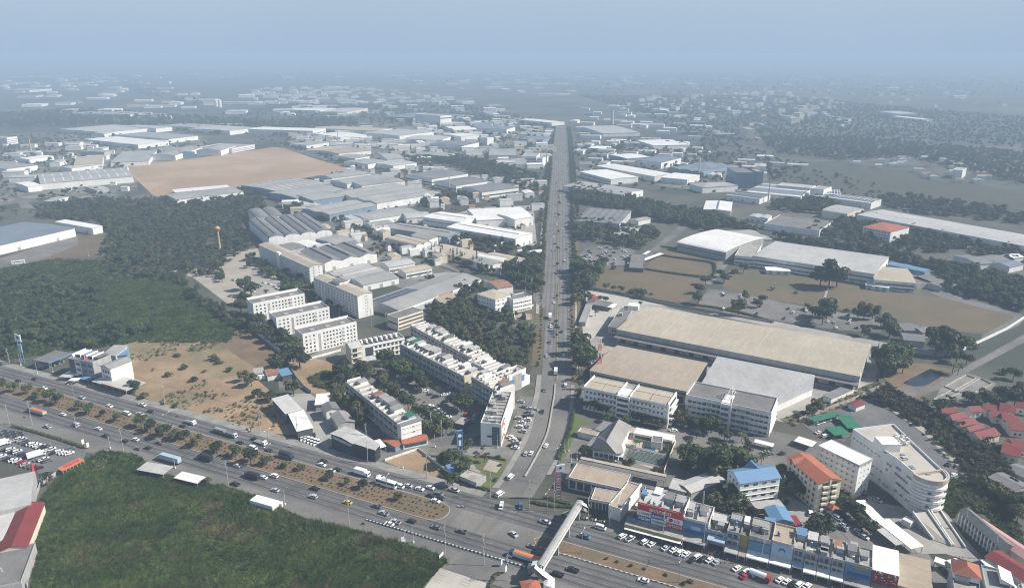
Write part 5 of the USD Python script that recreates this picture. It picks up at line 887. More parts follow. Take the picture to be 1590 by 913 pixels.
qp = G("a4","728,440 810,485 800,520 735,470",Hb)
# ramps below it
def ramp(label,top_s,bot_s,zt,mat="concrete_pale"):
    a,b = G("a5",top_s,zt); c,d = G("a5",bot_s,.3); t = thing("ramp",label,"ramp",a); P = [(*(p - a),z) for p,z in ((a,zt),(b,zt),(d,.3),(c,.3))]
    part(t,"deck",MB().hexa([(x,y,0) for x,y,z in P],P),mat)
    for i,j in ((0,3),(1,2)):
        p,q = np.array(P[i]),np.array(P[j]); dd = (q - p)[:2]; dd = dd/np.linalg.norm(dd); n2 = np.array([-dd[1],dd[0],0]) *.2
        part(t,"kerb_wall",MB().hexa([p + n2,p - n2,q - n2,q + n2],[p + n2 + (0,0,1),p - n2 + (0,0,1),q - n2 + (0,0,.9),q + n2 + (0,0,.9)]),"wall_white")
ramp("left pale concrete ramp below the round end","445,140 600,125","655,415 845,480",5.0); ramp("right grey concrete ramp curving up to the round end","630,130 690,70","865,480 985,500",4.0,"concrete")
canopy("canopy","long white canopy roof beside the white block","t33","665,500 730,495 600,370",3.6,"frame_bright"); canopy("canopy","long bright white canopy roof on the drive below the round end","t33","890,672 970,655 735,490",3.6,"frame_bright")
canopy("canopy","pale grey canopy beside the red tiled corner house","a5","270,475 385,450 130,300",3.4,"roof_pale_x",group=None); canopy("canopy","cream canopy at the bend of the drive","a5","660,640 770,680 640,575",3.2,"roof_white_x"); canopy("canopy","short bright white canopy over the terrace yards","a5","940,745 1040,720 930,595",4.0,"frame_bright"); canopy("canopy","long bright white canopy at the bottom right corner","a5","1450,960 1570,960 1260,625",3.6,"frame_bright")
bld("white_van_box","white box container parked under the round end","container","a5","425,245 470,215 410,150",3.0,"wall_bright",("flat","frame_white",0))
t,L,W,h = bld("barrack","long barrack with a grey brown roof and white window piers","barrack","t33","1440,655 1520,650 1330,430",6.5,"wall_grey",("gable","roof_dark",1.6,"y"),win=[WIN("L",2,12,1.5,1.5,1,3,hood=False)])
for k in range(12): part(t,"pier",side_box(MB(),L,W,"L",(k + .05) *W/12,(k + .3) *W/12,0,6.2,.5),"wall_bright")
bld("barrack","long barrack with a pale pink roof on the right edge","barrack","t33","1640,760 1720,740 1440,465",5,"wall_grey",("gable","roof_pink",1.2,"y")); bld("barrack","barrack with a dark red roof in the bottom right corner","barrack","t33","1600,870 1690,830 1470,670",5,"wall_white",("gable","roof_red",1.4,"y"))
bld("shed","dark grey shed roofs beyond the grassy lot","shed","t33","1530,310 1620,280 1400,220",4.5,"wall_grey",("gable","roof_dark",1.0,"y")); bld("shed","dark warehouse roof at the right edge above the grassy lot","shed","t33","1480,180 1640,250 1560,150",4.5,"wall_grey",("gable","roof_dark",1.2,"x"))
for k,s in enumerate(("300,615 460,575 445,545","500,655 590,655 530,575","420,700 520,690 460,640")): canopy("parking_canopy",["rear","right","front"][k] + " green parking canopy on the dark car park","t32",s,2.8,"roof_green_x",.15)
canopy("parking_canopy","white parking canopy beside the right office block","t32","280,770 310,740 215,690",2.8,"frame_white",.15); canopy("parking_canopy","pale curved walkway roof in front of the right office block","t22","1470,740 1588,770 1480,720",2.8,"roof_white_x",.15)
t,L,W,h = bld("pavilion","grey folded roof pavilion behind the bank yard","pavilion","a1","750,160 1090,30 630,60",4.5,"wall_grey",("gable","roof_pale",1.0,"x")); bld("pavilion","pale triangular roofed pavilion wing beside the folded roof","pavilion","a1","530,110 690,150 610,40",4.2,"wall_grey",("shed","roof_pale",.8,"x"))
# red roofed estate at the right: each house a thing
hs = [("t32","1090,560 1180,545 1140,535"),("t32","1150,600 1240,580 1190,560"),("t32","1200,640 1300,620 1240,590"),("t32","1260,680 1350,655 1300,630"),("t32","1320,720 1440,690 1350,650"),("t32","1260,550 1330,545 1300,520"),("t32","1350,540 1420,550 1390,510"),("t32","1440,540 1530,560 1490,505"),("t32","1400,580 1490,590 1440,550"),("t32","1470,610 1560,620 1510,570"),("t32","1510,660 1600,670 1540,610"),("t32","1450,800 1560,830 1520,740"),("t32","1530,780 1610,790 1560,720"),("t32","1545,520 1640,540 1580,490")]
ordn = ["first","second","third","fourth","fifth","sixth","seventh","eighth","ninth","tenth","eleventh","twelfth","thirteenth","fourteenth"]
for k,i in enumerate(sorted(range(len(hs)),key=lambda i: px(hs[i][0],*parse(hs[i][1])[0])[0])):
    bld("house",f"{ordn[k]} red tiled house from the left on the estate beyond the scrub belt","house",*hs[i],4.5,["wall_white","wall_cream"][k % 2],("gable","roof_red",2.0,"x"),win=[WIN("F",1,2,1.2,1.1,1.2,3,hood=False)],group="red roofed estate houses")
# ------------------------------------------------------------------ footbridge
a,b = gpt("a8",1450,45,7.5),gpt("a8",1062,672,7.5); d = b - a; BL = float(np.linalg.norm(d)); t = thing("footbridge","covered white footbridge spanning the highway at the junction","footbridge",a,0,math.atan2(d[1],d[0]))
part(t,"deck",MB().box(-1,-1.3,5.6,BL + 1,1.3,6.0),"concrete"); pr = [(1.55*math.cos(q),8.1 + .65*math.sin(q)) for q in np.linspace(0,math.pi,9)]
part(t,"roof",extr(MB(),pr + [(y*.95,z - .12) for y,z in pr[::-1]],-1.4,BL + 1.4,"x"),"roof_grey_x")
for s_ in (-1,1):
    part(t,"parapet",MB().box(-1,s_*1.3 - .07,6.0,BL + 1,s_*1.3 + .07,7.1),"wall_white")
    rl = MB(); n = int(BL/2.5)
    for i in range(n + 1): rl.cbox(i*BL/n,s_*1.3,7.1,.1,.1,1.05)
    part(t,"roof_post",rl,"metal_grey",kind="stuff")
for q in (.02,.33,.62,.97): part(t,"pier",MB().cbox(BL*q,0,0,.9,1.8,5.6),"wall_grey")
def stair(p0,p1,z0,z1,par):
    d = p1 - p0; Ls = float(np.linalg.norm(d)); u = d/Ls; n = np.array([-u[1],u[0]]); mb = MB(); rf = MB(); k = int(abs(z1 - z0) /.3) + 1
    for i in range(k):
        q,e = p0 + d*i/k,p0 + d*(i + 1) /k; z = z0 + (z1 - z0) *(i + .5) /k; P = [q - n*1.2,q + n*1.2,e + n*1.2,e - n*1.2]; mb.hexa([(*w,max(0,z - .5)) for w in P],[(*w,z) for w in P])
    P = [(p0 - n*1.4,z0),(p0 + n*1.4,z0),(p1 + n*1.4,z1),(p1 - n*1.4,z1)]; rf.hexa([(*w,z + 2.3) for w,z in P],[(*w,z + 2.5) for w,z in P]); return mb,rf
def local(p): w = p - a; u = d/BL; return np.array([np.dot(w,u),np.dot(w,[-u[1],u[0]])])
for pts_ in ("1055,655 965,665|965,665 955,720","1000,690 1090,770|1090,770 1195,850"):
    for seg,(za,zb) in zip(pts_.split("|"),((6.0,4.6),(4.6,.2)) if "1055" in pts_ else ((6.0,3.2),(3.2,.2))):
        p,q = parse(seg); p,q = local(gpt("a8",*p,za + 2)),local(gpt("a8",*q,zb + 2)); m1,m2 = stair(p,q,za,zb,t); part(t,"stair",m1,"concrete"); part(t,"stair_roof",m2,"frame_white")
for seg,za,zb in (("1455,55 1530,95",6,3.6),("1420,80 1290,120",6,.2)):
    p,q = parse(seg); p,q = local(gpt("a8",*p,za + 1)),local(gpt("a8",*q,zb + 1)); m1,m2 = stair(p,q,za,zb,t); part(t,"stair",m1,"concrete");
    if za != 6 or zb > 1: part(t,"stair_roof",m2,"frame_white")
# ------------------------------------------------------------------ signs, masts, towers
o = gpt("a7",905,500); t = thing("pylon_sign","tall slim pylon sign with stacked name panels and a white top board","sign",o,0,.05)
part(t,"frame",MB().cbox(-1.15,0,0,.25,.6,15.2).cbox(1.15,0,0,.25,.6,15.2),"mast_red");
for k in range(9): part(t,"name_panel",MB().cbox(0,0,1.2 + k*1.52,2.0,.5,1.42),["sign_white","sign_pale_blue","tile_pale"][k % 3]); part(t,"panel_print",MB().cbox(0,-.27,1.6 + k*1.52,1.5,.05,.6),["sign_blue","wall_dark","mast_red"][k % 3])
part(t,"top_board",MB().hexa([(-1.4,-.3,15.3),(2.6,-.3,15.3),(2.6,.3,15.3),(-1.4,.3,15.3)],[(-1.2,-.3,18.6),(2.8,-.3,19.2),(2.8,.3,19.2),(-1.2,.3,18.6)]),"sign_white"); part(t,"emblem",MB().tube((.7,-.36,17.4),(.7,-.42,17.4),.7,n=12),"wall_dark")
o = gpt("b5",625,990); t = thing("pylon_sign","blue framed pylon sign with a white emblem beside the shaded lane","sign",o,0,.3)
part(t,"frame",MB().cbox(-1.3,0,0,.5,1.2,15.5).cbox(1.3,0,0,.5,1.2,15.5).cbox(0,0,15,3.1,1.2,.8),"sign_sky"); part(t,"sign_panel",MB().cbox(0,0,6,2.1,.9,9),"sign_blue"); part(t,"emblem",MB().tube((0,-.45,12.8),(0,-.55,12.8),.95,n=12),"sign_white"); part(t,"panel_print",MB().cbox(0,-.48,7,1.3,.06,3.2),"sign_white")
o = gpt("d5",1290,830); t = thing("radio_mast","red and white lattice mast beside the tan warehouse","mast",o); H_ = 27
for k in range(6):
    mb = MB(); za,zb = k*H_/6,(k + 1) *H_/6; w = lambda z: 1.7 - 1.2*z/H_
    for sx,sy in ((-1,-1),(1,-1),(1,1),(-1,1)): mb.tube((sx*w(za),sy*w(za),za),(sx*w(zb),sy*w(zb),zb),.13,n=4)
    cs = [(-1,-1),(1,-1),(1,1),(-1,1)]
    for i in range(4):
        p,q = cs[i],cs[(i + 1) % 4]; mb.tube((p[0] *w(za),p[1] *w(za),za),(q[0] *w(zb),q[1] *w(zb),zb),.09,n=4); mb.tube((q[0] *w(za),q[1] *w(za),za),(p[0] *w(zb),p[1] *w(zb),zb),.09,n=4); mb.tube((p[0] *w(zb),p[1] *w(zb),zb),(q[0] *w(zb),q[1] *w(zb),zb),.09,n=4)
    part(t,"mast_section",mb,"mast_red" if k % 2 == 0 else "frame_white")
o = gpt("t01",1358,442); t = thing("water_tower","slender ochre water tower with a small domed cup","water tower",o); part(t,"shaft",MB().tube((0,0,0),(0,0,23),1.25,1.0,12),"tower_ochre"); part(t,"cup",MB().tube((0,0,22),(0,0,25),1.1,3.0,14).tube((0,0,25),(0,0,26.2),3.0,3.0,14),"sign_orange"); part(t,"dome",MB().tube((0,0,26.2),(0,0,28.2),2.6,.4,14),"tower_ochre")
o = gpt("t00",195,712); t = thing("water_tower","distant ochre water tower beside the left factories","water tower",o); part(t,"shaft",MB().tube((0,0,0),(0,0,29),1.8,1.4,10),"tower_ochre"); part(t,"cup",MB().tube((0,0,29),(0,0,33),1.6,4.2,12),"tower_ochre")
for fr,x,y,hh,r,lb in (("t20",597,530,40,5.5,"pale concrete silo tower on the far right of the main road"),("t20",1130,860,34,1.4,"thin pale chimney among the distant blue roofed plants"),("t20",193,780,26,1.3,"tan chimney beside the pale complex at the far main road"),("d2",1030,410,24,.9,"thin pale chimney between the grey gabled sheds"),("d2",432,150,30,1.1,"slim stack beyond the graded field"),("t00",1005,745,30,.9,"slim white mast beside the gabled halls on the left"),("d1",15,110,30,1.2,"pale stack left of the solar roofed plant"),("d1",350,235,28,1.0,"dark stack in front of the solar roofed plant")):
    o = gpt(fr,x,y); tt = thing("chimney",lb,"chimney",o); part(tt,"shaft",MB().tube((0,0,0),(0,0,hh),r,r*.75,10),"pole_conc"); part(tt,"rim",MB().tube((0,0,hh),(0,0,hh + .8),r*.95,r*.95,10),"wall_grey")
for fr,x,y,hh,r,lb in (("t00",1335,420,26,7,"left pale storage silo on the hazy left skyline"),("t00",1357,425,28,7,"right pale storage silo on the hazy left skyline"),("t11",968,330,7,2,"small white tank beside the beige sheds"),("t11",328,375,9,2.2,"white cylindrical tower beside the dark factory roof")):
    o = gpt(fr,x,y); solo("silo",MB().tube((*o,0),(*o,hh),r,n=14).tube((*o,hh),(*o,hh + r*.4),r,r*.2,14),"frame_white",lb,"silo")
# ------------------------------------------------------------------ factories of the middle distance
FA = [  # label, category word, frame, roof corners, height, wall, roof, extras
 ("blue grey roofed factory with a white wall on the left edge","t01","-300,470 460,295 250,235",10,"wall_bright",("gable","roof_bluegrey",1.2,"x"),[]),
 ("long thin white shed at the far end of the blue grey factory","t01","340,255 570,295 350,235",8,"wall_bright",("shed","roof_white",.4,"x"),[]),
 ("vast dark multi arched factory roof behind the long dormitory","d2","60,660 400,620 170,540",11,"wall_white",("archn","roof_dark",3.2,"y",4),[("ridge_vent","roof_dark_x")]),
 ("dark arched factory roof at the left of the estate road","d2","0,560 150,545 -40,510",11,"wall_white",("archn","roof_dark",3.0,"y",2),[]),
 ("dark roofed factory with raised monitors and a white gabled front","d2","360,790 640,740 480,685",9,"wall_bright",("multi","roof_dark",2.6,"y",3),[("ridge_vent","roof_dark_x")]),
 ("flat dark shed between the dormitory and the arched factory","d2","170,720 260,700 130,690",6,"wall_grey",("gable","roof_dark",1,"x"),[]),
 ("grey tandem sheds with rows of small roof lights","d2","470,880 680,830 400,830",7,"wall_white",("multi","roof_grey",1.4,"x",2),[("ridge_vent","roof_pale_x")]),
 ("grey gabled shed in front of the tandem sheds","t11","650,645 870,600 600,590",6,"wall_white",("gable","roof_grey",1.4,"x"),[]),
 ("white walled shed with a pale grey roof beside the estate road","t11","810,535 970,510 745,505",7,"wall_bright",("gable","roof_pale",1.4,"x"),[("strip","F",2.2,3.4)]),
 ("white walled shed with a flat tan roof beside the estate road","t11","915,570 1075,540 870,545",6,"wall_bright",("gable","roof_beige",.8,"x"),[("strip","F",1.6,3.2)]),
 ("small grey hipped pavilion roof in the wooded factory yard","t11","1100,600 1190,590 1090,575",4,"wall_dark",("gable","roof_grey",.8,"x"),[]),
 ("grey sheds with a blue gable beside the estate road","d2","385,530 640,480 370,475",9,"wall_blue",("multi","roof_grey",1.8,"x",2),[]),
 ("long grey shed behind the estate road yard","d2","600,560 870,515 570,520",8,"wall_white",("gable","roof_grey",1.6,"x"),[]),
 ("quadruple pale grey roof of the central plant","d2","640,470 980,415 500,395",9,"wall_white",("multi","roof_grey",1.8,"x",4),[]),
 ("first blue gabled grey shed from the graded field","d2","120,410 390,365 60,350",9,"wall_blue",("gable","roof_grey",1.6,"x"),[("strip","F",1.0,3.4),("skylight",8)]),
 ("second blue gabled grey shed from the graded field","d2","205,440 470,395 165,395",9,"wall_blue",("gable","roof_grey",1.6,"x"),[]),
 ("third blue gabled grey shed from the graded field","d2","300,455 475,430 250,410",9,"wall_blue",("gable","roof_grey",1.6,"x"),[]),
 ("low grey canopy shed at the bend of the estate road","d2","260,490 340,475 225,450",5,"wall_grey",("gable","roof_pale",.8,"x"),[]),
 ("rear grey shed beyond the first blue gabled one","d2","400,335 610,310 370,315",8,"wall_white",("gable","roof_grey",1.4,"x"),[]),
 ("rear middle grey shed in the central plant","d2","480,365 730,330 440,340",8,"wall_white",("gable","roof_grey",1.4,"x"),[]),
 ("rear right grey shed in the central plant","d2","560,375 790,350 520,350",8,"wall_white",("gable","roof_grey",1.4,"x"),[]),
 ("upper one of the three dark roofed sheds with white walls","d2","935,340 1130,310 870,305",10,"wall_bright",("gable","roof_dark",2.0,"x"),[("strip","L",3,5),("strip","F",3,5)]),
 ("middle one of the three dark roofed sheds with white walls","d2","1065,375 1240,350 990,345",10,"wall_bright",("gable","roof_dark",2.0,"x"),[("strip","L",3,5),("strip","F",3,5)]),
 ("lower one of the three dark roofed sheds with white walls","d2","1205,410 1400,385 1120,380",10,"wall_bright",("gable","roof_dark",2.0,"x"),[("strip","L",3,5),("strip","F",3,5)]),
 ("white factory with long raised monitor nearest the main road","d2","1385,660 1475,630 1130,565",11,"wall_bright",("gable","roof_white",1.2,"y"),[("ridge_vent","roof_white_y"),("strip","L",3,4.4)]),
 ("white factory behind the one with the long monitor","d2","1085,570 1180,540 965,520",10,"wall_bright",("gable","roof_white",1.2,"y"),[("ridge_vent","roof_white_y"),("strip","L",5,6)]),
 ("wide white flat roof of the plant by the main road","d2","1180,560 1480,545 1160,500",9,"wall_bright",("gable","roof_white",1.2,"x"),[]),
 ("small white hall at the corner of the plant by the main road","d2","1380,555 1480,540 1340,520",11,"wall_bright",("gable","roof_white",1.0,"x"),[]),
 ("grey factory with a raised monitor left of the white plant","d2","1020,650 1095,625 820,560",8,"wall_blue",("gable","roof_grey",1.8,"y"),[("ridge_vent","roof_grey_y")]),
 ("small arched pale hall beside the grey monitor factory","d2","800,550 930,540 790,525",7,"wall_white",("arch","roof_pale",2.2,"x"),[]),
 ("beige twin arched shed beside the estate road","d2","850,700 930,680 735,650",7,"wall_white",("archn","roof_beige",2.2,"y",2),[]),
 ("grey gabled shed behind the beige twin arched shed","d2","920,665 990,650 870,630",7,"wall_white",("gable","roof_grey",1.6,"y"),[]),
 ("long cream roofed plant right of the estate road","d2","1160,775 1260,745 960,700",6,"wall_cream",("gable","roof_beige",1.0,"y"),[]),
 ("grey roofed front section of the cream plant","d2","1240,805 1325,785 1160,760",7,"wall_bright",("gable","roof_grey",1.0,"y"),[]),
 ("white arched store beside the cream plant","d2","1310,785 1345,770 1220,740",6,"wall_bright",("arch","roof_white",2,"y"),[]),
 ("beige gabled store near the main road wood","d2","1385,785 1440,765 1280,730",7,"wall_grey",("gable","roof_beige",1.4,"y"),[]),
 ("small white office beside the estate road yard","d2","515,560 590,550 500,535",7,"wall_bright",("gable","roof_pale",1.2,"y"),[("strip","F",1,2),("strip","F",4,5)]),
 ("row of pale sheds in the busy estate yard","d2","610,590 730,575 600,565",5,"wall_white",("gable","roof_grey",.8,"x"),[]),
 ("low pale stall roofs in the busy estate yard","d2","720,610 800,600 715,595",4,"wall_white",("gable","roof_white",.6,"x"),[]),
 ("blue grey plant beside the dark arched factory","d2","420,690 530,665 340,655",7,"wall_blue",("gable","roof_grey",1.0,"x"),[]),
 ("white metal roofed rear hall with a pale gabled canopy","d2","275,705 350,690 250,670",6,"wall_white",("gable","roof_white",1.0,"y"),[]),
 # left distance
 ("long ribbed grey factory beside the graded field","t00","250,895 820,850 150,840",10,"wall_bright",("gable","roof_grey",1.4,"x"),[("skylight",10)]),
 ("white hall at the left end of the ribbed grey factory","t00","40,805 230,780 0,740",9,"wall_bright",("gable","roof_grey",1.2,"x"),[]),
 ("narrow white hall left of the tan hall","t00","380,790 440,800 280,730",9,"wall_bright",("shed","roof_pale",.8,"x"),[]),
 ("tan roofed white hall left of the graded field","t00","455,780 630,770 330,715",11,"wall_bright",("gable","roof_beige",1.0,"x"),[("strip","F",5,6.2)]),
 ("thin white roof behind the tan hall","t00","180,745 330,725 175,730",8,"wall_bright",("gable","roof_white",.8,"x"),[]),
 ("wide grey low shed at the corner of the graded field","t00","680,765 915,755 550,690",8,"wall_bright",("gable","roof_grey",1.2,"x"),[]),
 ("dark monitor roof on the grey corner shed","t00","640,700 690,690 590,680",11,"wall_grey",("gable","roof_grey",1.0,"x"),[]),
 ("pale gabled hall with open ends left of the twin gables","t00","930,720 1080,720 870,670",10,"wall_bright",("gable","roof_grey",3.0,"y"),[]),
 ("pale gabled hall with a blue glass front","t00","1085,710 1200,700 1020,670",10,"glass_blue",("gable","roof_grey",3.0,"y"),[]),
 ("tall pale gabled hall with a blank white front","t00","1210,690 1360,690 1140,660",11,"wall_bright",("gable","roof_grey",4.0,"y"),[]),
 ("brilliant white roof of the largest left factory","t00","850,655 1040,635 700,590",9,"wall_bright",("gable","roof_white",.8,"y"),[]),
 ("long pale beige roof behind the brilliant white one","t00","640,580 960,550 590,540",10,"wall_bright",("gable","roof_pale",1.0,"x"),[]),
 ("curved pale shed at the left end of the largest factory","t00","560,590 640,590 500,550",9,"wall_bright",("arch","roof_pale",2.4,"y"),[]),
 ("pale roofed rear wing of the largest left factory","t00","960,555 1060,545 870,515",11,"wall_bright",("gable","roof_pale",1.0,"x"),[]),
 ("grey roofed white hall right of the brilliant white roof","t00","1040,620 1220,600 900,575",10,"wall_bright",("gable","roof_grey",1.2,"x"),[]),
 ("grey shed in front of the brilliant white roof","t00","720,650 840,655 650,610",8,"wall_white",("gable","roof_grey",1.0,"x"),[]),
 ("white walled hall right of the left factories","t00","1415,570 1585,550 1400,530",11,"wall_bright",("gable","roof_pale",1.0,"x"),[]),
 ("grey hall beyond the right hand white hall","t00","1280,555 1420,540 1260,510",10,"wall_bright",("gable","roof_grey",1.4,"x"),[]),
 ("banded white offices above the graded field","t00","1430,680 1570,655 1380,645",9,"wall_bright",("flat","roof_conc",.5),[("strip","F",2,3.2),("strip","F",5.4,6.6)]),
 ("white apartment blocks on the far left edge","t00","40,615 105,605 -20,580",16,"wall_bright",("flat","roof_conc",.6),[("strip","F",3,4),("strip","F",7,8),("strip","F",11,12)]),
 ("blue gabled grey store at the corner of the graded field","t01","1090,120 1500,70 1040,85",7,"wall_bright",("gable","roof_grey",1.2,"x"),[]),
 ("long white wall roof beside the graded field corner","t01","1080,75 1420,45 1060,60",5,"wall_bright",("shed","roof_white",.5,"x"),[]),
 ("small grey house roof beside the street of the left factories","t01","270,130 330,130 255,100",5,"wall_white",("gable","roof_grey",1.2,"x"),[]),
 ("square pale workshop roof near the wood edge","t01","590,60 670,50 570,35",6,"wall_grey",("gable","roof_pale",.8,"x"),[]),
 ("white round fronted works beside the left street","t01","170,40 255,30 150,5",9,"wall_bright",("gable","roof_white",1.0,"x"),[]),
 # right of the main road
 ("white arched warehouse with a bright curved roof","t21","1000,383 1300,445 1085,275",9,"wall_grey",("arch","roof_white",3.2,"x"),[("strip","F",4.4,5.4)]),
 ("long pale roofed factory behind the dry fields","d1","283,490 868,578 330,412",11,"wall_white",("gable","roof_pale",1.2,"x"),[("strip","F",6,7.4),("strip","F",2,3.2)]),
 ("white flat roofed offices between the arched warehouse and the long factory","d1","190,490 285,500 200,425",9,"wall_white",("flat","roof_conc",.6),[("strip","F",1.6,3),("strip","F",5.4,6.8)]),
 ("grey pitched roofs behind the white flat offices","d1","200,420 370,410 225,365",9,"wall_grey",("multi","roof_grey",1.4,"x",2),[]),
 ("beige fronted block at the end of the long factory","d1","868,605 1065,622 875,540",9,"wall_white",("gable","roof_beige",1.2,"x"),[("strip","F",1.4,2.8),("strip","F",5,6.4)]),
 ("bright blue roofed covered way behind the beige block","d1","930,530 1110,568 935,515",6,"wall_blue",("gable","roof_blue",.8,"x"),[]),
 ("dark flat sheds right of the beige block","d1","1075,625 1150,620 1065,570",5,"wall_grey",("flat","roof_slab_dark",.4),[]),
 ("dark square shed at the corner of the factory road","d1","1185,640 1280,625 1170,575",5,"wall_grey",("flat","roof_slab_dark",.4),[]),
 ("small pale lean-to in front of the long factory","d1","825,630 935,645 830,615",4,"wall_white",("shed","roof_white",.4,"x"),[]),
 ("low white canteen in front of the long factory","d1","345,560 460,565 350,545",4,"wall_white",("shed","roof_white",.4,"x"),[]),
 ("extremely long white warehouse at the right edge","t31","560,212 1700,425 640,168",9,"wall_bright",("gable","roof_pale",1.2,"x"),[("strip","F",1.0,2.6)]),
 ("pale twin arched hall at the left end of the long white warehouse","d1","735,290 815,265 645,262",9,"wall_cream",("arch","roof_pale",2.6,"y"),[]),
 ("square grey flat roof with a white rim in the scrub","d1","600,370 665,325 350,325",7,"wall_bright",("flat","roof_slab_dark",.7),[]),
 ("long white roofed factory with a dark monitor right of the wood","t21","1160,180 1330,190 810,105",9,"wall_bright",("gable","roof_white",1.0,"y"),[("ridge_vent","roof_bluegrey_y")]),
 ("pale sheds continuing the long white roofed factory","d1","260,300 350,310 180,275",7,"wall_bright",("multi","roof_pale",1.0,"y",2),[]),
 ("front solar roofed plant with slanting panel rows","d1","150,195 310,215 200,175",8,"wall_white",("gable","roof_pale",1.0,"x"),[("solar",14,2)]),
 ("main solar roofed plant of the right distance","d1","250,180 510,205 320,140",9,"wall_white",("gable","roof_white",1.4,"x"),[("solar",18,2)]),
 ("long solar roofed wing running to the right","d1","550,195 850,235 570,175",9,"wall_white",("gable","roof_white",1.2,"x"),[("solar",20,2)]),
 ("upper solar roofed wing behind the long one","d1","620,190 700,195 640,168",11,"wall_white",("gable","roof_white",1.0,"x"),[("solar",6,2)]),
 ("tall white block at the top of the solar plant","d1","560,165 620,172 570,148",17,"wall_bright",("flat","roof_conc",.6),[]),
 ("white wall front of the solar plant","d1","395,150 560,165 400,135",12,"wall_bright",("flat","roof_pale_x",.4),[]),
 ("grey pyramid roofed hall left of the solar plant","d1","35,160 205,150 80,135",9,"wall_white",("hip","roof_grey",3),[]),
 ("dark blue office towers beside the solar plant","d1","200,90 290,90 205,65",24,"glass_blue",("flat","roof_slab_dark",.6),[]),
 ("tan edged tower right of the dark blue offices","d1","295,85 330,85 300,68",24,"glass_blue",("flat","roof_tan_x",.6),[]),
 ("blue arched sheds left of the solar plant","d1","40,90 210,60 0,45",9,"wall_blue",("archn","roof_bluegrey",2.4,"x",3),[]),
 ("wide grey roofed plant at the wood beside the main road","t21","660,90 790,60 400,15",9,"wall_bright",("gable","roof_grey",2.0,"y"),[]),
 ("front white roofed warehouse right of the far main road","t20","400,820 590,868 490,790",9,"wall_white",("gable","roof_white",.9,"x"),[("strip","F",4,5)]),
 ("rear white roofed warehouse right of the far main road","t20","500,785 860,850 570,765",9,"wall_white",("gable","roof_white",.9,"x"),[]),
 ("white roofed warehouse end beside the brown lot","t20","900,855 1060,870 960,825",9,"wall_white",("gable","roof_white",.9,"x"),[]),
 ("white hall with a grey roof and open end","t20","900,765 1025,735 770,745",12,"wall_bright",("gable","roof_bluegrey",1.2,"x"),[]),
 ("blue shed with a white rim behind the rear warehouse","t20","690,740 830,730 680,710",10,"wall_blue",("gable","roof_white",.9,"x"),[]),
 ("blue hipped roofed plant on the far right","t20","1070,800 1250,810 1120,770",10,"wall_blue",("hip","roof_bluegrey",3),[]),
 ("white gabled house beside the far main road","t20","400,776 475,776 402,762",9,"wall_bright",("gable","roof_dark",3.5,"x"),[]),
 ("white canopy roofed station beside the far main road","t20","450,675 560,680 470,660",9,"wall_bright",("flat","frame_white",.2),[]),
 ("white portal building beside the far main road","t20","388,660 425,660 388,645",12,"wall_bright",("flat","roof_conc",.4),[]),
 ("large pale roof near the silo tower","t20","540,585 770,580 420,540",9,"wall_white",("gable","roof_pale",1.2,"x"),[]),
 ("pale cream roof group beyond the dark trees","t20","850,660 1070,655 790,625",10,"wall_bright",("multi","roof_white",1.2,"x",3),[]),
 ("pale complex with stepped white blocks left of the far main road","t20","40,728 130,730 60,706",14,"wall_bright",("flat","roof_conc",.5),[("strip","F",8,10)]),
 ("right part of the pale complex with many small windows","t20","132,737 168,739 138,722",15,"wall_bright",("flat","roof_conc",.5),[("strip","F",3,4),("strip","F",7,8),("strip","F",11,12)]),
 ("large white roof left of the far main road","t20","30,500 225,520 60,490",9,"wall_bright",("gable","roof_white",1.0,"x"),[]),
 ("blue shed left of the far main road","t20","30,620 170,625 40,600",9,"wall_blue",("gable","roof_bluegrey",1.2,"x"),[]),
 ("low grey plant with a white front left of the pale complex","t10","1425,720 1588,720 1440,680",8,"wall_bright",("gable","roof_grey",1.0,"x"),[]),
 # centre distance
 ("long cream roofed white plant beyond the estate","t10","740,570 830,555 450,510",10,"wall_bright",("gable","roof_beige",1.0,"y"),[]),
 ("banded white hall at the left of the cream roofed plant","t10","340,570 420,555 180,520",13,"wall_bright",("gable","roof_white",.8,"y"),[("strip","F",6,7)]),
 ("white roofed sheds in front of the cream roofed plant","t10","510,610 675,595 450,580",8,"wall_bright",("gable","roof_white",1.0,"x"),[]),
 ("white hall with a long plain front","t10","875,600 1085,575 840,560",12,"wall_bright",("gable","roof_pale",1.0,"x"),[]),
 ("blue roofed white hall right of the plain front","t10","1140,625 1210,600 1000,590",8,"wall_bright",("gable","roof_pale",1.0,"y"),[]),
 ("white hall behind the dark roofed one","t10","1255,605 1365,595 1200,585",11,"wall_bright",("gable","roof_white",1.0,"x"),[]),
 ("dark roofed white hall in the centre distance","t10","1270,660 1365,640 1150,630",10,"wall_bright",("gable","roof_dark",1.4,"x"),[]),
 ("slim white tower block in the centre distance","t10","1415,615 1455,610 1420,605",16,"wall_bright",("flat","roof_conc",.5),[]),
 ("grey sheds with white fronts beside the distant trees","t10","1150,725 1215,710 1050,690",8,"wall_bright",("gable","roof_grey",1.2,"x"),[]),
 ("brown roofed long shed beside the estate trees","t10","500,710 700,690 520,675",8,"wall_white",("gable","roof_tan",1.2,"x"),[]),
 ("left one of the pale gabled sheds beyond the estate road","t10","600,740 690,725 570,710",9,"wall_bright",("gable","roof_grey",1.6,"x"),[]),
 ("middle one of the pale gabled sheds beyond the estate road","t10","680,775 800,755 650,740",9,"wall_bright",("gable","roof_grey",1.6,"x"),[]),
 ("right one of the pale gabled sheds beyond the estate road","t10","800,745 905,740 770,710",9,"wall_bright",("gable","roof_grey",1.6,"x"),[]),
 ("white fronted shed beside the pale gabled sheds","t10","835,785 980,765 800,760",8,"wall_bright",("gable","roof_pale",1.0,"x"),[]),
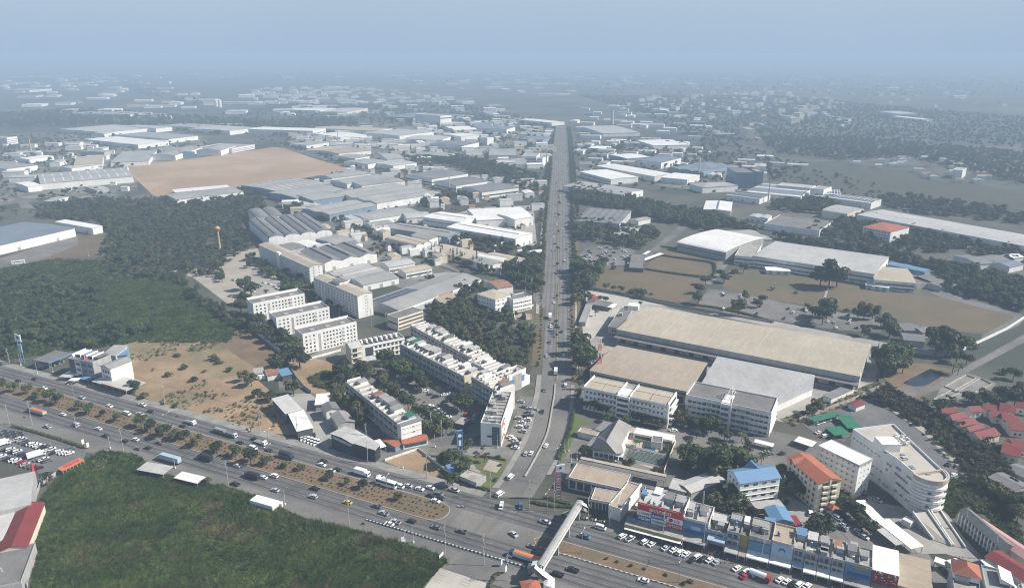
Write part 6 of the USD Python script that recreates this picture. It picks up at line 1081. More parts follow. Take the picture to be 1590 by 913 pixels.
 ("grey long shed group left of the estate road","t10","300,660 440,640 280,640",8,"wall_white",("multi","roof_grey",1.2,"x",2),[]),
 ("pale sand coloured shed left of the estate road","t10","430,695 540,670 380,670",7,"wall_white",("gable","roof_beige",1.0,"x"),[]),
 ("tall white stepped tower block in the haze","t10","1125,480 1195,475 1105,440",28,"wall_bright",("flat","roof_conc",1.0),[("strip","F",20,23)]),
 ("white factory block cluster in the haze","t10","340,420 455,410 330,390",14,"wall_bright",("flat","roof_pale_x",.5),[]),
 ("white stepped block beside the factory cluster","t10","360,375 410,365 355,350",20,"wall_bright",("flat","roof_conc",.5),[]),
 ("long blue grey roof with white posts in the haze","t10","780,480 1085,495 720,445",9,"wall_blue",("gable","roof_bluegrey",1.2,"x"),[]),
 ("blue roofed halls beside the tall stepped tower","t10","1330,545 1440,545 1270,515",12,"wall_bright",("gable","roof_bluegrey",1.4,"x"),[]),
 ("white cornered hall right of the blue roofed halls","t10","1535,560 1588,545 1470,525",14,"wall_bright",("gable","roof_bluegrey",1.4,"x"),[]),
 ("pale arched halls in the haze","t10","1210,565 1350,560 1180,545",9,"wall_cream",("archn","roof_white",2.4,"x",2),[]),
 ("pale green walled hall in the left haze","t10","550,455 680,430 510,430",12,"wall_cream",("gable","roof_pale",1.0,"x"),[]),
 ("left white hall pair in the haze","t10","200,440 350,455 210,425",11,"wall_bright",("gable","roof_white",1.0,"x"),[]),
 ("pale grey hall left of the hall pair","t10","210,420 285,415 200,405",14,"wall_bright",("gable","roof_grey",1.0,"x"),[]),
 ("distant white hall with a cream front on the left skyline","t00","375,280 490,275 370,250",18,"wall_cream",("gable","roof_pale",1.4,"x"),[]),
 ("distant grey plant on the left skyline","t00","190,290 420,280 230,260",12,"wall_bright",("gable","roof_grey",1.4,"x"),[]),
 ("distant stepped white plant on the left skyline","t00","550,290 670,280 540,260",14,"wall_bright",("gable","roof_pale",1.4,"x"),[]),
 ("distant cream plant right of the stepped one","t00","660,310 740,310 640,285",12,"wall_cream",("gable","roof_pale",1.4,"x"),[]),
 ("far grey sheds on the left edge skyline","t00","0,320 180,320 10,280",12,"wall_white",("multi","roof_grey",1.4,"x",3),[]),
 ("pale multi roofed works beyond the left trees","t00","130,410 330,400 200,380",9,"wall_bright",("multi","roof_white",1.2,"x",2),[]),
 ("second pale works right of the multi roofed one","t00","340,400 560,385 330,370",9,"wall_white",("gable","roof_grey",1.2,"x"),[]),
 ("low grey works beyond the left tree line","t00","800,470 940,455 760,430",9,"wall_bright",("gable","roof_grey",1.2,"x"),[]),
 ("small white works beside the low grey ones","t00","590,440 690,440 600,425",9,"wall_bright",("gable","roof_white",1.0,"x"),[]),
 ("white lined halls right of the left skyline","t00","1470,350 1588,345 1480,320",12,"wall_bright",("gable","roof_white",1.0,"x"),[]),
 ("brightest long white shed on the right plain","t30","780,480 970,500 650,460",10,"wall_bright",("gable","roof_white",1.2,"x"),[]),
 ("long grey shed behind the brightest white shed","t30","800,465 935,465 790,448",10,"wall_white",("gable","roof_pale",1.2,"x"),[]),
 ("pale block standing in the right plain","t30","1150,810 1210,815 1120,775",14,"wall_white",("flat","roof_pale_x",.4),[]),
 ("cream block with dark sides in the right haze","t20","1430,560 1480,560 1430,530",26,"wall_cream",("flat","roof_conc",.5),[]),
 ("tall pale block above the right villages","t20","1450,395 1480,395 1450,360",30,"wall_white",("flat","roof_conc",.5),[]),
 ("cream block on the centre right skyline","t20","920,310 960,310 920,288",26,"wall_cream",("flat","roof_conc",.5),[]),
]
for k,(lb,fr,s,h,wl,rf,ex) in enumerate(FA):
    far = gpt(fr,*parse(s)[0],h)[1] > 1100
    bld("office_building" if "office" in lb or "block" in lb and h > 13 else "factory",lb,"building" if h > 13 else "factory",fr,s,h,wl,rf,extras=ex,seed=k,doors=() if far or rf[0] == "flat" else (("F",3,3.4,3.6),),junk=0)
t,L,W,h = bld("apartment_block","apartment block with an orange roof in the right scrub","apartment block","d1","812,350 945,375 850,318",13,"wall_white",("hip","roof_orange",1.6),win=[WIN("F",4,9,1.6,1.4,1.0,3.1,hood=.5)])
for k,s in enumerate(("1370,530 1440,525 1390,480","1450,520 1530,510 1470,480","1520,545 1588,530 1530,505")): bld("house",["left dark","middle dark","right white"][k] + " roofed house of the right edge hamlet","house","d1",s,6,"wall_white",("gable",["roof_dark","roof_dark","roof_bluegrey"][k],2,"x"))
bld("house","white house with a pale gable at the right edge hamlet","house","d1","1535,500 1588,495 1550,478",7,"wall_bright",("gable","roof_white",1.6,"x"))
for k,s in enumerate(("1010,850 1100,850 1020,815","1100,860 1170,850 1110,830","1010,895 1110,905 1030,865")): bld("shed",["upper left","upper right","lower"][k] + " dark shed roof in the grove behind the warehouse","shed","d1",s,5,"wall_grey",("gable","roof_dark",1.2,"x"))
for k,s in enumerate(("690,512 710,515 790,432","712,512 740,518 825,435")): canopy("parking_canopy",["left","right"][k] + " long white parking canopy beside the gravel lot","t21",s,3.0,"frame_white",.2)
bld("shed","grey flat store behind the white parking canopies","store","t21","700,540 790,545 840,460",4,"wall_dark",("flat","roof_slab_dark",.3)); bld("shed","grey shed with a pale front in the dark trees","shed","t21","690,345 765,295 630,305",6,"wall_bright",("gable","roof_grey",1,"x")); bld("shed","dim shed roof beside the dark trees","shed","t21","760,250 835,235 740,235",6,"wall_white",("gable","roof_grey",1,"x"))
t,L,W,h = bld("factory","dim blue grey plant with vertical fins beside the main road","factory","t21","360,250 640,270 365,165",9,"wall_metal",("multi","roof_dark",.6,"y",6)); bld("office_building","white banded office front of the dim blue grey plant","office building","t21","450,250 545,255 450,238",7,"wall_bright",("flat","roof_conc",.4),extras=[("strip","F",1.2,2.4),("strip","F",4,5.2)])
# ------------------------------------------------------------------ vehicles
def wheels(t,xs,w,r=.32,tw=.24):
    for x in xs:
        for s in (-1,1): part(t,"wheel",MB().tube((x,s*(w/2 - tw),r),(x,s*(w/2 + .02),r),r,n=8),"rubber")
def lights(t,xf,xr,w,z=.65):
    for s in (-1,1): part(t,"headlight",MB().cbox(xf,s*(w/2 - .25),z,.08,.34,.16),"lamp_white"); part(t,"tail_light",MB().cbox(xr,s*(w/2 - .2),z + .08,.08,.24,.2),"lamp_red")
def side_prof(t,name,prof,w,mat,taper=.0):
    v,f = extr(MB(),[(y,z) for y,z in prof],-w/2,w/2,"y").arr(); return part(t,name,(v,f),mat)
def cabin(t,x0,x1,xa,xb,z0,z1,w,col,inset=.16):
    part(t,"window_glass",MB().hexa([(x0,-w/2 + .03,z0),(x1,-w/2 + .03,z0),(x1,w/2 - .03,z0),(x0,w/2 - .03,z0)],[(xa,-w/2 + inset,z1),(xb,-w/2 + inset,z1),(xb,w/2 - inset,z1),(xa,w/2 - inset,z1)]),"car_glass")
    part(t,"roof",MB().hexa([(xa - .12,-w/2 + inset - .05,z1 - .06),(xb + .12,-w/2 + inset - .05,z1 - .06),(xb + .12,w/2 - inset + .05,z1 - .06),(xa - .12,w/2 - inset + .05,z1 - .06)],[(xa,-w/2 + inset + .05,z1 + .05),(xb,-w/2 + inset + .05,z1 + .05),(xb,w/2 - inset - .05,z1 + .05),(xa,w/2 - inset - .05,z1 + .05)]),col)
VK = {}
def vehicle_kind(kind,color):
    if (kind,color) in VK: return VK[kind,color]
    col = "paint_" + color; t = kind_of(f"{color}_{kind}"); VK[kind,color] = t
    if kind == "sedan":
        side_prof(t,"body",[(-2.2,.3),(-2.28,.62),(-2.2,.93),(-1.5,1.0),(.95,.98),(1.9,.82),(2.22,.66),(2.2,.28)],1.78,col); cabin(t,-1.75,1.25,-1.0,.35,.95,1.42,1.74,col); wheels(t,(-1.35,1.4),1.78); lights(t,2.2,-2.25,1.78)
    elif kind == "suv":
        side_prof(t,"body",[(-2.2,.35),(-2.28,.8),(-2.22,1.08),(1.05,1.1),(2.0,.98),(2.25,.8),(2.2,.32)],1.86,col); cabin(t,-2.15,1.35,-1.9,.55,1.05,1.68,1.82,col); wheels(t,(-1.35,1.4),1.86,.37); lights(t,2.2,-2.25,1.86,.8)
    elif kind == "pickup":
        side_prof(t,"body",[(-2.55,.42),(-2.55,.7),(.2,.72),(.2,1.05),(1.5,1.06),(2.4,.95),(2.58,.78),(2.55,.38)],1.84,col); cabin(t,-.55,1.75,-.3,.95,1.02,1.66,1.78,col)
        for s in (-1,1): part(t,"bed_side",MB().box(-2.55,s*.88 - .05,.7,-.4,s*.88 + .05,1.08),col)
        part(t,"tailgate",MB().box(-2.57,-.85,.7,-2.48,.85,1.08),col); part(t,"bulkhead",MB().box(-.62,-.86,.7,-.5,.86,1.1),col); part(t,"bed_floor",MB().box(-2.5,-.84,.6,-.5,.84,.74),"black_paint"); wheels(t,(-1.5,1.6),1.84,.37); lights(t,2.52,-2.58,1.84,.75)
    elif kind == "van":
        side_prof(t,"body",[(-2.4,.35),(-2.45,1.15),(1.9,1.2),(2.3,.98),(2.45,.75),(2.42,.32)],1.88,col); cabin(t,-2.42,2.05,-2.25,1.35,1.12,1.78,1.86,col,.1); part(t,"upper_body",MB().hexa([(-2.32,-.86,1.74),(1.42,-.86,1.74),(1.42,.86,1.74),(-2.32,.86,1.74)],[(-2.1,-.7,2.08),(1.1,-.7,2.08),(1.1,.7,2.08),(-2.1,.7,2.08)]),col); wheels(t,(-1.5,1.55),1.88,.35); lights(t,2.42,-2.45,1.88,.7)
    elif kind == "motorcycle":
        for x in (-.62,.62): part(t,"wheel",MB().tube((x,-.06,.3),(x,.06,.3),.3,n=8),"rubber")
        part(t,"body",MB().hexa([(-.6,-.16,.35),(.45,-.14,.35),(.45,.14,.35),(-.6,.16,.35)],[(-.75,-.14,.82),(.5,-.1,.95),(.5,.1,.95),(-.75,.14,.82)]),col); part(t,"handlebar",MB().tube((.5,-.35,1.05),(.5,.35,1.05),.04,n=5),"black_paint")
    else:   # lorries and buses: cab ahead of the load
        def cab(x0,x1,w=2.3,h=2.6,c="paint_white"):
            c_ = side_prof(t,"cab",[(x0,.6),(x0,h),(x1 - .35,h),(x1,1.5),(x1 + .04,.55)],w,c); part(c_,"windscreen",MB().hexa([(x1 - .02,-w/2 + .15,1.5),(x1 + .05,-w/2 + .15,1.5),(x1 + .05,w/2 - .15,1.5),(x1 - .02,w/2 - .15,1.5)],[(x1 - .36,-w/2 + .15,h - .25),(x1 - .29,-w/2 + .15,h - .25),(x1 - .29,w/2 - .15,h - .25),(x1 - .36,w/2 - .15,h - .25)]),"car_glass")
            for s in (-1,1): part(c_,"side_window",MB().cbox((x0 + x1) /2 + .1,s*w/2,1.55,(x1 - x0) *.5,.04,.65),"car_glass")
        if kind == "box_truck":
            cab(2.5,4.2); part(t,"box",MB().box(-4.2,-1.2,.95,2.35,1.2,3.4),col); part(t,"chassis",MB().box(-4.1,-.5,.55,3.5,.5,.95),"black_paint"); wheels(t,(-2.6,-3.4,3.2),2.3,.48,.4)
        elif kind == "tarp_truck":
            cab(2.5,4.2,c="paint_dark_blue"); part(t,"load_bed",MB().box(-4.4,-1.2,.95,2.35,1.2,1.9),col); v,f = extr(MB(),[(-1.2,1.9),(-1.2,2.9)] + [(1.2*math.cos(a),2.9 + .45*math.sin(a)) for a in np.linspace(math.pi,0,7)] + [(1.2,1.9)],-4.4,2.3).arr(); part(t,"tarpaulin",(v,f),"black_paint"); part(t,"chassis",MB().box(-4.2,-.5,.55,3.5,.5,.95),"rubber"); wheels(t,(-2.6,-3.6,3.2),2.3,.48,.4)
        elif kind == "trailer_truck":
            cab(6.6,8.3,c="paint_silver"); part(t,"load_bed",MB().box(1.2,-1.2,1.0,6.4,1.2,2.3),col); part(t,"trailer",MB().box(-8,-1.2,1.0,.2,1.2,2.4),col); part(t,"load",MB().box(-7.8,-1.05,2.4,0,1.05,2.7),"metal_grey"); part(t,"chassis",MB().box(-7.8,-.5,.55,7.6,.5,1.0),"rubber"); wheels(t,(-6.8,-5.7,-.8,2.2,3.2,7.4),2.3,.48,.4)
        elif kind == "load_truck":
            cab(5.6,7.3,c="paint_dark_blue"); part(t,"load_bed",MB().box(-7.2,-1.22,1.0,5.3,1.22,2.7),"paint_silver"); part(t,"load",MB().hexa([(-7.1,-1.1,2.7),(5.2,-1.1,2.7),(5.2,1.1,2.7),(-7.1,1.1,2.7)],[(-7,-.9,3.0),(5,-.9,3.0),(5,.9,3.0),(-7,.9,3.0)]),col); part(t,"chassis",MB().box(-7,-.5,.55,6.6,.5,1.0),"rubber"); wheels(t,(-6,-5,-4,4.4,6.5),2.3,.48,.4)
        elif kind == "container_truck":
            cab(5.6,7.4,c="paint_silver"); part(t,"container",MB().box(-7.2,-1.22,1.1,5.2,1.22,3.7),col); part(t,"rib",MB().box(-7.25,-1.26,3.5,5.25,1.26,3.75),col); part(t,"chassis",MB().box(-7,-.5,.55,6.6,.5,1.1),"rubber"); wheels(t,(-6,-5,4.2,6.5),2.3,.48,.4)
        elif kind == "tanker":
            cab(2.4,4.1,c="paint_red"); part(t,"tank",MB().tube((-4.2,0,2.1),(2.2,0,2.1),1.15,n=12),col); part(t,"chassis",MB().box(-4.1,-.6,.55,3.4,.6,1.1),"paint_red"); wheels(t,(-3.4,-2.5,3.1),2.3,.48,.4)
        elif kind == "flatbed":
            cab(2.2,3.8,h=2.4); part(t,"load_bed",MB().box(-3.9,-1.1,.95,2.1,1.1,1.35),col); part(t,"load",MB().box(-3.4,-.8,1.35,1.4,.8,1.7),"metal_grey"); wheels(t,(-2.6,3.0),2.2,.45,.36)
        elif kind == "bus":
            part(t,"body",MB().hexa([(-5.8,-1.22,.4),(5.8,-1.22,.4),(5.8,1.22,.4),(-5.8,1.22,.4)],[(-5.75,-1.15,3.3),(5.6,-1.15,3.3),(5.6,1.15,3.3),(-5.75,1.15,3.3)]),col)
            for s in (-1,1): part(t,"window_band",MB().hexa([(-5.4,s*1.18 - .05,1.7),(5.2,s*1.18 - .05,1.7),(5.2,s*1.18 + .05,1.7),(-5.4,s*1.18 + .05,1.7)],[(-5.4,s*1.16 - .05,2.7),(5.2,s*1.16 - .05,2.7),(5.2,s*1.16 + .05,2.7),(-5.4,s*1.16 + .05,2.7)]),"car_glass")
            part(t,"windscreen",MB().box(5.6,-1.05,1.5,5.82,1.05,2.9),"car_glass"); part(t,"roof_unit",MB().box(-2.5,-.7,3.3,1,.7,3.55),"paint_silver"); wheels(t,(-3.6,4.0),2.4,.48,.4)
    return t
_o = "first second third fourth fifth sixth seventh eighth ninth tenth eleventh twelfth thirteenth fourteenth fifteenth sixteenth seventeenth eighteenth nineteenth".split()
ORD = [w + " " for w in _o + [d[:-1] + "ieth" if u is None else f"{d}-{u}" for d in ("twenty","thirty","forty","fifty","sixty","seventy","eighty","ninety") for u in [None] + _o[:9]]]
CATS = {"sedan": "car","suv": "car","pickup": "pickup truck","van": "van","motorcycle": "motorcycle","bus": "bus"}
WORDS = {"suv": "tall car","box_truck": "box truck","tarp_truck": "tarpaulin truck","trailer_truck": "open truck with trailer","load_truck": "loaded lorry","container_truck": "container lorry","tanker": "tanker truck","flatbed": "flatbed truck"}
def fleet(place,group,cars,head,z=0.21,jit=.04):
    """cars: (frame, x, y, kind, colour[, heading degrees]); labels count alike ones from the left of the place."""
    rnd = random.Random(len(place) *31 + len(cars)); seen = {}
    for c in sorted(cars,key=lambda c: px(*c[:3])[0]):
        kind,col = c[3],c[4]; n = seen.get((kind,col),0); seen[kind,col] = n + 1
    tot,seen = seen,{}
    for c in sorted(cars,key=lambda c: px(*c[:3])[0]):
        kind,col = c[3],c[4]; n = seen.get((kind,col),0); seen[kind,col] = n + 1
        w = WORDS.get(kind,kind); cw = col.replace("_"," ")
        lb = f"{cw} {w} {place}" if tot[kind,col] == 1 else f"{ORD[n]}{cw} {w} from the left {place}"
        h = math.radians(c[5] if len(c) > 5 else head) + rnd.uniform(-jit,jit)
        copy(vehicle_kind(kind,col),f"{kind}",lb,CATS.get(kind,"truck"),gpt(*c[:3],.6),c[6] if len(c) > 6 else z,h,group)
def cl(fr,s,dk="sedan",dc="white"):
    out = []
    for w in s.split():
        q = w.split(","); out.append((fr,float(q[0]),float(q[1]),q[2] if len(q) > 2 and q[2] else dk,q[3] if len(q) > 3 and q[3] else dc) + ((float(q[4]),) if len(q) > 4 else ()))
    return out
hd = math.degrees(HA)
fleet("on the far carriageway of the highway","traffic on the far carriageway",cl("t02","115,363,,black 215,352,,black 272,408 505,467,,pale_blue 675,518 878,512,pickup 930,551,,black 783,566,van 862,568,pickup,silver 1172,622,flatbed,silver 1128,643,,black 1050,640,,grey 1390,690,trailer_truck,grey 1482,744,,black 1560,778,van 1572,722,,black 1092,580,motorcycle,grey")
    + cl("t13","70,65,,black 180,107,tarp_truck,grey 398,153 410,135,suv,black 495,183,,black 455,190,,silver 645,212,box_truck 757,230 795,277,bus 875,287,van 930,283,,silver 1000,302 1065,294 1118,333,,grey 1070,345,,black 1125,357,,black 1098,376 1213,310,pickup,silver 1240,410,motorcycle 1266,410,motorcycle 203,40,motorcycle 20,20,flatbed,white"),hd)
fleet("on the near carriageway of the highway","traffic on the near carriageway",cl("t02","228,560,load_truck,orange 387,570 293,645,pickup,silver 468,635,van,silver 607,657 650,700,,black 835,724 770,733,,black 985,745,pickup,grey 850,780,,grey 912,775,,black 1045,855,container_truck,pale_blue 1265,845,tarp_truck,black 1462,885 150,585,motorcycle,grey")
    + cl("t03","1555,230,tarp_truck,black 1450,272,pickup,black") + cl("t13","35,232 103,222,suv 108,309,,silver 353,300,pickup,black 342,350,suv,silver 555,385,,yellow 735,408,pickup,grey 778,452,pickup,silver 812,517 850,505,pickup,silver 947,500,,black 1100,538,,grey 1258,563,pickup,grey 650,515,motorcycle,black")
    + cl("a8","970,485,,grey 895,610,load_truck,orange 1385,725,pickup,black 1230,770,pickup,black") + cl("t23","790,865"),hd + 180)
fleet("crossing the junction","vehicles at the junction",cl("a8","780,360,,silver,-50 780,565,,white,35 650,75,van,white,-95 850,75,suv,blue,-88 1105,237,pickup,silver,-25 1505,385,pickup,blue,-25") + cl("a7","1340,790,van,white,-25"),0)
fleet("on the curve of the main road","traffic on the main road",cl("a7","415,270,van,white,62 305,445,van,white,50 570,30,,silver,72 625,25,,white,72") + cl("t22","190,762,,white,70 167,553,,black,-98"),70)
fleet("on the straight of the main road","traffic on the main road",cl("t22","250,312,box_truck,white,86 300,205,,white,86 195,210,,silver,-94 180,420,,grey,-94 310,390,suv,white,86 285,60,,black,86 220,30,suv,white,-94 215,125,pickup,grey,-94 300,480,pickup,silver,86") + cl("b8","490,620,box_truck,white,-94 532,465,,white,-94 605,135,,white,86 645,40,,silver,86 630,300,,grey,86 520,780,,blue,-94") + cl("d4","600,475,,white,86 530,300,,grey,-94 640,150,,silver,86 520,640,,black,-94 625,835,pickup,white,86 560,120,,black,-94") + cl("d3","620,600,,white,-94 700,420,,grey,86 640,700,,silver,-94 720,640,,white,86 600,480,,black,-94 700,800,,white,86 610,520,suv,white,-94 600,660,pickup,white,-94 690,560,,white,86 730,560,,black,86 605,760,,black,-94 720,740,,silver,86 690,480,,white,86 640,450,,white,-94 620,380,,grey,-94 710,360,,white,86 655,860,,grey,-94") + cl("d4","500,230,,white,-94 560,60,,silver,-94 650,60,,grey,86 500,720,suv,silver,-94 640,560,,silver,86 540,430,,white,-94 650,330,,black,86 500,560,,white,-94 650,700,suv,grey,86"),86)
fleet("in the angled row before the roadside shops","cars parked before the roadside shops",cl("a1","45,612,suv 125,637,pickup 275,668,suv 345,690 490,730 570,753 640,780,suv 700,795 815,825,suv 770,852,,black 875,848,suv,black 940,855 1010,878,,silver") + cl("a3","30,710 130,748,suv 110,790,,red 215,768 265,805,tanker,white,-35 470,825 540,845 600,868,,black 670,880,suv 750,892"),38,.19)
fleet("in the yard behind the appliance shop","cars in the bank yard",cl("a1","170,110,,blue,70 300,130,suv,black,70 390,160,suv,black,75 445,165,pickup,white,75 490,170,pickup,white,75 320,240,,black,60 200,300,suv,white,60"),60,.12)
fleet("in the vehicle dealer's lot","vehicles in the dealer lot",cl("b2","165,285,pickup,silver 195,275,pickup,white 225,285,pickup,silver 255,300,pickup,grey 285,320,,black 315,325 345,330,suv 380,340 415,350,pickup 440,360,,black 475,345,,grey 520,380,pickup 560,415,,black 590,405 620,400 650,415 685,415 715,420 15,335,box_truck 65,380,,black 108,385,suv 140,400,,black 180,405,suv 215,420,,grey 250,430,suv,dark_blue 290,445,,black 375,450,box_truck 395,485,,grey 450,485,pickup 490,497,suv,grey 20,450 55,470,,grey 95,478,,black 135,490 175,497 222,510,,red 260,535,,silver 305,548,,grey 350,560,,red 395,572,,black 720,375,suv,grey"),40,.12)
fleet("packed at the back of the dealer's lot","motorcycles in the dealer lot",[("b2",10 + 26*i + 12*j,235 + 3.2*i - 24*j,"motorcycle",["black","grey","dark_blue"][(i + j) % 3]) for i in range(9) for j in range(3)],55,.1)
fleet("in the rows of the workshop yard","cars at the workshop",cl("b3","520,800 555,812 590,825 622,838 655,850 555,785 590,797 625,808 658,818 690,828 540,745,,silver 580,748,suv,silver 620,760,pickup,grey 645,765,,black"),-70,.06)
fleet("in the tree shaded car park","cars in the tree shaded car park",cl("b5","205,285 265,312,suv 375,370,,black 465,350 525,335 205,400,motorcycle,black 255,428,motorcycle,black 320,470,suv 400,508,pickup 445,540 500,580 700,555,suv,red 345,490,,black 475,420,,black") + cl("b4","665,640,,silver 700,648 740,658,pickup 720,690,,silver 500,600,,grey 1190,740,,silver"),20,.2)
fleet("in the shaded lane by the corner terrace","cars in the shaded lane",cl("b5","770,575,suv,silver 800,555,,grey 755,605,,pale_blue 745,635,,grey 800,790,,black 685,720,,dark_blue"),75,.1)
fleet("in the parking strip along the main road","cars in the main road parking strip",cl("b5","1280,475,,grey 1340,490,,silver 1325,530,,grey 1390,498,,silver 1225,590,suv,silver 1280,570,,black 1320,605,suv 1262,632 1235,680,suv 1295,675,pickup,silver 1270,725,suv,silver 1140,785,suv 1170,812,suv 1225,800,,grey 1205,838,,silver 1150,872,,black 1190,892 1250,420,,silver 1352,560,,grey"),155,.15)
fleet("beside the orange roofed apartments","cars beside the orange roofed apartments",cl("a2","850,640,suv,white,70 1070,640 1130,690,suv 1205,768 1180,790,pickup,grey 1140,632,,black 1190,672,,black 1245,722,,black 1350,830,,silver 1400,880,,silver 600,520,,black,60"),-55,.08)
fleet("under the green parking canopies","cars under the green canopies",[("t32",308 + 18*k,622 - 6.5*k,"sedan",["white","silver","white","grey"][k % 4]) for k in range(8)] + [("t32",488 + 13*k,592 + 14*k,"sedan",["black","grey"][k % 2],20) for k in range(5)] + [("t32",398 + 14*k,660 + 12*k,"suv",["black","grey"][k % 2],20) for k in range(4)],105,.06)
fleet("at the edges of the dark car park","cars in the dark car park",cl("t32","325,680,,white 362,702,suv,white") + cl("a4","1345,535,,black 1375,540,,grey 1310,645 1350,645,,black 1390,642 1490,495"),20,.1)
copy(vehicle_kind("sedan","silver"),"sedan","silver car parked on the roof of the rounded white building","car",gpt("a4",880,485,18.5),18.56,.3,None)
fleet("on the drive by the office blocks","cars on the office drive",cl("b7","1030,715") + cl("t22","1545,800,,silver 1570,810,,grey") + cl("t23","1060,160,suv,orange"),10,.1)
fleet("in the lot beside the dormitory slabs","cars beside the dormitory slabs",cl("b6","150,145,pickup 265,60 325,72 375,98 402,122,suv 430,132,,silver 60,110,,silver 100,120,,white 20,60") + cl("t01","1440,615,,silver 1470,632 1505,660 1560,685,,silver 1545,515,suv"),-35,.2)
fleet("at the warehouse docks","lorries at the warehouse docks",cl("t22","722,100,box_truck,red,-105 848,125,box_truck,white,-105") + [("t22",1040 + 16*k,155 + 4*k,"pickup","blue",-120) for k in range(6)],-105,.04)
rr = random.Random(11)
def lot(label,place,n,head,s=1,m=.0):
    P = sg.Polygon(lots[label]).buffer(-3); out = []; x0,y0,x1,y1 = P.bounds
    while len(out) < n:
        q = (rr.uniform(x0,x1),rr.uniform(y0,y1))
        if P.contains(sg.Point(q)) and all(abs(q[0] - o[0]) + abs(q[1] - o[1]) > 5.2 for o in out): out.append(q)
    fleet(place,"cars " + place,[("px",*unproj(*q),rr.choice(["sedan","sedan","pickup","suv"]),rr.choice(["white","white","silver","grey","black"])) for q in out],head,.14,.1)
lot("gravel lot with many parked cars beside the main road","in the gravel lot by the main road",34,150); lot("concrete factory car park behind the long warehouse","in the factory car park behind the long warehouse",26,60)
fleet("on the gravel of the blue roofed factory","lorries at the left factory",cl("t01","115,512,bus,white,30"),30)
fleet("on the drive below the round end","vehicles on the drive",cl("a4","455,820,suv,grey,-70") + cl("t33","680,370,pickup,silver,-55"),-60)
o,L,W,r = axes3("b2","640,605 870,490 620,560",3); t = thing("showroom_awning","long orange and red lettered awning along the edge of the dealer lot","awning",o,0,r); part(t,"roof",MB().hexa([(0,0,2.8),(L,0,2.8),(L,4,3.4),(0,4,3.4)],[(0,0,3.0),(L,0,3.0),(L,4,3.6),(0,4,3.6)]),"sign_orange")
for k in range(7): part(t,"post",MB().cbox(.4 + k*(L - .8) /6,.3,0,.15,.15,2.8),"frame_white"); part(t,"red_patch",MB().hexa([(L*(.2 + .1*k),1.2,3.24),(L*(.27 + .1*k),1.2,3.24),(L*(.27 + .1*k),3.2,3.56),(L*(.2 + .1*k),3.2,3.56)],[(L*(.2 + .1*k),1.2,3.3),(L*(.27 + .1*k),1.2,3.3),(L*(.27 + .1*k),3.2,3.62),(L*(.2 + .1*k),3.2,3.62)]),"sign_red")
# people on motorcycles by the bus stop and waiting at the shops
def person(name_label,xy,rot,seated=False,z=.2):
    J = MB(); t = thing("person",name_label,"person",xy,z,rot)
    m = trimesh.util.concatenate([trimesh.creation.icosphere(1,.12).apply_translation((0,0,1.6))]);
    part(t,"body",MB().tube((0,.1,0),(0,.08,.85),.07,.1).tube((0,-.1,0),(0,-.08,.85),.07,.1).tube((0,0,.8),(0,0,1.4),.17,.2,8).tube((0,.22,1.38),(.08,.26,.85),.06,.045).tube((0,-.22,1.38),(.08,-.26,.85),.06,.045).tube((0,0,1.38),(0,0,1.52),.06),"cloth"); part(t,"head",(m.vertices,[tuple(f) for f in m.faces]),"skin")
for k,(fr,x,y) in enumerate((("a1",715,720),("a1",790,750),("a1",985,800),("a7",1240,690),("a7",1180,670))): person(f"person in dark clothes standing {['before the blue hoarding', 'beside the third shop pillar', 'near the olive screen', 'by the motorcycles under the hedge', 'at the foot of the bridge stairs'][k]}",gpt(fr,x,y),k*1.1)
fleet("parked under the shop canopies","motorcycles at the shops",[("a1",690 + 34*k,715 + 9*k,"motorcycle",["black","grey","red"][k % 3]) for k in range(12)],60,.2)
fleet("parked by the hedge beside the footbridge","motorcycles by the footbridge",[("a7",1140 + 30*k,680 + 6*k,"motorcycle",["black","grey","white"][k % 3]) for k in range(9)],60,.3)
# ------------------------------------------------------------------ trees and other growth
def leaves(blobs,n,size,seed,up=.25):
    """Leaf clumps over a set of ellipsoids: quads facing roughly outwards."""
    r = np.random.default_rng(seed); B = np.array(blobs,float); w = (B[:,3] *B[:,4]); k = r.choice(len(B),n,p=w/w.sum())
    d = r.normal(size=(n,3)); d /= np.linalg.norm(d,axis=1)[:,None]; d[:,2] = np.where(d[:,2] < -.35,-d[:,2],d[:,2])
    rad = r.uniform(.62,1.08,n) ** .7; c = B[k,:3] + d*rad[:,None] *B[k][:,[3,3,4]]
    nrm = d + r.normal(size=(n,3)) *.55 + (0,0,up); nrm /= np.linalg.norm(nrm,axis=1)[:,None]
    a = np.cross(nrm,r.normal(size=(n,3))); a /= np.linalg.norm(a,axis=1)[:,None]; b = np.cross(nrm,a); s = size*r.uniform(.6,1.5,n)[:,None]
    v = np.stack([c - a*s,c - b*s*.6 - nrm*s*.12,c + a*s,c + b*s*.6 + nrm*s*.1],1).reshape(-1,3)
    return v,[(4*i,4*i + 1,4*i + 2,4*i + 3) for i in range(n)]
def tree_kind(name,blobs,n,size,seed,mat,trunk=(.07,.9),limbs=5):
    t = kind_of(name); rnd = random.Random(seed); mb = MB().tube((0,0,0),(0,0,trunk[1]),trunk[0],trunk[0] *.55,6)
    for k in range(limbs):
        b = rnd.choice(blobs); mb.tube((0,0,trunk[1] *rnd.uniform(.6,1)),(b[0] *.8,b[1] *.8,b[2]),trunk[0] *.45,trunk[0] *.15,5)
    part(t,"trunk",mb,"trunk"); part(t,"crown",leaves(blobs,n,size,seed),mat); return t
def bl(seed,n,R,z0,z1,r0,r1,flat=.8):
    r = random.Random(seed); out = []
    for i in range(n):
        a,q = r.uniform(0,6.283),R*math.sqrt(r.random()); s = r.uniform(r0,r1); out.append((q*math.cos(a),q*math.sin(a),r.uniform(z0,z1),s,s*flat))
    return out
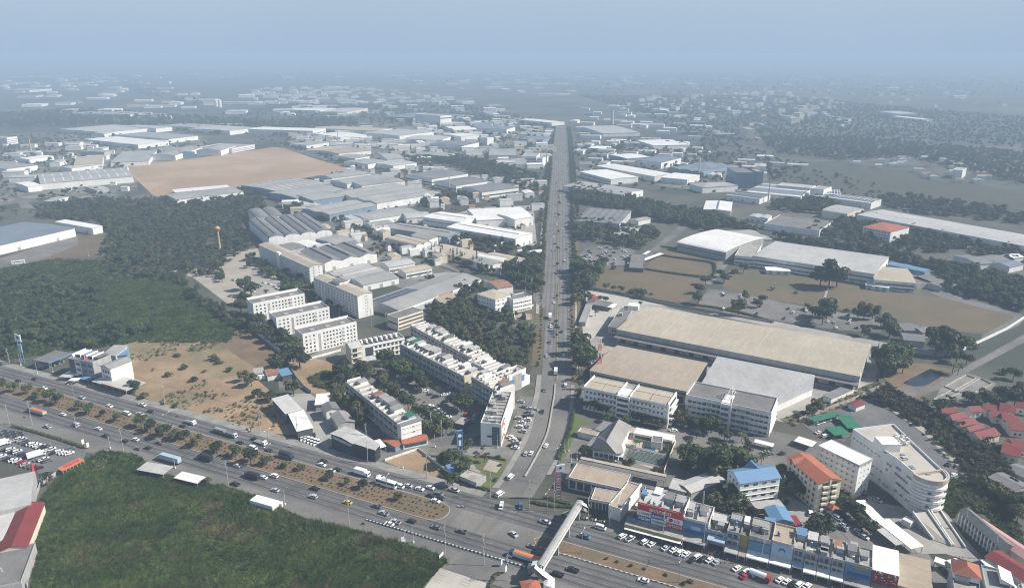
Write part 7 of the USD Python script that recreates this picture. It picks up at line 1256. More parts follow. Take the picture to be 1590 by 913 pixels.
TK = {"broad": [tree_kind(f"broad_tree_{c}",bl(i,10,.62,.9,1.6,.36,.54),900,.125,i,m) for i,(c,m) in enumerate((("green","leaf_green"),("dark","leaf_dark"),("olive","leaf_olive")))],
      "spread": [tree_kind(f"spreading_tree_{c}",bl(20 + i,12,.72,.8,1.15,.32,.44,.65),950,.115,20 + i,m) for i,(c,m) in enumerate((("green","leaf_green"),("dark","leaf_dark")))],
      "bush": [tree_kind(f"bush_{c}",bl(40 + i,6,.55,.3,.65,.38,.55,.8),260,.15,40 + i,m,(.04,.4),3) for i,(c,m) in enumerate((("green","leaf_green"),("olive","leaf_olive"),("grey","leaf_grey")))],
      "bright": [tree_kind("bright_tree",bl(50,8,.55,.8,1.4,.35,.5),480,.12,50,"leaf_bright")],
      "column": [tree_kind("column_tree",[(0,0,.5 + .42*i,.42 - .035*i,.45) for i in range(8)],420,.11,60,"leaf_dark",(.06,2.8),0)],
      "sparse": [tree_kind("sparse_tree",bl(70,10,.7,.8,1.7,.22,.34),240,.11,70,"leaf_grey",(.06,1.1),9)]}
def palm_kind():
    t = kind_of("palm"); part(t,"trunk",MB().tube((0,0,0),(.05,0,1.6),.05,.035,6),"trunk"); V,F = [],[]
    for k in range(15):
        a = k*2.4; up = .55 - .07*(k % 6); p = np.array([.05,0,1.6]); d = np.array([math.cos(a),math.sin(a),up]); n = np.array([-math.sin(a),math.cos(a),0])
        for j in range(4):
            q = p + d*.27; w0,w1 = (.06,.12,.11,.07)[j],(.12,.11,.07,.01)[j]; i = len(V); V += [p - n*w0,p + n*w0,q + n*w1,q - n*w1]; F.append((i,i + 1,i + 2,i + 3)); p = q; d = d + np.array([0,0,-.35])
    part(t,"crown",(np.array(V),F),"leaf_green"); return t
TK["palm"] = [palm_kind()]
TK["dark"] = [TK["broad"][1],TK["bush"][0],TK["broad"][0]]; TK["dusty"] = [TK["broad"][1],TK["sparse"][0],TK["bush"][2],TK["broad"][0]]; TK["far"] = [TK["broad"][2],TK["sparse"][0],TK["broad"][0]]
NAMEK = {"broad": "round_tree","spread": "spreading_tree","bush": "bush","bright": "bright_tree","column": "column_tree","sparse": "sparse_tree","palm": "palm"}
WORDK = {"broad": "round crowned tree","spread": "spreading tree","bush": "bushy shrub","bright": "bright green tree","column": "dark columnar tree","sparse": "thin greyish tree","palm": "palm"}
def grove(place,group,trees,z=0.0,seed=0):
    """trees: (frame, x, y, crown radius in frame pixels, kind) at the crown's middle."""
    rnd = random.Random(seed + len(trees)); tot,seen = {},{}
    for c in trees: tot[c[4]] = tot.get(c[4],0) + 1
    for c in sorted(trees,key=lambda c: px(*c[:3])[0]):
        fr,x,y,r,k = c; hz = {"bush": .55,"column": 1.8,"palm": 1.6}.get(k,1.2); R = r/FRAMES[fr][2] *mpp(gpt(fr,x,y)[1] *.98)
        R = R/.42 if k == "column" else R*(1.18 if k in ("broad","spread") else 1.0); xy = gpt(fr,x,y,hz*R); n = seen.get(k,0); seen[k] = n + 1
        lb = f"{WORDK[k]} {place}" if tot[k] == 1 else f"{ORD[n]}{WORDK[k]} from the left {place}"
        copy(rnd.choice(TK[k]),NAMEK[k],lb,"tree" if k != "bush" else "shrub",xy,z,rnd.uniform(0,6.28),group,(R*rnd.uniform(.92,1.08),R*rnd.uniform(.92,1.08),R*rnd.uniform(.88,1.12)))
def tl(fr,s,k="broad"):
    out = []
    for w in s.split():
        q = w.split(","); out.append((fr,float(q[0]),float(q[1]),float(q[2]),q[3] if len(q) > 3 else k))
    return out
grove("in the planted median left of the junction","median trees",tl("b1","20,500,50 130,530,48 280,550,45 390,590,50 500,620,58 600,650,56 800,720,42 910,750,50 1060,800,32 1200,840,42 1440,880,58") + tl("t02","925,640,32 1000,660,40 1070,685,33 1130,690,30 1215,725,33 1330,760,36 1450,795,32 1540,820,46") + tl("t13","50,120,32 150,160,34,bush 260,175,38,bush 440,210,28 550,255,20 655,265,30 870,340,26"),.3)
grove("in the right median","right median shrubs",tl("t23","565,730,14,bush 630,750,16,bush 712,775,18,bush 795,795,14,bush 930,830,18,bush 1080,870,24,bush 1040,885,22,bush"),.3)
grove("shading the shophouse car park","car park trees",tl("b4","500,430,75 580,480,80 640,520,75 700,560,70 770,590,70 830,630,75 890,660,60 950,690,50,sparse 1050,740,50,palm 290,520,85 350,560,70 470,690,60 530,720,72 600,770,75 650,800,50 750,880,75 1300,850,105,spread 540,400,60 560,520,70 620,560,60 690,500,60 740,620,60 800,530,60 860,590,60 910,720,50 500,650,60 560,790,60 610,730,60 700,830,55 310,600,60 250,500,55 1230,860,60 180,600,55 60,540,80 50,640,60 40,830,70 160,870,60 270,880,70"))
grove("along the lane below the shophouses","lane trees",tl("b5","200,500,70 290,540,88 350,590,85 430,620,75 480,655,75 300,660,80 400,690,65 685,850,70 850,890,50,sparse 545,740,40,bush"))
grove("between the workshop and the front terrace","workshop trees",tl("b3","430,270,72 190,340,60 60,310,50 910,60,68 1170,100,60 900,380,50,bright 1040,420,70 1100,480,80 1130,560,80 1060,560,60 850,330,55,bush 850,250,70,bush 120,330,45,bush 280,40,60 700,230,55,bush 780,180,50,bush"))
grove("around the white dormitory slabs","dormitory trees",tl("b6","120,70,90,spread 60,60,60 20,280,70 190,420,80 330,500,72 430,560,80 480,620,80 560,720,85 620,800,100 530,760,80 420,850,70 380,880,70 560,60,110,spread 480,120,50 700,180,50,sparse 760,200,45,sparse 850,230,55,sparse 900,260,50,sparse 980,320,45,sparse 1040,330,50,sparse 1100,370,45,bush 230,540,60 290,150,40,sparse 50,210,60 150,500,50 320,590,60 400,650,60"))
grove("in front of the white office blocks","office trees",tl("b7","130,430,52 200,450,52 270,470,50 330,490,45 640,570,45 700,590,50 770,600,50 840,620,50 910,640,50 340,570,55,bright 540,600,55,bright 1110,570,68 1200,610,58 1290,640,58 1430,610,100,spread 1270,740,50 50,380,60,sparse 660,235,45,bush 770,260,50,bush 1560,740,60 60,300,55,sparse"))
grove("around the clubhouse and pool","clubhouse trees",tl("a6","770,580,60 840,360,45,palm 880,360,40,palm 1150,440,55,bush 1180,400,45,bush 1100,640,45,bush 330,440,60 590,565,32,bush 1190,500,40,bush 1060,640,40,bush 1040,660,40,bush 1400,380,60,sparse") + tl("t23","500,240,22,palm 460,240,20,palm 530,270,18,palm 600,290,22,bush"))
grove("in the dark garden right of the pool house","garden trees",tl("a6","1400,470,105 1480,560,90 1550,500,90 1360,520,60 1340,600,60 1560,600,70") + tl("t23","1180,130,60 1240,150,70 1330,110,90 1400,130,80 1440,60,50,sparse 1130,150,50 1280,190,50 1240,40,45,bush 1520,100,40,palm 1560,60,36,palm") + tl("t22","1420,740,50,sparse 1310,680,35,palm 1400,690,35,palm"))
grove("on the slope beside the blue roofed hostel","hostel trees",tl("a2","70,420,100 150,560,85 280,620,55 40,520,70 -60,560,70 -140,500,70 -230,540,60,bright -90,420,70 620,230,100 720,260,88 680,330,100 600,330,85 560,260,60 950,690,120,spread 890,790,90 1020,770,80 1230,520,75 1320,590,85 1380,700,70 1480,780,60 1230,440,45,bush 640,740,40,palm 560,20,40,bush 760,400,70"))
grove("beside the main road at the tan warehouse","main road trees",tl("t22","400,130,52 420,190,62 440,230,58 390,240,48 390,90,40 400,320,40,sparse 395,380,38,sparse 390,440,30,sparse") + tl("b8","770,400,62 730,430,40 790,370,50 960,550,50,sparse 1000,400,40,bush 1060,415,32 880,390,36 1150,100,40,bush 1420,460,32,bush"))
grove("in the belt left of the upper main road","roadside belt trees",tl("b8","60,100,60 140,120,65 240,130,70 330,100,70 360,200,60 270,220,65 180,200,60 310,290,60 380,260,50 330,40,60 380,60,50 80,180,50 240,60,60 120,40,50 370,330,45,bush"))
grove("right of the upper main road","upper roadside trees",tl("b8","770,60,70 830,110,70 900,130,75 960,150,70 870,200,75 940,210,60 800,180,60 800,260,60 870,280,55 920,270,45 1000,70,60 1040,20,50 740,130,50 760,300,50 1065,290,32 1147,305,28 1223,313,30 1370,340,75,bush 1440,350,75,bush 1330,340,60,bush 1400,390,60,bush 1530,370,24,bush"))
grove("in the dry fields of the long factory","field trees",tl("d1","655,565,56 610,580,45 690,585,40 370,648,16,bush 485,667,13,bush 240,680,22 225,715,25 210,740,30 325,695,18 300,715,20 640,735,42 620,770,40 545,735,14 570,750,22 820,752,32 860,760,28 790,760,26 730,755,18,bush 930,790,34 945,830,38 900,800,25 870,750,22 820,850,22 235,545,22 190,570,16 140,590,22 120,570,18 50,600,24 20,640,25 15,690,26"))
grove("in the grove behind the warehouse wall","grove trees",tl("t32","720,200,58 780,190,68 830,165,55 740,260,60 810,240,60 850,250,50 870,175,40 730,230,50 1070,100,65 1130,110,65 1190,120,60 1050,140,50 1110,150,50 1240,130,50,bush 1290,140,40,bush 1180,200,40 1240,220,35 1160,250,45,palm 1190,270,40,palm 310,520,38 275,540,30 235,560,32,bush 210,575,30,bush 975,490,42,sparse 1080,500,45 1140,480,40,sparse 1250,460,40 1300,470,35 1360,450,45 1390,470,40 1440,420,38 1500,430,45 1540,460,50 1570,410,45 1460,300,40,bush 1530,310,36 1100,740,20,bush"))
grove("behind the red roofed estate and barracks","estate trees",tl("t33","1310,250,35 1360,280,38 1410,300,40 1460,320,40 1500,360,38 1550,380,50 1560,440,48 1520,420,40 1300,40,40,bush 1340,20,40,bush 1420,170,35,bush 1440,210,35,bush 1240,380,18,bush 1260,230,24,bush 1060,300,18,bush 460,330,20 500,370,26 540,400,26 590,430,22 570,470,24 620,500,30 640,540,26"))
grove("in the small park at the junction","park trees",tl("t13","1165,105,52 1215,90,42 1270,150,48 1200,235,38 1345,95,32,sparse 1400,100,36,sparse 1480,100,24,bush 1270,270,20,bush 1330,280,20,bush 1400,300,22,bush 1470,240,22,bush 1500,150,18,bush"))
grove("by the petrol station and bare plot","roadside shrubs",tl("b1","1380,520,52 1480,620,50,bush 1440,640,40,bush 60,240,60,sparse 30,150,60 130,280,30,bush 310,140,40,bush") + tl("t02","1090,200,28,bush 1130,275,30,bush 1040,320,30,bush 1190,350,36,bush 1310,220,34,bush 1330,228,30,bush 1350,245,28,bush 1420,290,30,bush 1185,165,18,bush 1270,120,20,bush 1500,330,30 1545,350,36 890,455,36,bush 1080,515,26,bush 1260,300,18,bush 1005,500,18,bush"))
grove("by the shelter at the field edge","field edge trees",tl("t03","1265,245,42,bush 650,110,40,bush 700,130,40,bush 780,120,30,bush 600,150,40,bush 280,215,45,sparse 300,240,40,sparse") + tl("b2","1080,450,60,bush 1180,470,60,bush 960,520,60,bush 1290,480,50,bush"))
hd_ = []
def hedge(label,fr,s,w=1.4,h=1.3,mat="leaf_green",cat="hedge"):
    P = smooth(G(fr,s),4); r = random.Random(len(label)); blobs = []
    for a,b in zip(P,P[1:]):
        n = max(1,int(np.hypot(*(b - a)) /.7))
        for i in range(n): q = a + (b - a) *i/n; blobs.append((q[0] + r.uniform(-.15,.15),q[1] + r.uniform(-.15,.15),h*.55,w*.55,h*.6))
    o = P.mean(0); blobs = [(x - o[0],y - o[1],z,a,b) for x,y,z,a,b in blobs]; t = thing("hedge",label,cat,o); part(t,"foliage",leaves(blobs,len(blobs) *26,.26,3),mat); mb = MB(); Q = P - o; ribbon(Q,w*.7,0,h*.75,mb); part(t,"core",mb,mat)
hedge("tall curving clipped hedge along the main road bend","a6","200,70 185,180 150,320 100,430 50,560",2.2,2.2,"leaf_bright"); hedge("low hedge behind the pylon sign at the junction","a7","640,530 760,560 870,575 1060,580",2.0,1.2); hedge("clipped hedge bank right of the pylon sign","a7","770,480 900,520 1030,545",2.4,1.0); hedge("hedge in front of the bank pavilion","t23","450,430 540,455 620,480",2.4,1.3,"leaf_bright"); hedge("small hedge bed in the bank forecourt","t23","345,275 390,290 420,295",2.6,.8)
hedge("hedge around the corner park","a7","-320,260 -100,330 100,390 210,410",2.0,1.2); hedge("hedge row in the corner park lawn","a7","100,60 200,70 370,100",1.6,1.0); hedge("hedge strip beside the pool wall","a6","1225,385 1180,520 1120,660",2.2,1.4); hedge("ragged hedge along the dealer's fence","b2","130,150 320,200 560,270 860,370",2.0,1.3,"leaf_olive")
hedge("dark hedge round the small square dry field","t21","860,460 1000,480 1220,515 1180,600 1000,580 800,550",3,1.6,"leaf_dark"); hedge("hedge line in front of the white arched warehouse","t21","900,410 1100,440 1290,465",3,1.4,"leaf_dark"); hedge("dark hedge below the dry field beside the main road","t21","430,660 700,710 1000,770",2.6,1.4,"leaf_dark"); hedge("row of bushes in the drive circle by the offices","t22","1195,750 1240,740 1290,745 1300,770 1240,780",2.6,1.2)
hedge("creeper covered bank behind the back lane","t21","1080,770 1300,800 1588,880",3,1.6,"leaf_olive")
# rows of small trees along both sides of the main road
def road_row(label,e,off,y0,y1,step,k,R,grp):
    P = LEs if e < 0 else REs; y = y0; n = 0; r = random.Random(int(y0 + off*7 + e))
    while y < y1:
        x = np.interp(y,P[:,1],P[:,0]) + e*(off + r.uniform(-.6,.6)); s = R*r.uniform(.7,1.2)
        n += 1; copy(r.choice(TK[k]),NAMEK[k],f"{ORD[n - 1]}{label}","tree" if k != "bush" else "shrub",(x,y),.15,r.uniform(0,6),grp,(s,s,s*r.uniform(.9,1.2))); y += step*r.uniform(.75,1.25)
road_row("small tree from the junction on the right verge of the main road",1,1.6,432,1000,7.5,"broad",1.5,"trees along the right verge of the main road")
road_row("low shrub from the junction on the left verge of the main road",-1,2.6,455,1000,6.0,"bush",1.3,"shrubs along the left verge of the main road")
k_ = 0
for y,s in sorted(((520,2.4),(536,1.6),(508,1.4),(700,1.8),(760,2.2),(840,2.0),(930,2.4),(1010,2.6),(1100,2.6),(600,1.4),(470,1.3))):
    k_ += 1; copy(TK["broad"][1],"round_tree",f"{ORD[k_ - 1]}small dark tree in the central strip of the main road","tree",(np.interp(y,ml[:,1],ml[:,0]),y),.4,y,"trees in the central strip",(s,s,s*1.2))
# low bedding shrubs in the median
def pts_in(P,n,seed,mind=0):
    P = sg.Polygon(P); P = P if P.is_valid else P.buffer(0); x0,y0,x1,y1 = P.bounds; r = np.random.default_rng(seed); out = np.zeros((0,2)); import shapely
    while len(out) < n:
        q = np.c_[r.uniform(x0,x1,2*n),r.uniform(y0,y1,2*n)]; out = np.vstack([out,q[shapely.contains_xy(P,q[:,0],q[:,1])]])
    return out[:n]
def spread(name,label,cat,P,n,protos,s0,s1,seed,z=0.0,weights=None,clump=0,mask=None,tall=(.8,1.3)):
    q = pts_in(P,n,seed); r = np.random.default_rng(seed + 1)
    if mask is not None: q = q[mask(q,r)]
    n = len(q); s = r.uniform(s0,s1,n); return scatter(name,label,cat,protos,np.c_[q,np.full(n,z)],r.uniform(0,6.28,n),np.c_[s,s,s*r.uniform(*tall,n)],r.choice(len(protos),n,p=weights))
bed = [(hw(s,o),0) for s in np.arange(-420,tipL - 3,2.6) for o in (243,245.6,249,251.6)]
rg = np.random.default_rng(4); q = np.array([b[0] for b in bed]) + rg.normal(size=(len(bed),2)) *.35; sc = rg.uniform(.35,.75,len(q))
scatter("bedding_shrubs","rows of small round shrubs dotted over the planted median","shrubs",TK["bush"],np.c_[q,np.full(len(q),.3)],rg.uniform(0,6,len(q)),sc,rg.integers(0,3,len(q)))
# grass of the foreground field
def blades(name,n,h,sp,mat,seed,wide=.09):
    t = kind_of(name); r = np.random.default_rng(seed); V,F = [],[]
    for i in range(n):
        a,q = r.uniform(0,6.28),sp*math.sqrt(r.random()); x,y = q*math.cos(a),q*math.sin(a); d = r.normal(size=2) *.38; k = r.uniform(.55,1.15) *h; w = wide*r.uniform(.7,1.6); b = r.uniform(0,3.14); ux,uy = math.cos(b) *w,math.sin(b) *w; j = len(V)
        V += [(x - ux,y - uy,0),(x + ux,y + uy,0),(x + ux*.8 + d[0] *k*.5,y + uy*.8 + d[1] *k*.5,k*.6),(x - ux*.8 + d[0] *k*.5,y - uy*.8 + d[1] *k*.5,k*.6),(x + d[0] *k*1.3,y + d[1] *k*1.3,k)]; F += [(j,j + 1,j + 2,j + 3),(j + 3,j + 2,j + 4)]
    part(t,"blades",(np.array(V),F),mat); return t
def weed(name,mat,seed): t = kind_of(name); part(t,"foliage",leaves(bl(seed,5,.55,.2,.55,.28,.45,.7),70,.17,seed,.5),mat); return t
GR = {"green": blades("green_grass",34,1.25,.9,"grass_green",1,.1),"dry": blades("dry_grass_tuft",34,1.35,.9,"grass_dry",2,.07),"dark": blades("dark_grass",30,1.0,.9,"grass_dark",3,.11),"bright": blades("bright_grass",30,.8,.9,"grass_bright",4,.11),"weed": weed("leafy_weed","grass_green",5),"weed_dark": weed("dark_weed","grass_dark",6),"weed_bright": weed("bright_weed","grass_bright",7),"low_dry": blades("low_dry_grass",22,.55,.9,"grass_dry",8,.07)}
fld = lots["large overgrown green field in the foreground"]
def field_scatter():
    q = pts_in(fld,34000,21); r = np.random.default_rng(22); z = np.c_[q,np.zeros(len(q))]; n1 = meshkit.fbm(z*.035,4,3); n2 = meshkit.fbm(z*.11,3,9); n3 = meshkit.fbm(z*.06,4,17)
    u = r.random(len(q)); so = np.array([hso(p) for p in q]); strip_ = (so[:,1] > 201) & (so[:,0] > -95); left = np.array([unproj(*p)[0] for p in q[::1]]) < 100
    keys = list(GR); idx = np.where(n2 + .25*u > .9,keys.index("dry"),np.where(n1 + .2*u > .62,keys.index("green"),np.where(n3 + .3*u > .66,keys.index("weed"),np.where(u > .7,keys.index("weed_dark"),np.where(u > .2,keys.index("green"),keys.index("dark"))))))
    idx = np.where(strip_ & (u > .25),np.where(r.random(len(q)) > .5,keys.index("bright"),keys.index("weed_bright")),idx); idx = np.where(left & (u > .35),np.where(r.random(len(q)) > .5,keys.index("weed_bright"),keys.index("weed")),idx)
    s = r.uniform(.7,1.5,len(q)) *(.65 + 1.0*n3) *np.where(strip_,.6,1); scatter("tall_grass","tall rough grass and weeds covering the foreground field","grass",list(GR.values()),np.c_[q,np.zeros(len(q))],r.uniform(0,6.28,len(q)),s,idx)
    m = (n1 > .56) & (r.random(len(q)) > .965); p = q[m]; s = r.uniform(.9,2.1,len(p)); scatter("scrub_bushes","low bushes scattered through the foreground grass","shrubs",TK["bush"],np.c_[p,np.zeros(len(p))],r.uniform(0,6,len(p)),s,r.integers(0,2,len(p)))
field_scatter()
# scrub and woods
scr = lots["dark overgrown scrub field left of the dormitories"]
spread("scrub","rough grass and weeds of the dark scrub field","scrub",scr,17000,[GR["weed_dark"],GR["weed"],GR["green"],GR["dark"]],.8,1.7,31,weights=[.35,.2,.25,.2])
gp_ = G("t01","660,700 900,600 1010,600 1200,680 1340,790 1460,913 1400,1000 700,1000")
spread("meadow_grass","brighter green grass patch in the scrub field","grass",gp_,6500,[GR["green"],GR["weed"],GR["bright"]],.8,1.5,33)
def wood(name,label,P,n,s0,s1,seed,mix=("broad","bush"),z=0.0):
    pr = [t for k in mix for t in TK[k]]; return spread(name,label,"trees",P,n,pr,s0,s1,seed,z)
wd = lots["brown leaf covered ground under the wood"]
wood("wood","dense dusty green wood behind the ochre water tower",wd,2700,2.2,3.6,41,("dusty",))
wood("wood","dark bushy thicket along the left edge of the scrub field",G("t01","-400,620 250,600 420,640 640,700 620,913 500,1010 -400,1060"),420,1.6,3.6,42,("dark",))
wood("wood","belt of dark trees between the scrub field and the bare plot",G("b1","-100,-20 200,60 500,110 900,150 1000,120 1300,60 1588,-40 1588,-80 700,-60 0,-120"),170,2,4,43,("dark",))
wood("wood","dark tree line running down the middle of the left wood",G("t01","560,160 640,180 800,350 900,480 820,520 680,520 780,440 700,330 600,260"),130,3.2,5,44,("dark",))
wood("wood","tree belt along the lane beside the gravel yard",G("t01","1040,590 1090,580 1330,770 1480,860 1580,950 1520,960 1380,880 1160,720"),90,2.0,3.6,45)
wood("wood","small wood between the rear terrace and the main road",G("px","664,482 690,472 780,482 832,508 828,560 812,588 775,572 735,545 700,525"),260,2.2,3.9,46,("broad","bush"))
wood("wood","trees around the cream building and white apartments",G("t11","1020,820 1250,760 1350,760 1420,850 1330,900 1260,913 1200,980 1120,900"),90,2.6,4.2,47,("broad",)); wood("wood","trees beside the solar plant's right end",G("t11","1210,680 1300,630 1390,640 1380,720 1270,750"),34,2.8,4.2,48,("broad",))
wood("wood","dark wood running right of the main road to the arched warehouse",G("d4","690,30 900,20 1250,110 1588,200 2150,330 2400,420 2300,520 1900,420 1588,390 1400,330 1000,220 720,190"),620,3.4,5.4,49,("broad",)); wood("wood","trees around the dim fin fronted plant",G("d4","690,390 880,400 1130,430 1420,520 1588,480 1700,560 1500,700 1250,700 1000,640 760,600"),210,3.0,5.2,50,("broad","sparse"))
wood("wood","wood continuing behind the long pale factory",G("d1","-20,270 150,320 320,390 620,440 760,460 930,480 1000,500 1130,540 1300,560 1588,620 1588,760 1450,720 1200,660 1200,570 940,510 640,470 370,400 210,360 -20,340"),900,3.0,5.0,51,("broad","bush")); wood("wood","scrubby wood around the orange roofed block",G("d1","650,330 780,300 960,340 1200,400 1588,480 1588,560 1300,470 1100,480 920,470 700,420 600,400 500,380"),620,2.8,4.6,52,("broad","bush","sparse")); wood("wood","trees below the solar roofed plant",G("d1","380,235 560,225 700,250 640,290 480,280 380,270"),150,3.2,5,53,("broad",))
wood("wood","scrub beyond the long white warehouse",G("d1","880,210 1100,215 1400,260 1588,300 1588,340 1300,310 1000,265 880,250"),320,3,5.2,54,("broad","bush","sparse"))
sb = lots["overgrown belt of scrub behind the white rounded building"]; wood("scrub","thorny grey green scrub belt behind the rounded building",sb,620,1.6,3.2,55,("bush","sparse")); wood("scrub","green growth on the grassy lot by the barracks",G("t33","1060,320 1200,420 1400,480 1500,560 1588,700 1588,560 1400,330 1230,330"),160,.8,2.0,56,("bush",))
spread("dry_weeds","sparse dry tufts over the bare tan plot","grass",lots["tan bare earth plot with dry tufts beside the highway"],2600,[GR["low_dry"],GR["weed"],GR["dry"]],.5,1.2,61,.1,[.45,.35,.2],mask=lambda q,r: meshkit.fbm(np.c_[q*.045,q[:,:1] *0],3,5) > .56); spread("dry_weeds","dry tufts on the sandy vacant lot","grass",lots["rough green grass in the vacant lot behind the workshop"],700,[GR["green"],GR["weed"],GR["dry"]],.6,1.3,62,.1); spread("dry_weeds","rough tufts on the grassy lot behind the rounded building","grass",lots["dry grassy lot behind the round ended building"],1200,[GR["green"],GR["low_dry"],GR["weed"]],.5,1.2,63,.03)
spread("verge_weeds","weeds along the brown strip behind the warehouse yard","grass",lots["brown earth strip behind the warehouse yard"],260,[GR["low_dry"],GR["weed"]],.6,1.5,64,.08)
# growth between the factories
wood("wood","tree line between the estate road plants",G("d2","330,560 380,520 420,540 560,600 700,680 800,720 760,730 640,680 500,600"),60,2.2,3.6,71,("broad","bush")); wood("wood","dark tree clumps around the central plant",G("d2","870,470 900,430 1130,410 1140,450 1000,480 890,500"),70,3,4.6,72,("broad",)); wood("wood","long hazy wood left of the far main road",G("d2","760,215 850,240 1050,230 1260,260 1500,330 1500,420 1400,390 1240,340 1130,300 1000,260 850,260"),420,3.4,5.6,73,("broad",)); wood("wood","wood at the white plant's right side",G("d2","1060,650 1150,620 1360,700 1400,760 1330,740 1200,740 1060,690"),110,3,4.6,74,("sparse","broad")); wood("wood","trees beside the main road below the white plant",G("d2","1360,820 1440,720 1530,720 1530,913 1420,913 1340,880"),110,2.6,4.4,75,("broad",)); wood("wood","trees by the estate yard road corner",G("d2","150,500 250,490 250,540 160,540"),22,3,4.4,76,("broad",)); wood("wood","trees along the estate road plants on the right",G("d2","930,710 1000,730 1150,790 1290,840 1240,860 1080,810 930,760"),46,2.4,3.8,77,("broad","column")); wood("wood","bushes in the front factory yard",G("d2","560,700 700,680 780,720 760,780 650,780"),26,2,3.4,78,("broad","bush")); wood("wood","tree edge of the graded field",G("d2","110,160 300,205 420,250 540,290 560,280 430,235 300,188 150,150"),120,2.4,4,79,("broad","bush"))
wood("wood","dark trees behind the dormitory by the car park",G("t11","-60,460 60,540 140,560 270,620 420,720 560,830 480,820 300,700 130,640 -60,540"),60,2.4,3.8,80,("broad","sparse"))
# ------------------------------------------------------------------ poles, lamps, wires
def pole_kind(name,h,arms,mat="pole_conc"):
    t = kind_of(name); part(t,"pole",MB().tube((0,0,0),(0,0,h),.17,.10,6),mat)
    if arms == "lamp":
        part(t,"arm",MB().tube((0,0,h - .2),(0,1.8,h + .3),.06,n=5).tube((0,0,h - .2),(0,-1.8,h + .3),.06,n=5),"metal_grey")
        for s in (-1,1): part(t,"lamp_head",MB().cbox(0,s*2.0,h + .22,.3,.8,.16),"frame_white")
    elif arms == "power":
        for k,z in enumerate((h - .3,h - 1.4,h - 2.6)): part(t,"crossarm",MB().cbox(0,0,z,.14,2.4 - .4*k,.14),"metal_grey")
        part(t,"transformer",MB().tube((.3,0,h - 5),(.3,0,h - 4),.3,n=8),"metal_grey")
    else: part(t,"base_block",MB().cbox(0,0,0,.6,.6,.9),"kerb_white")
    return t
PK = {"lamp": pole_kind("lamp_post_shape",11,"lamp","metal_grey"),"power": pole_kind("power_pole_shape",12.5,"power"),"plain": pole_kind("plain_pole_shape",8,"plain"),"tall": pole_kind("tall_pole_shape",15,"power")}
PW = {"lamp": "twin armed lamp post","power": "concrete power pole","plain": "short white footed pole","tall": "tall concrete power pole"}
def poles(place,group,items,rot=HA):
    tot,seen = {},{}
    for i in items: tot[i[3]] = tot.get(i[3],0) + 1
    for fr,x,y,k in sorted(items,key=lambda i: px(*i[:3])[0]):
        n = seen.get(k,0); seen[k] = n + 1; copy(PK[k],{"lamp": "lamp_post"}.get(k,"power_pole"),f"{PW[k]} {place}" if tot[k] == 1 else f"{ORD[n]}{PW[k]} from the left {place}","lamp post" if k == "lamp" else "pole",gpt(fr,x,y),.2,rot,group)
poles("in the highway median","median lamp posts",[("t02",460,480,"lamp"),("t02",1040,675,"lamp"),("t13",75,155,"lamp"),("t13",800,350,"lamp"),("t23",412,700,"lamp"),("t23",1008,880,"lamp")])
poles("along the near pavement of the highway","near pavement poles",[("t02",60,635,"power"),("t02",200,635,"tall"),("t02",470,650,"plain"),("t02",680,780,"plain"),("t02",765,815,"tall"),("t03",1080,175,"plain"),("t03",1410,295,"tall"),("t13",170,400,"plain"),("t13",565,525,"tall"),("t13",905,625,"plain"),("t13",960,635,"plain"),("t13",1158,715,"tall"),("t13",1395,775,"tall"),("t13",1540,870,"power")])
poles("along the far pavement of the highway","far pavement poles",[("b1",105,320,"power"),("b1",215,315,"plain"),("b1",385,400,"plain"),("b1",545,390,"plain"),("b1",790,430,"tall"),("t02",1018,515,"tall"),("t02",1535,670,"plain"),("b3",95,745,"tall"),("b3",185,905,"lamp"),("b3",480,790,"power"),("b3",1190,905,"tall"),("t13",680,140,"power"),("t13",895,175,"plain"),("t13",1045,240,"tall"),("a7",210,485,"tall"),("a7",610,590,"tall"),("a7",790,640,"lamp"),("a7",860,620,"tall"),("a7",1210,720,"power"),("a7",1430,770,"power"),("a1",455,670,"tall"),("a1",870,760,"tall"),("a1",640,905,"lamp"),("a1",1465,900,"tall")])
poles("in the lanes of the shophouse quarter","quarter poles",[("b5",330,740,"power"),("b5",435,830,"power"),("b5",365,890,"plain"),("b5",1010,900,"plain"),("b5",875,830,"plain"),("b4",845,260,"tall"),("b4",530,130,"power"),("b4",375,80,"power"),("b4",660,890,"plain"),("b6",1045,410,"plain"),("b6",700,280,"plain"),("b6",1370,510,"power")])
poles("beside the tan yard and clubhouse","clubhouse poles",[("a6",110,480,"plain"),("a6",150,470,"plain"),("a6",235,560,"plain"),("a6",400,640,"plain"),("a6",175,580,"plain"),("a6",50,620,"lamp"),("a5",960,345,"power"),("a5",1265,610,"power")])
poles("in the distant woods and yards","distant poles",[("t01",312,500,"plain"),("t01",548,470,"plain"),("t01",690,450,"plain"),("d4",855,180,"tall"),("d4",1060,230,"tall"),("d4",1265,280,"tall"),("d4",1475,275,"tall"),("d4",1195,260,"tall"),("d4",1535,370,"tall"),("b8",240,345,"power"),("b8",300,355,"power"),("b8",165,270,"power"),("b8",785,290,"power"),("b8",900,320,"power"),("d2",1445,900,"power"),("d2",1030,520,"power")])
def cable(label,a,b,za,zb,n=3,gap=.6,sag=1.2):
    t = thing("overhead_cable",label,"cable"); d = (b - a) /np.linalg.norm(b - a); nn = np.array([-d[1],d[0]])
    for k in range(n):
        o = nn*gap*(k - (n - 1) /2); P = [np.r_[a + (b - a) *u + o,za + (zb - za) *u - 4*sag*u*(1 - u)] for u in np.linspace(0,1,9)]; mb = MB()
        for p,q in zip(P,P[1:]): mb.tube(p,q,.03,n=3)
        part(t,"wire",mb,"rubber")
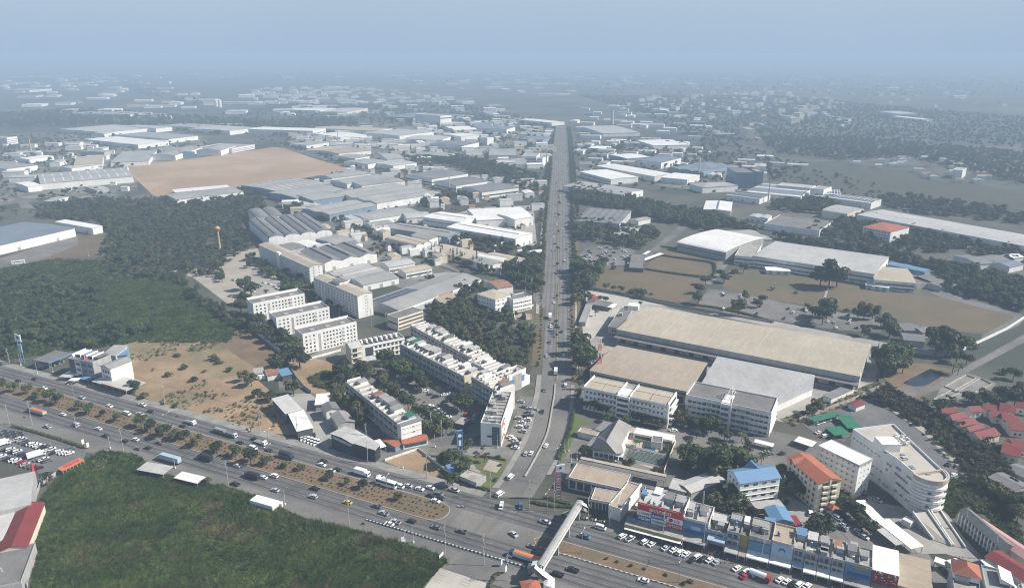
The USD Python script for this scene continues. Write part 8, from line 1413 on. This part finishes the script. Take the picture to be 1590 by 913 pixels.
cs = [("a7",210,485),("t13",1158,715)]; cable("overhead wires from the corner park to the near pavement",gpt(*cs[0]),gpt(*cs[1]),14.6,14.6,4); cable("overhead wires across the junction toward the forecourt",gpt("a7",610,590),gpt("t13",1395,775),14.6,14.6,4)
fp = [gpt("b1",790,430),gpt("t02",1018,515),gpt("b3",95,745),gpt("b3",1190,905),gpt("t13",1045,240),gpt("a7",210,485),gpt("a7",610,590),gpt("a7",860,620),gpt("a1",455,670),gpt("a1",870,760),gpt("a1",1465,900)]
for k,(p,q) in enumerate(zip(fp,fp[1:])): cable(f"{ORD[k]}span of roadside wires from the left on the far pavement",p,q,14.5,14.5,3)
fp = [gpt("t02",200,635),gpt("t02",765,815),gpt("t03",1410,295),gpt("t13",565,525),gpt("t13",1158,715),gpt("t13",1395,775)]
for k,(p,q) in enumerate(zip(fp,fp[1:])): cable(f"{ORD[k]}span of roadside wires from the left on the near pavement",p,q,14.5,14.5,3)
for k,(fr,x,y,rot) in enumerate((("a8",35,610,1.1),("a8",655,690,1.2),("a8",700,760,1.1),("t13",895,640,.4),("t02",545,780,.9),("t02",515,760,.9))):
    o = gpt(fr,x,y); t = thing("roadside_sign",f"{['white board at the field corner', 'small white banner by the striped barrier', 'white banner at the forecourt exit', 'pale leaning board below the field edge', 'white gate board at the dealer exit', 'white gate post board at the dealer lot'][k]}","sign",o,.2,rot); part(t,"board",MB().cbox(0,0,.8,3.2 if k == 0 else 1.3,.1,1.6 if k == 0 else 2.6),"sign_white"); part(t,"post",MB().cbox(0,0,0,.12,.12,.8),"metal_grey")
bays = MB();
for (x0,y0,x1,y1,dx,dy,n) in ((1060,862,1125,880,9.5,-14,6),(1240,880,1300,905,12,-15,6)):
    for k in range(n):
        a,b = gpt("t13",x0 + dx*k,y0 + dy*k),gpt("t13",x1 + dx*k,y1 + dy*k); d = (b - a) /np.linalg.norm(b - a); nn = np.array([-d[1],d[0]]) *.09; bays.add([(*(a + nn),.15),(*(a - nn),.15),(*(b - nn),.15),(*(b + nn),.15)],[(0,1,2,3)])
solo("bay_lines",bays,"line_white","faint white bay lines on the cream forecourt","road marking",kind="structure")
hedge("red and green planter hedge beside the cream forecourt","a8","520,913 560,840 600,780 640,770",1.6,1.0,"leaf_olive")
t,L,W,h = bld("guard_kiosk","kiosk with an orange tiled roof below the footbridge","kiosk","a8","900,960 1060,930 960,830",3.2,"wall_white",("hip","roof_orange",1.2)); o = gpt("a8",1140,930); solo("round_tank",MB().tube((*o,0),(*o,3.6),2.2,n=16).tube((*o,3.6),(*o,4.4),2.2,.6,16),"frame_white","round white tank top at the bottom edge","tank")
t,L,W,h = bld("guard_kiosk","low dark roofed guard kiosk in the shophouse car park","kiosk","b5","560,640 665,665 710,590",3.0,"wall_dark",("flat","roof_conc",.2)); bld("guard_kiosk","small flat roofed hut in the corner park","kiosk","a7","-110,260 65,330 100,230",3.2,"wall_grey",("flat","roof_conc",.3)); bld("guard_kiosk","small blue roofed hut in the walled plot corner","kiosk","t13","1210,205 1255,190 1180,155",3,"wall_white",("shed","roof_blue",.4,"x"))
bld("market_hut","flat roofed store next to the wood behind the white apartments","store","b8","120,640 300,640 210,580",3.6,"wall_cream",("flat","roof_tan_x",.3))
# ------------------------------------------------------------------ the hazy far town
FK = {}
def far_kind(nm,L,W,H,wall,roof,rise=1.2,kind="gable"):
    t = kind_of(nm); FK[nm] = (t,L,W,H); pr = profile(kind,W,H,rise,2 if kind == "multi" else 1,.4)
    part(t,"wall",extr(MB(),[(0,0)] + [(min(max(y,0),W),z - .05) for y,z in pr] + [(W,0)],0,L),wall); part(t,"roof",extr(MB(),pr + [(y,z - .2) for y,z in pr[::-1]],-.4,L + .4),roof)
    if H > 9:
        for r in range(int(H // 4)): part(t,"window_strip",MB().box(.8,-.06,1.4 + 4*r,L - .8,.02,2.8 + 4*r),"glass")
far_kind("white_shed",42,24,8,"wall_bright","roof_white_x"); far_kind("grey_shed",44,26,8,"wall_bright","roof_grey_x"); far_kind("pale_shed",50,28,8,"wall_white","roof_pale_x"); far_kind("beige_shed",36,22,8,"wall_cream","roof_beige_x"); far_kind("twin_shed",46,40,8,"wall_bright","roof_pale_x",1.4,"multi"); far_kind("blue_shed",40,22,8,"wall_blue","roof_bluegrey_x")
far_kind("white_house",13,9,6,"wall_bright","roof_pale_x",1.6); far_kind("brown_house",14,10,5,"wall_cream","roof_rust_x",2); far_kind("grey_house",15,9,6,"wall_white","roof_grey_x",1.8); far_kind("white_flats",26,12,15,"wall_bright","roof_pale_x",.6); far_kind("cream_flats",22,14,20,"wall_cream","roof_pale_x",.6)
WT = [5,2.5,4,2,2,.6]; SH,HO = ["white_shed","grey_shed","pale_shed","beige_shed","twin_shed","blue_shed"],["white_house","brown_house","grey_house","white_house","grey_house","white_flats","cream_flats"]
from shapely.strtree import STRtree
foot = STRtree(FOOT); rr = random.Random(77); WD = {"white_shed": "white roofed shed","grey_shed": "grey roofed shed","pale_shed": "pale roofed shed","beige_shed": "beige roofed shed","twin_shed": "twin roofed shed","blue_shed": "blue grey shed","white_house": "small white house","brown_house": "small brown roofed house","grey_house": "small grey roofed house","white_flats": "white block of flats","cream_flats": "cream block of flats"}
laid = []; GF = sg.Polygon(lots["huge graded tan construction field in front of the factories"])
road_clear = sg.LineString([(30,447),(60,865),(80,1164),(118,1786)]).buffer(26)
def suburb(place,s,n,kinds,ang,gap=26,size=(.7,1.4),w=None):
    P = sg.Polygon(G("px",s)); P = P if P.is_valid else P.buffer(0); x0,y0,x1,y1 = P.bounds; got = tries = 0; new = []
    while got < n and tries < n*60:
        tries += 1; q = (rr.uniform(x0,x1),rr.uniform(y0,y1)); pt = sg.Point(q)
        if not P.contains(pt) or road_clear.contains(pt) or GF.contains(pt) or any(FOOT[i].distance(pt) < gap*.55 for i in foot.query(pt.buffer(gap))) or any(abs(q[0] - a) + abs(q[1] - b) < (gap + g) *.75 for a,b,g in laid): continue
        k = rr.choices(kinds,w)[0]; sc = rr.uniform(*size); laid.append((*q,gap)); got += 1
        new.append((unproj(*q)[0],k,q,math.radians(ang + rr.choice([0,0,0,90])) + rr.uniform(-.05,.05),(sc,sc*rr.uniform(.8,1.2),rr.uniform(.8,1.15))))
    cnt = {}
    for _,k,q,a,sc in sorted(new):
        n = cnt.get(k,0); cnt[k] = n + 1; copy(FK[k][0],k,f"{ORD[n]}{WD[k]} from the left {place}","house" if "house" in k else "building" if "flats" in k else "factory",q,0,a,f"buildings {place}",sc)
suburb("in the hazy estate","390,140 520,135 700,150 840,185 850,210 700,205 540,188 440,180 380,165",185,SH,12,34,(.7,1.3),WT); suburb("among the left distant trees","0,120 190,115 320,150 400,180 390,205 200,188 0,170",90,SH,15,44,(1.0,2.2),WT); suburb("on the far left skyline","0,98 500,100 760,112 820,125 780,150 540,128 300,126 0,112",130,SH,10,80,(1.8,4),WT)
suburb("beside the far main road","640,190 850,200 850,265 760,262 640,225",60,SH,12,26,(.45,.8),WT); suburb("right of the far road","890,170 1000,165 1120,195 1110,225 1000,228 895,235",46,SH,-15,34,(.6,1.2),WT); suburb("beside the right hand factories","900,225 1060,225 1240,262 1100,300 960,285 900,270",34,SH,-18,26,(.45,.8),WT)
suburb("in the right hand village","950,160 1180,140 1330,165 1320,200 1180,200 1060,185",170,HO,20,18,(.9,1.6)); suburb("in the farther right village","1010,125 1300,120 1560,150 1590,175 1330,160 1040,145",120,HO + ["white_shed"],10,34,(1.2,2.2)); suburb("in the row across the fields","1310,240 1480,245 1580,285 1540,300 1400,268 1310,255",34,["brown_house","white_house","grey_house"],-14,12,(.8,1.2)); suburb("on the far right plain","1190,108 1590,115 1590,145 1300,130 1150,118",60,SH + HO[:3],5,70,(1.6,3.4)); suburb("in the left factory yards","0,230 130,225 210,250 190,300 60,300 0,280",30,["white_house","grey_house","pale_shed"],10,22,(.5,.8)); suburb("in the centre haze","560,108 800,112 1000,120 940,150 820,150 600,128",110,SH,8,64,(1.4,3),WT)
suburb("in the estate road works","520,200 640,215 700,240 660,255 560,240",26,SH,14,17,(.35,.65)); suburb("in the central plant yards","430,345 560,300 690,335 830,365 840,290 700,268 560,262 440,290",60,SH[:4] + HO[:3],14,13,(.3,.6)); suburb("in the front factory yards","470,420 560,395 690,430 820,440 830,400 700,365 560,345 450,380",30,SH[:4] + HO[:3],30,11,(.25,.45)); suburb("above the estate wood","430,205 560,200 620,235 560,240 470,225",24,SH,14,30,(.5,.8))
# far woods and field trees: one mass each
def band(label,s,n,s0,s1,seed): wood("far_woods",label,G("px",s),n,s0,s1,seed,("far",))
band("hazy dark woods between the left distant estates","0,178 120,170 300,182 420,190 520,182 560,195 440,215 400,205 330,212 200,195 0,200",2600,3,5.5,91); band("hazy wood diagonal on the left skyline","140,105 190,112 260,150 330,155 300,165 220,150 170,120",1000,4,7,92); band("hazy tree cover of the right plain","1180,215 1330,215 1600,240 1640,300 1400,245 1310,250 1200,240",2000,2.4,4.6,93); band("hazy tree cover around the right villages","900,150 1200,150 1600,185 1640,235 1340,215 1100,225 1000,180",9000,2.2,4,94); band("faint woods of the far plain","-100,95 400,96 900,110 1400,105 1700,112 1700,150 1300,150 900,150 820,130 300,128 -100,118",9000,4,9,95)
def filler(label,s,n,s0,s1,seed):
    q = pts_in(G("px",s),n,seed); keep = [p for p in q if not road_clear.contains(sg.Point(p)) and not GF.contains(sg.Point(p)) and not any(f.contains(sg.Point(p)) for f in foot.geometries.take(foot.query(sg.Point(p))))]
    r = np.random.default_rng(seed); m = len(keep); sc = r.uniform(s0,s1,m); scatter("estate_trees",label,"trees",TK["broad"] + TK["bush"] + TK["sparse"],np.c_[np.array(keep),np.zeros(m)],r.uniform(0,6,m),sc,r.integers(0,7,m))
for e,P_,lb in ((-1,LEs,"left"),(1,REs,"right")):
    yy = np.concatenate([np.arange(660,2150,6.5),np.arange(900,2150,7.5)]); r = np.random.default_rng(7 + e); m = len(yy); xx = np.interp(yy,P_[:,1],P_[:,0]) + e*np.where(np.arange(m) < 230,3,9) + r.normal(size=m) *.8; scatter("roadside_trees",f"far line of small trees along the {lb} edge of the main road","trees",TK["broad"],np.c_[xx,yy,np.full(m,.14)],r.uniform(0,6,m),r.uniform(1.5,3,m),r.integers(0,3,m))
filler("dusty trees and shrubs filling the gaps of the estate beside the main road","430,262 560,240 700,225 850,250 850,330 832,440 780,470 600,420 480,380 400,330",900,1.6,3.2,111); filler("dusty trees between the left factories and yards","0,225 150,205 330,225 330,240 200,262 215,300 60,330 0,345",420,1.8,3.4,112); filler("dusty trees between the right factories","890,235 1060,225 1300,270 1480,330 1300,330 1100,300 900,300",520,2,4,113); filler("dusty trees between the hazy estates","330,175 520,160 850,190 850,250 700,225 540,240 400,225",1000,2.5,4.5,114)
band("trees between the estates left of the far road","400,165 700,160 850,190 850,235 760,225 640,195 480,190",1700,2.4,4.6,96); band("trees between the right main road factories","890,225 960,220 1120,220 1260,262 1200,290 1060,280 900,262",420,3,5,97); band("scattered trees between the left factories","0,215 150,205 330,235 210,262 190,310 60,318 0,300",260,2.4,4,98)
# ------------------------------------------------------------------ haze
hz = usdkit.material(stage,"/World/Looks/haze_air",{"v": ("principled_volume",{"color": HAZE_C,"density": HAZE_D,"anisotropy": 0.0})},surface=None,volume="v.volume")
LOOK["haze_air"] = hz
solo("haze",MB().box(-E_ - 500,-600,-1.0,E_ + 500,2*E_ + 500,206.0),"haze_air","pale blue dry season haze lying over the whole plain","haze",kind="stuff")
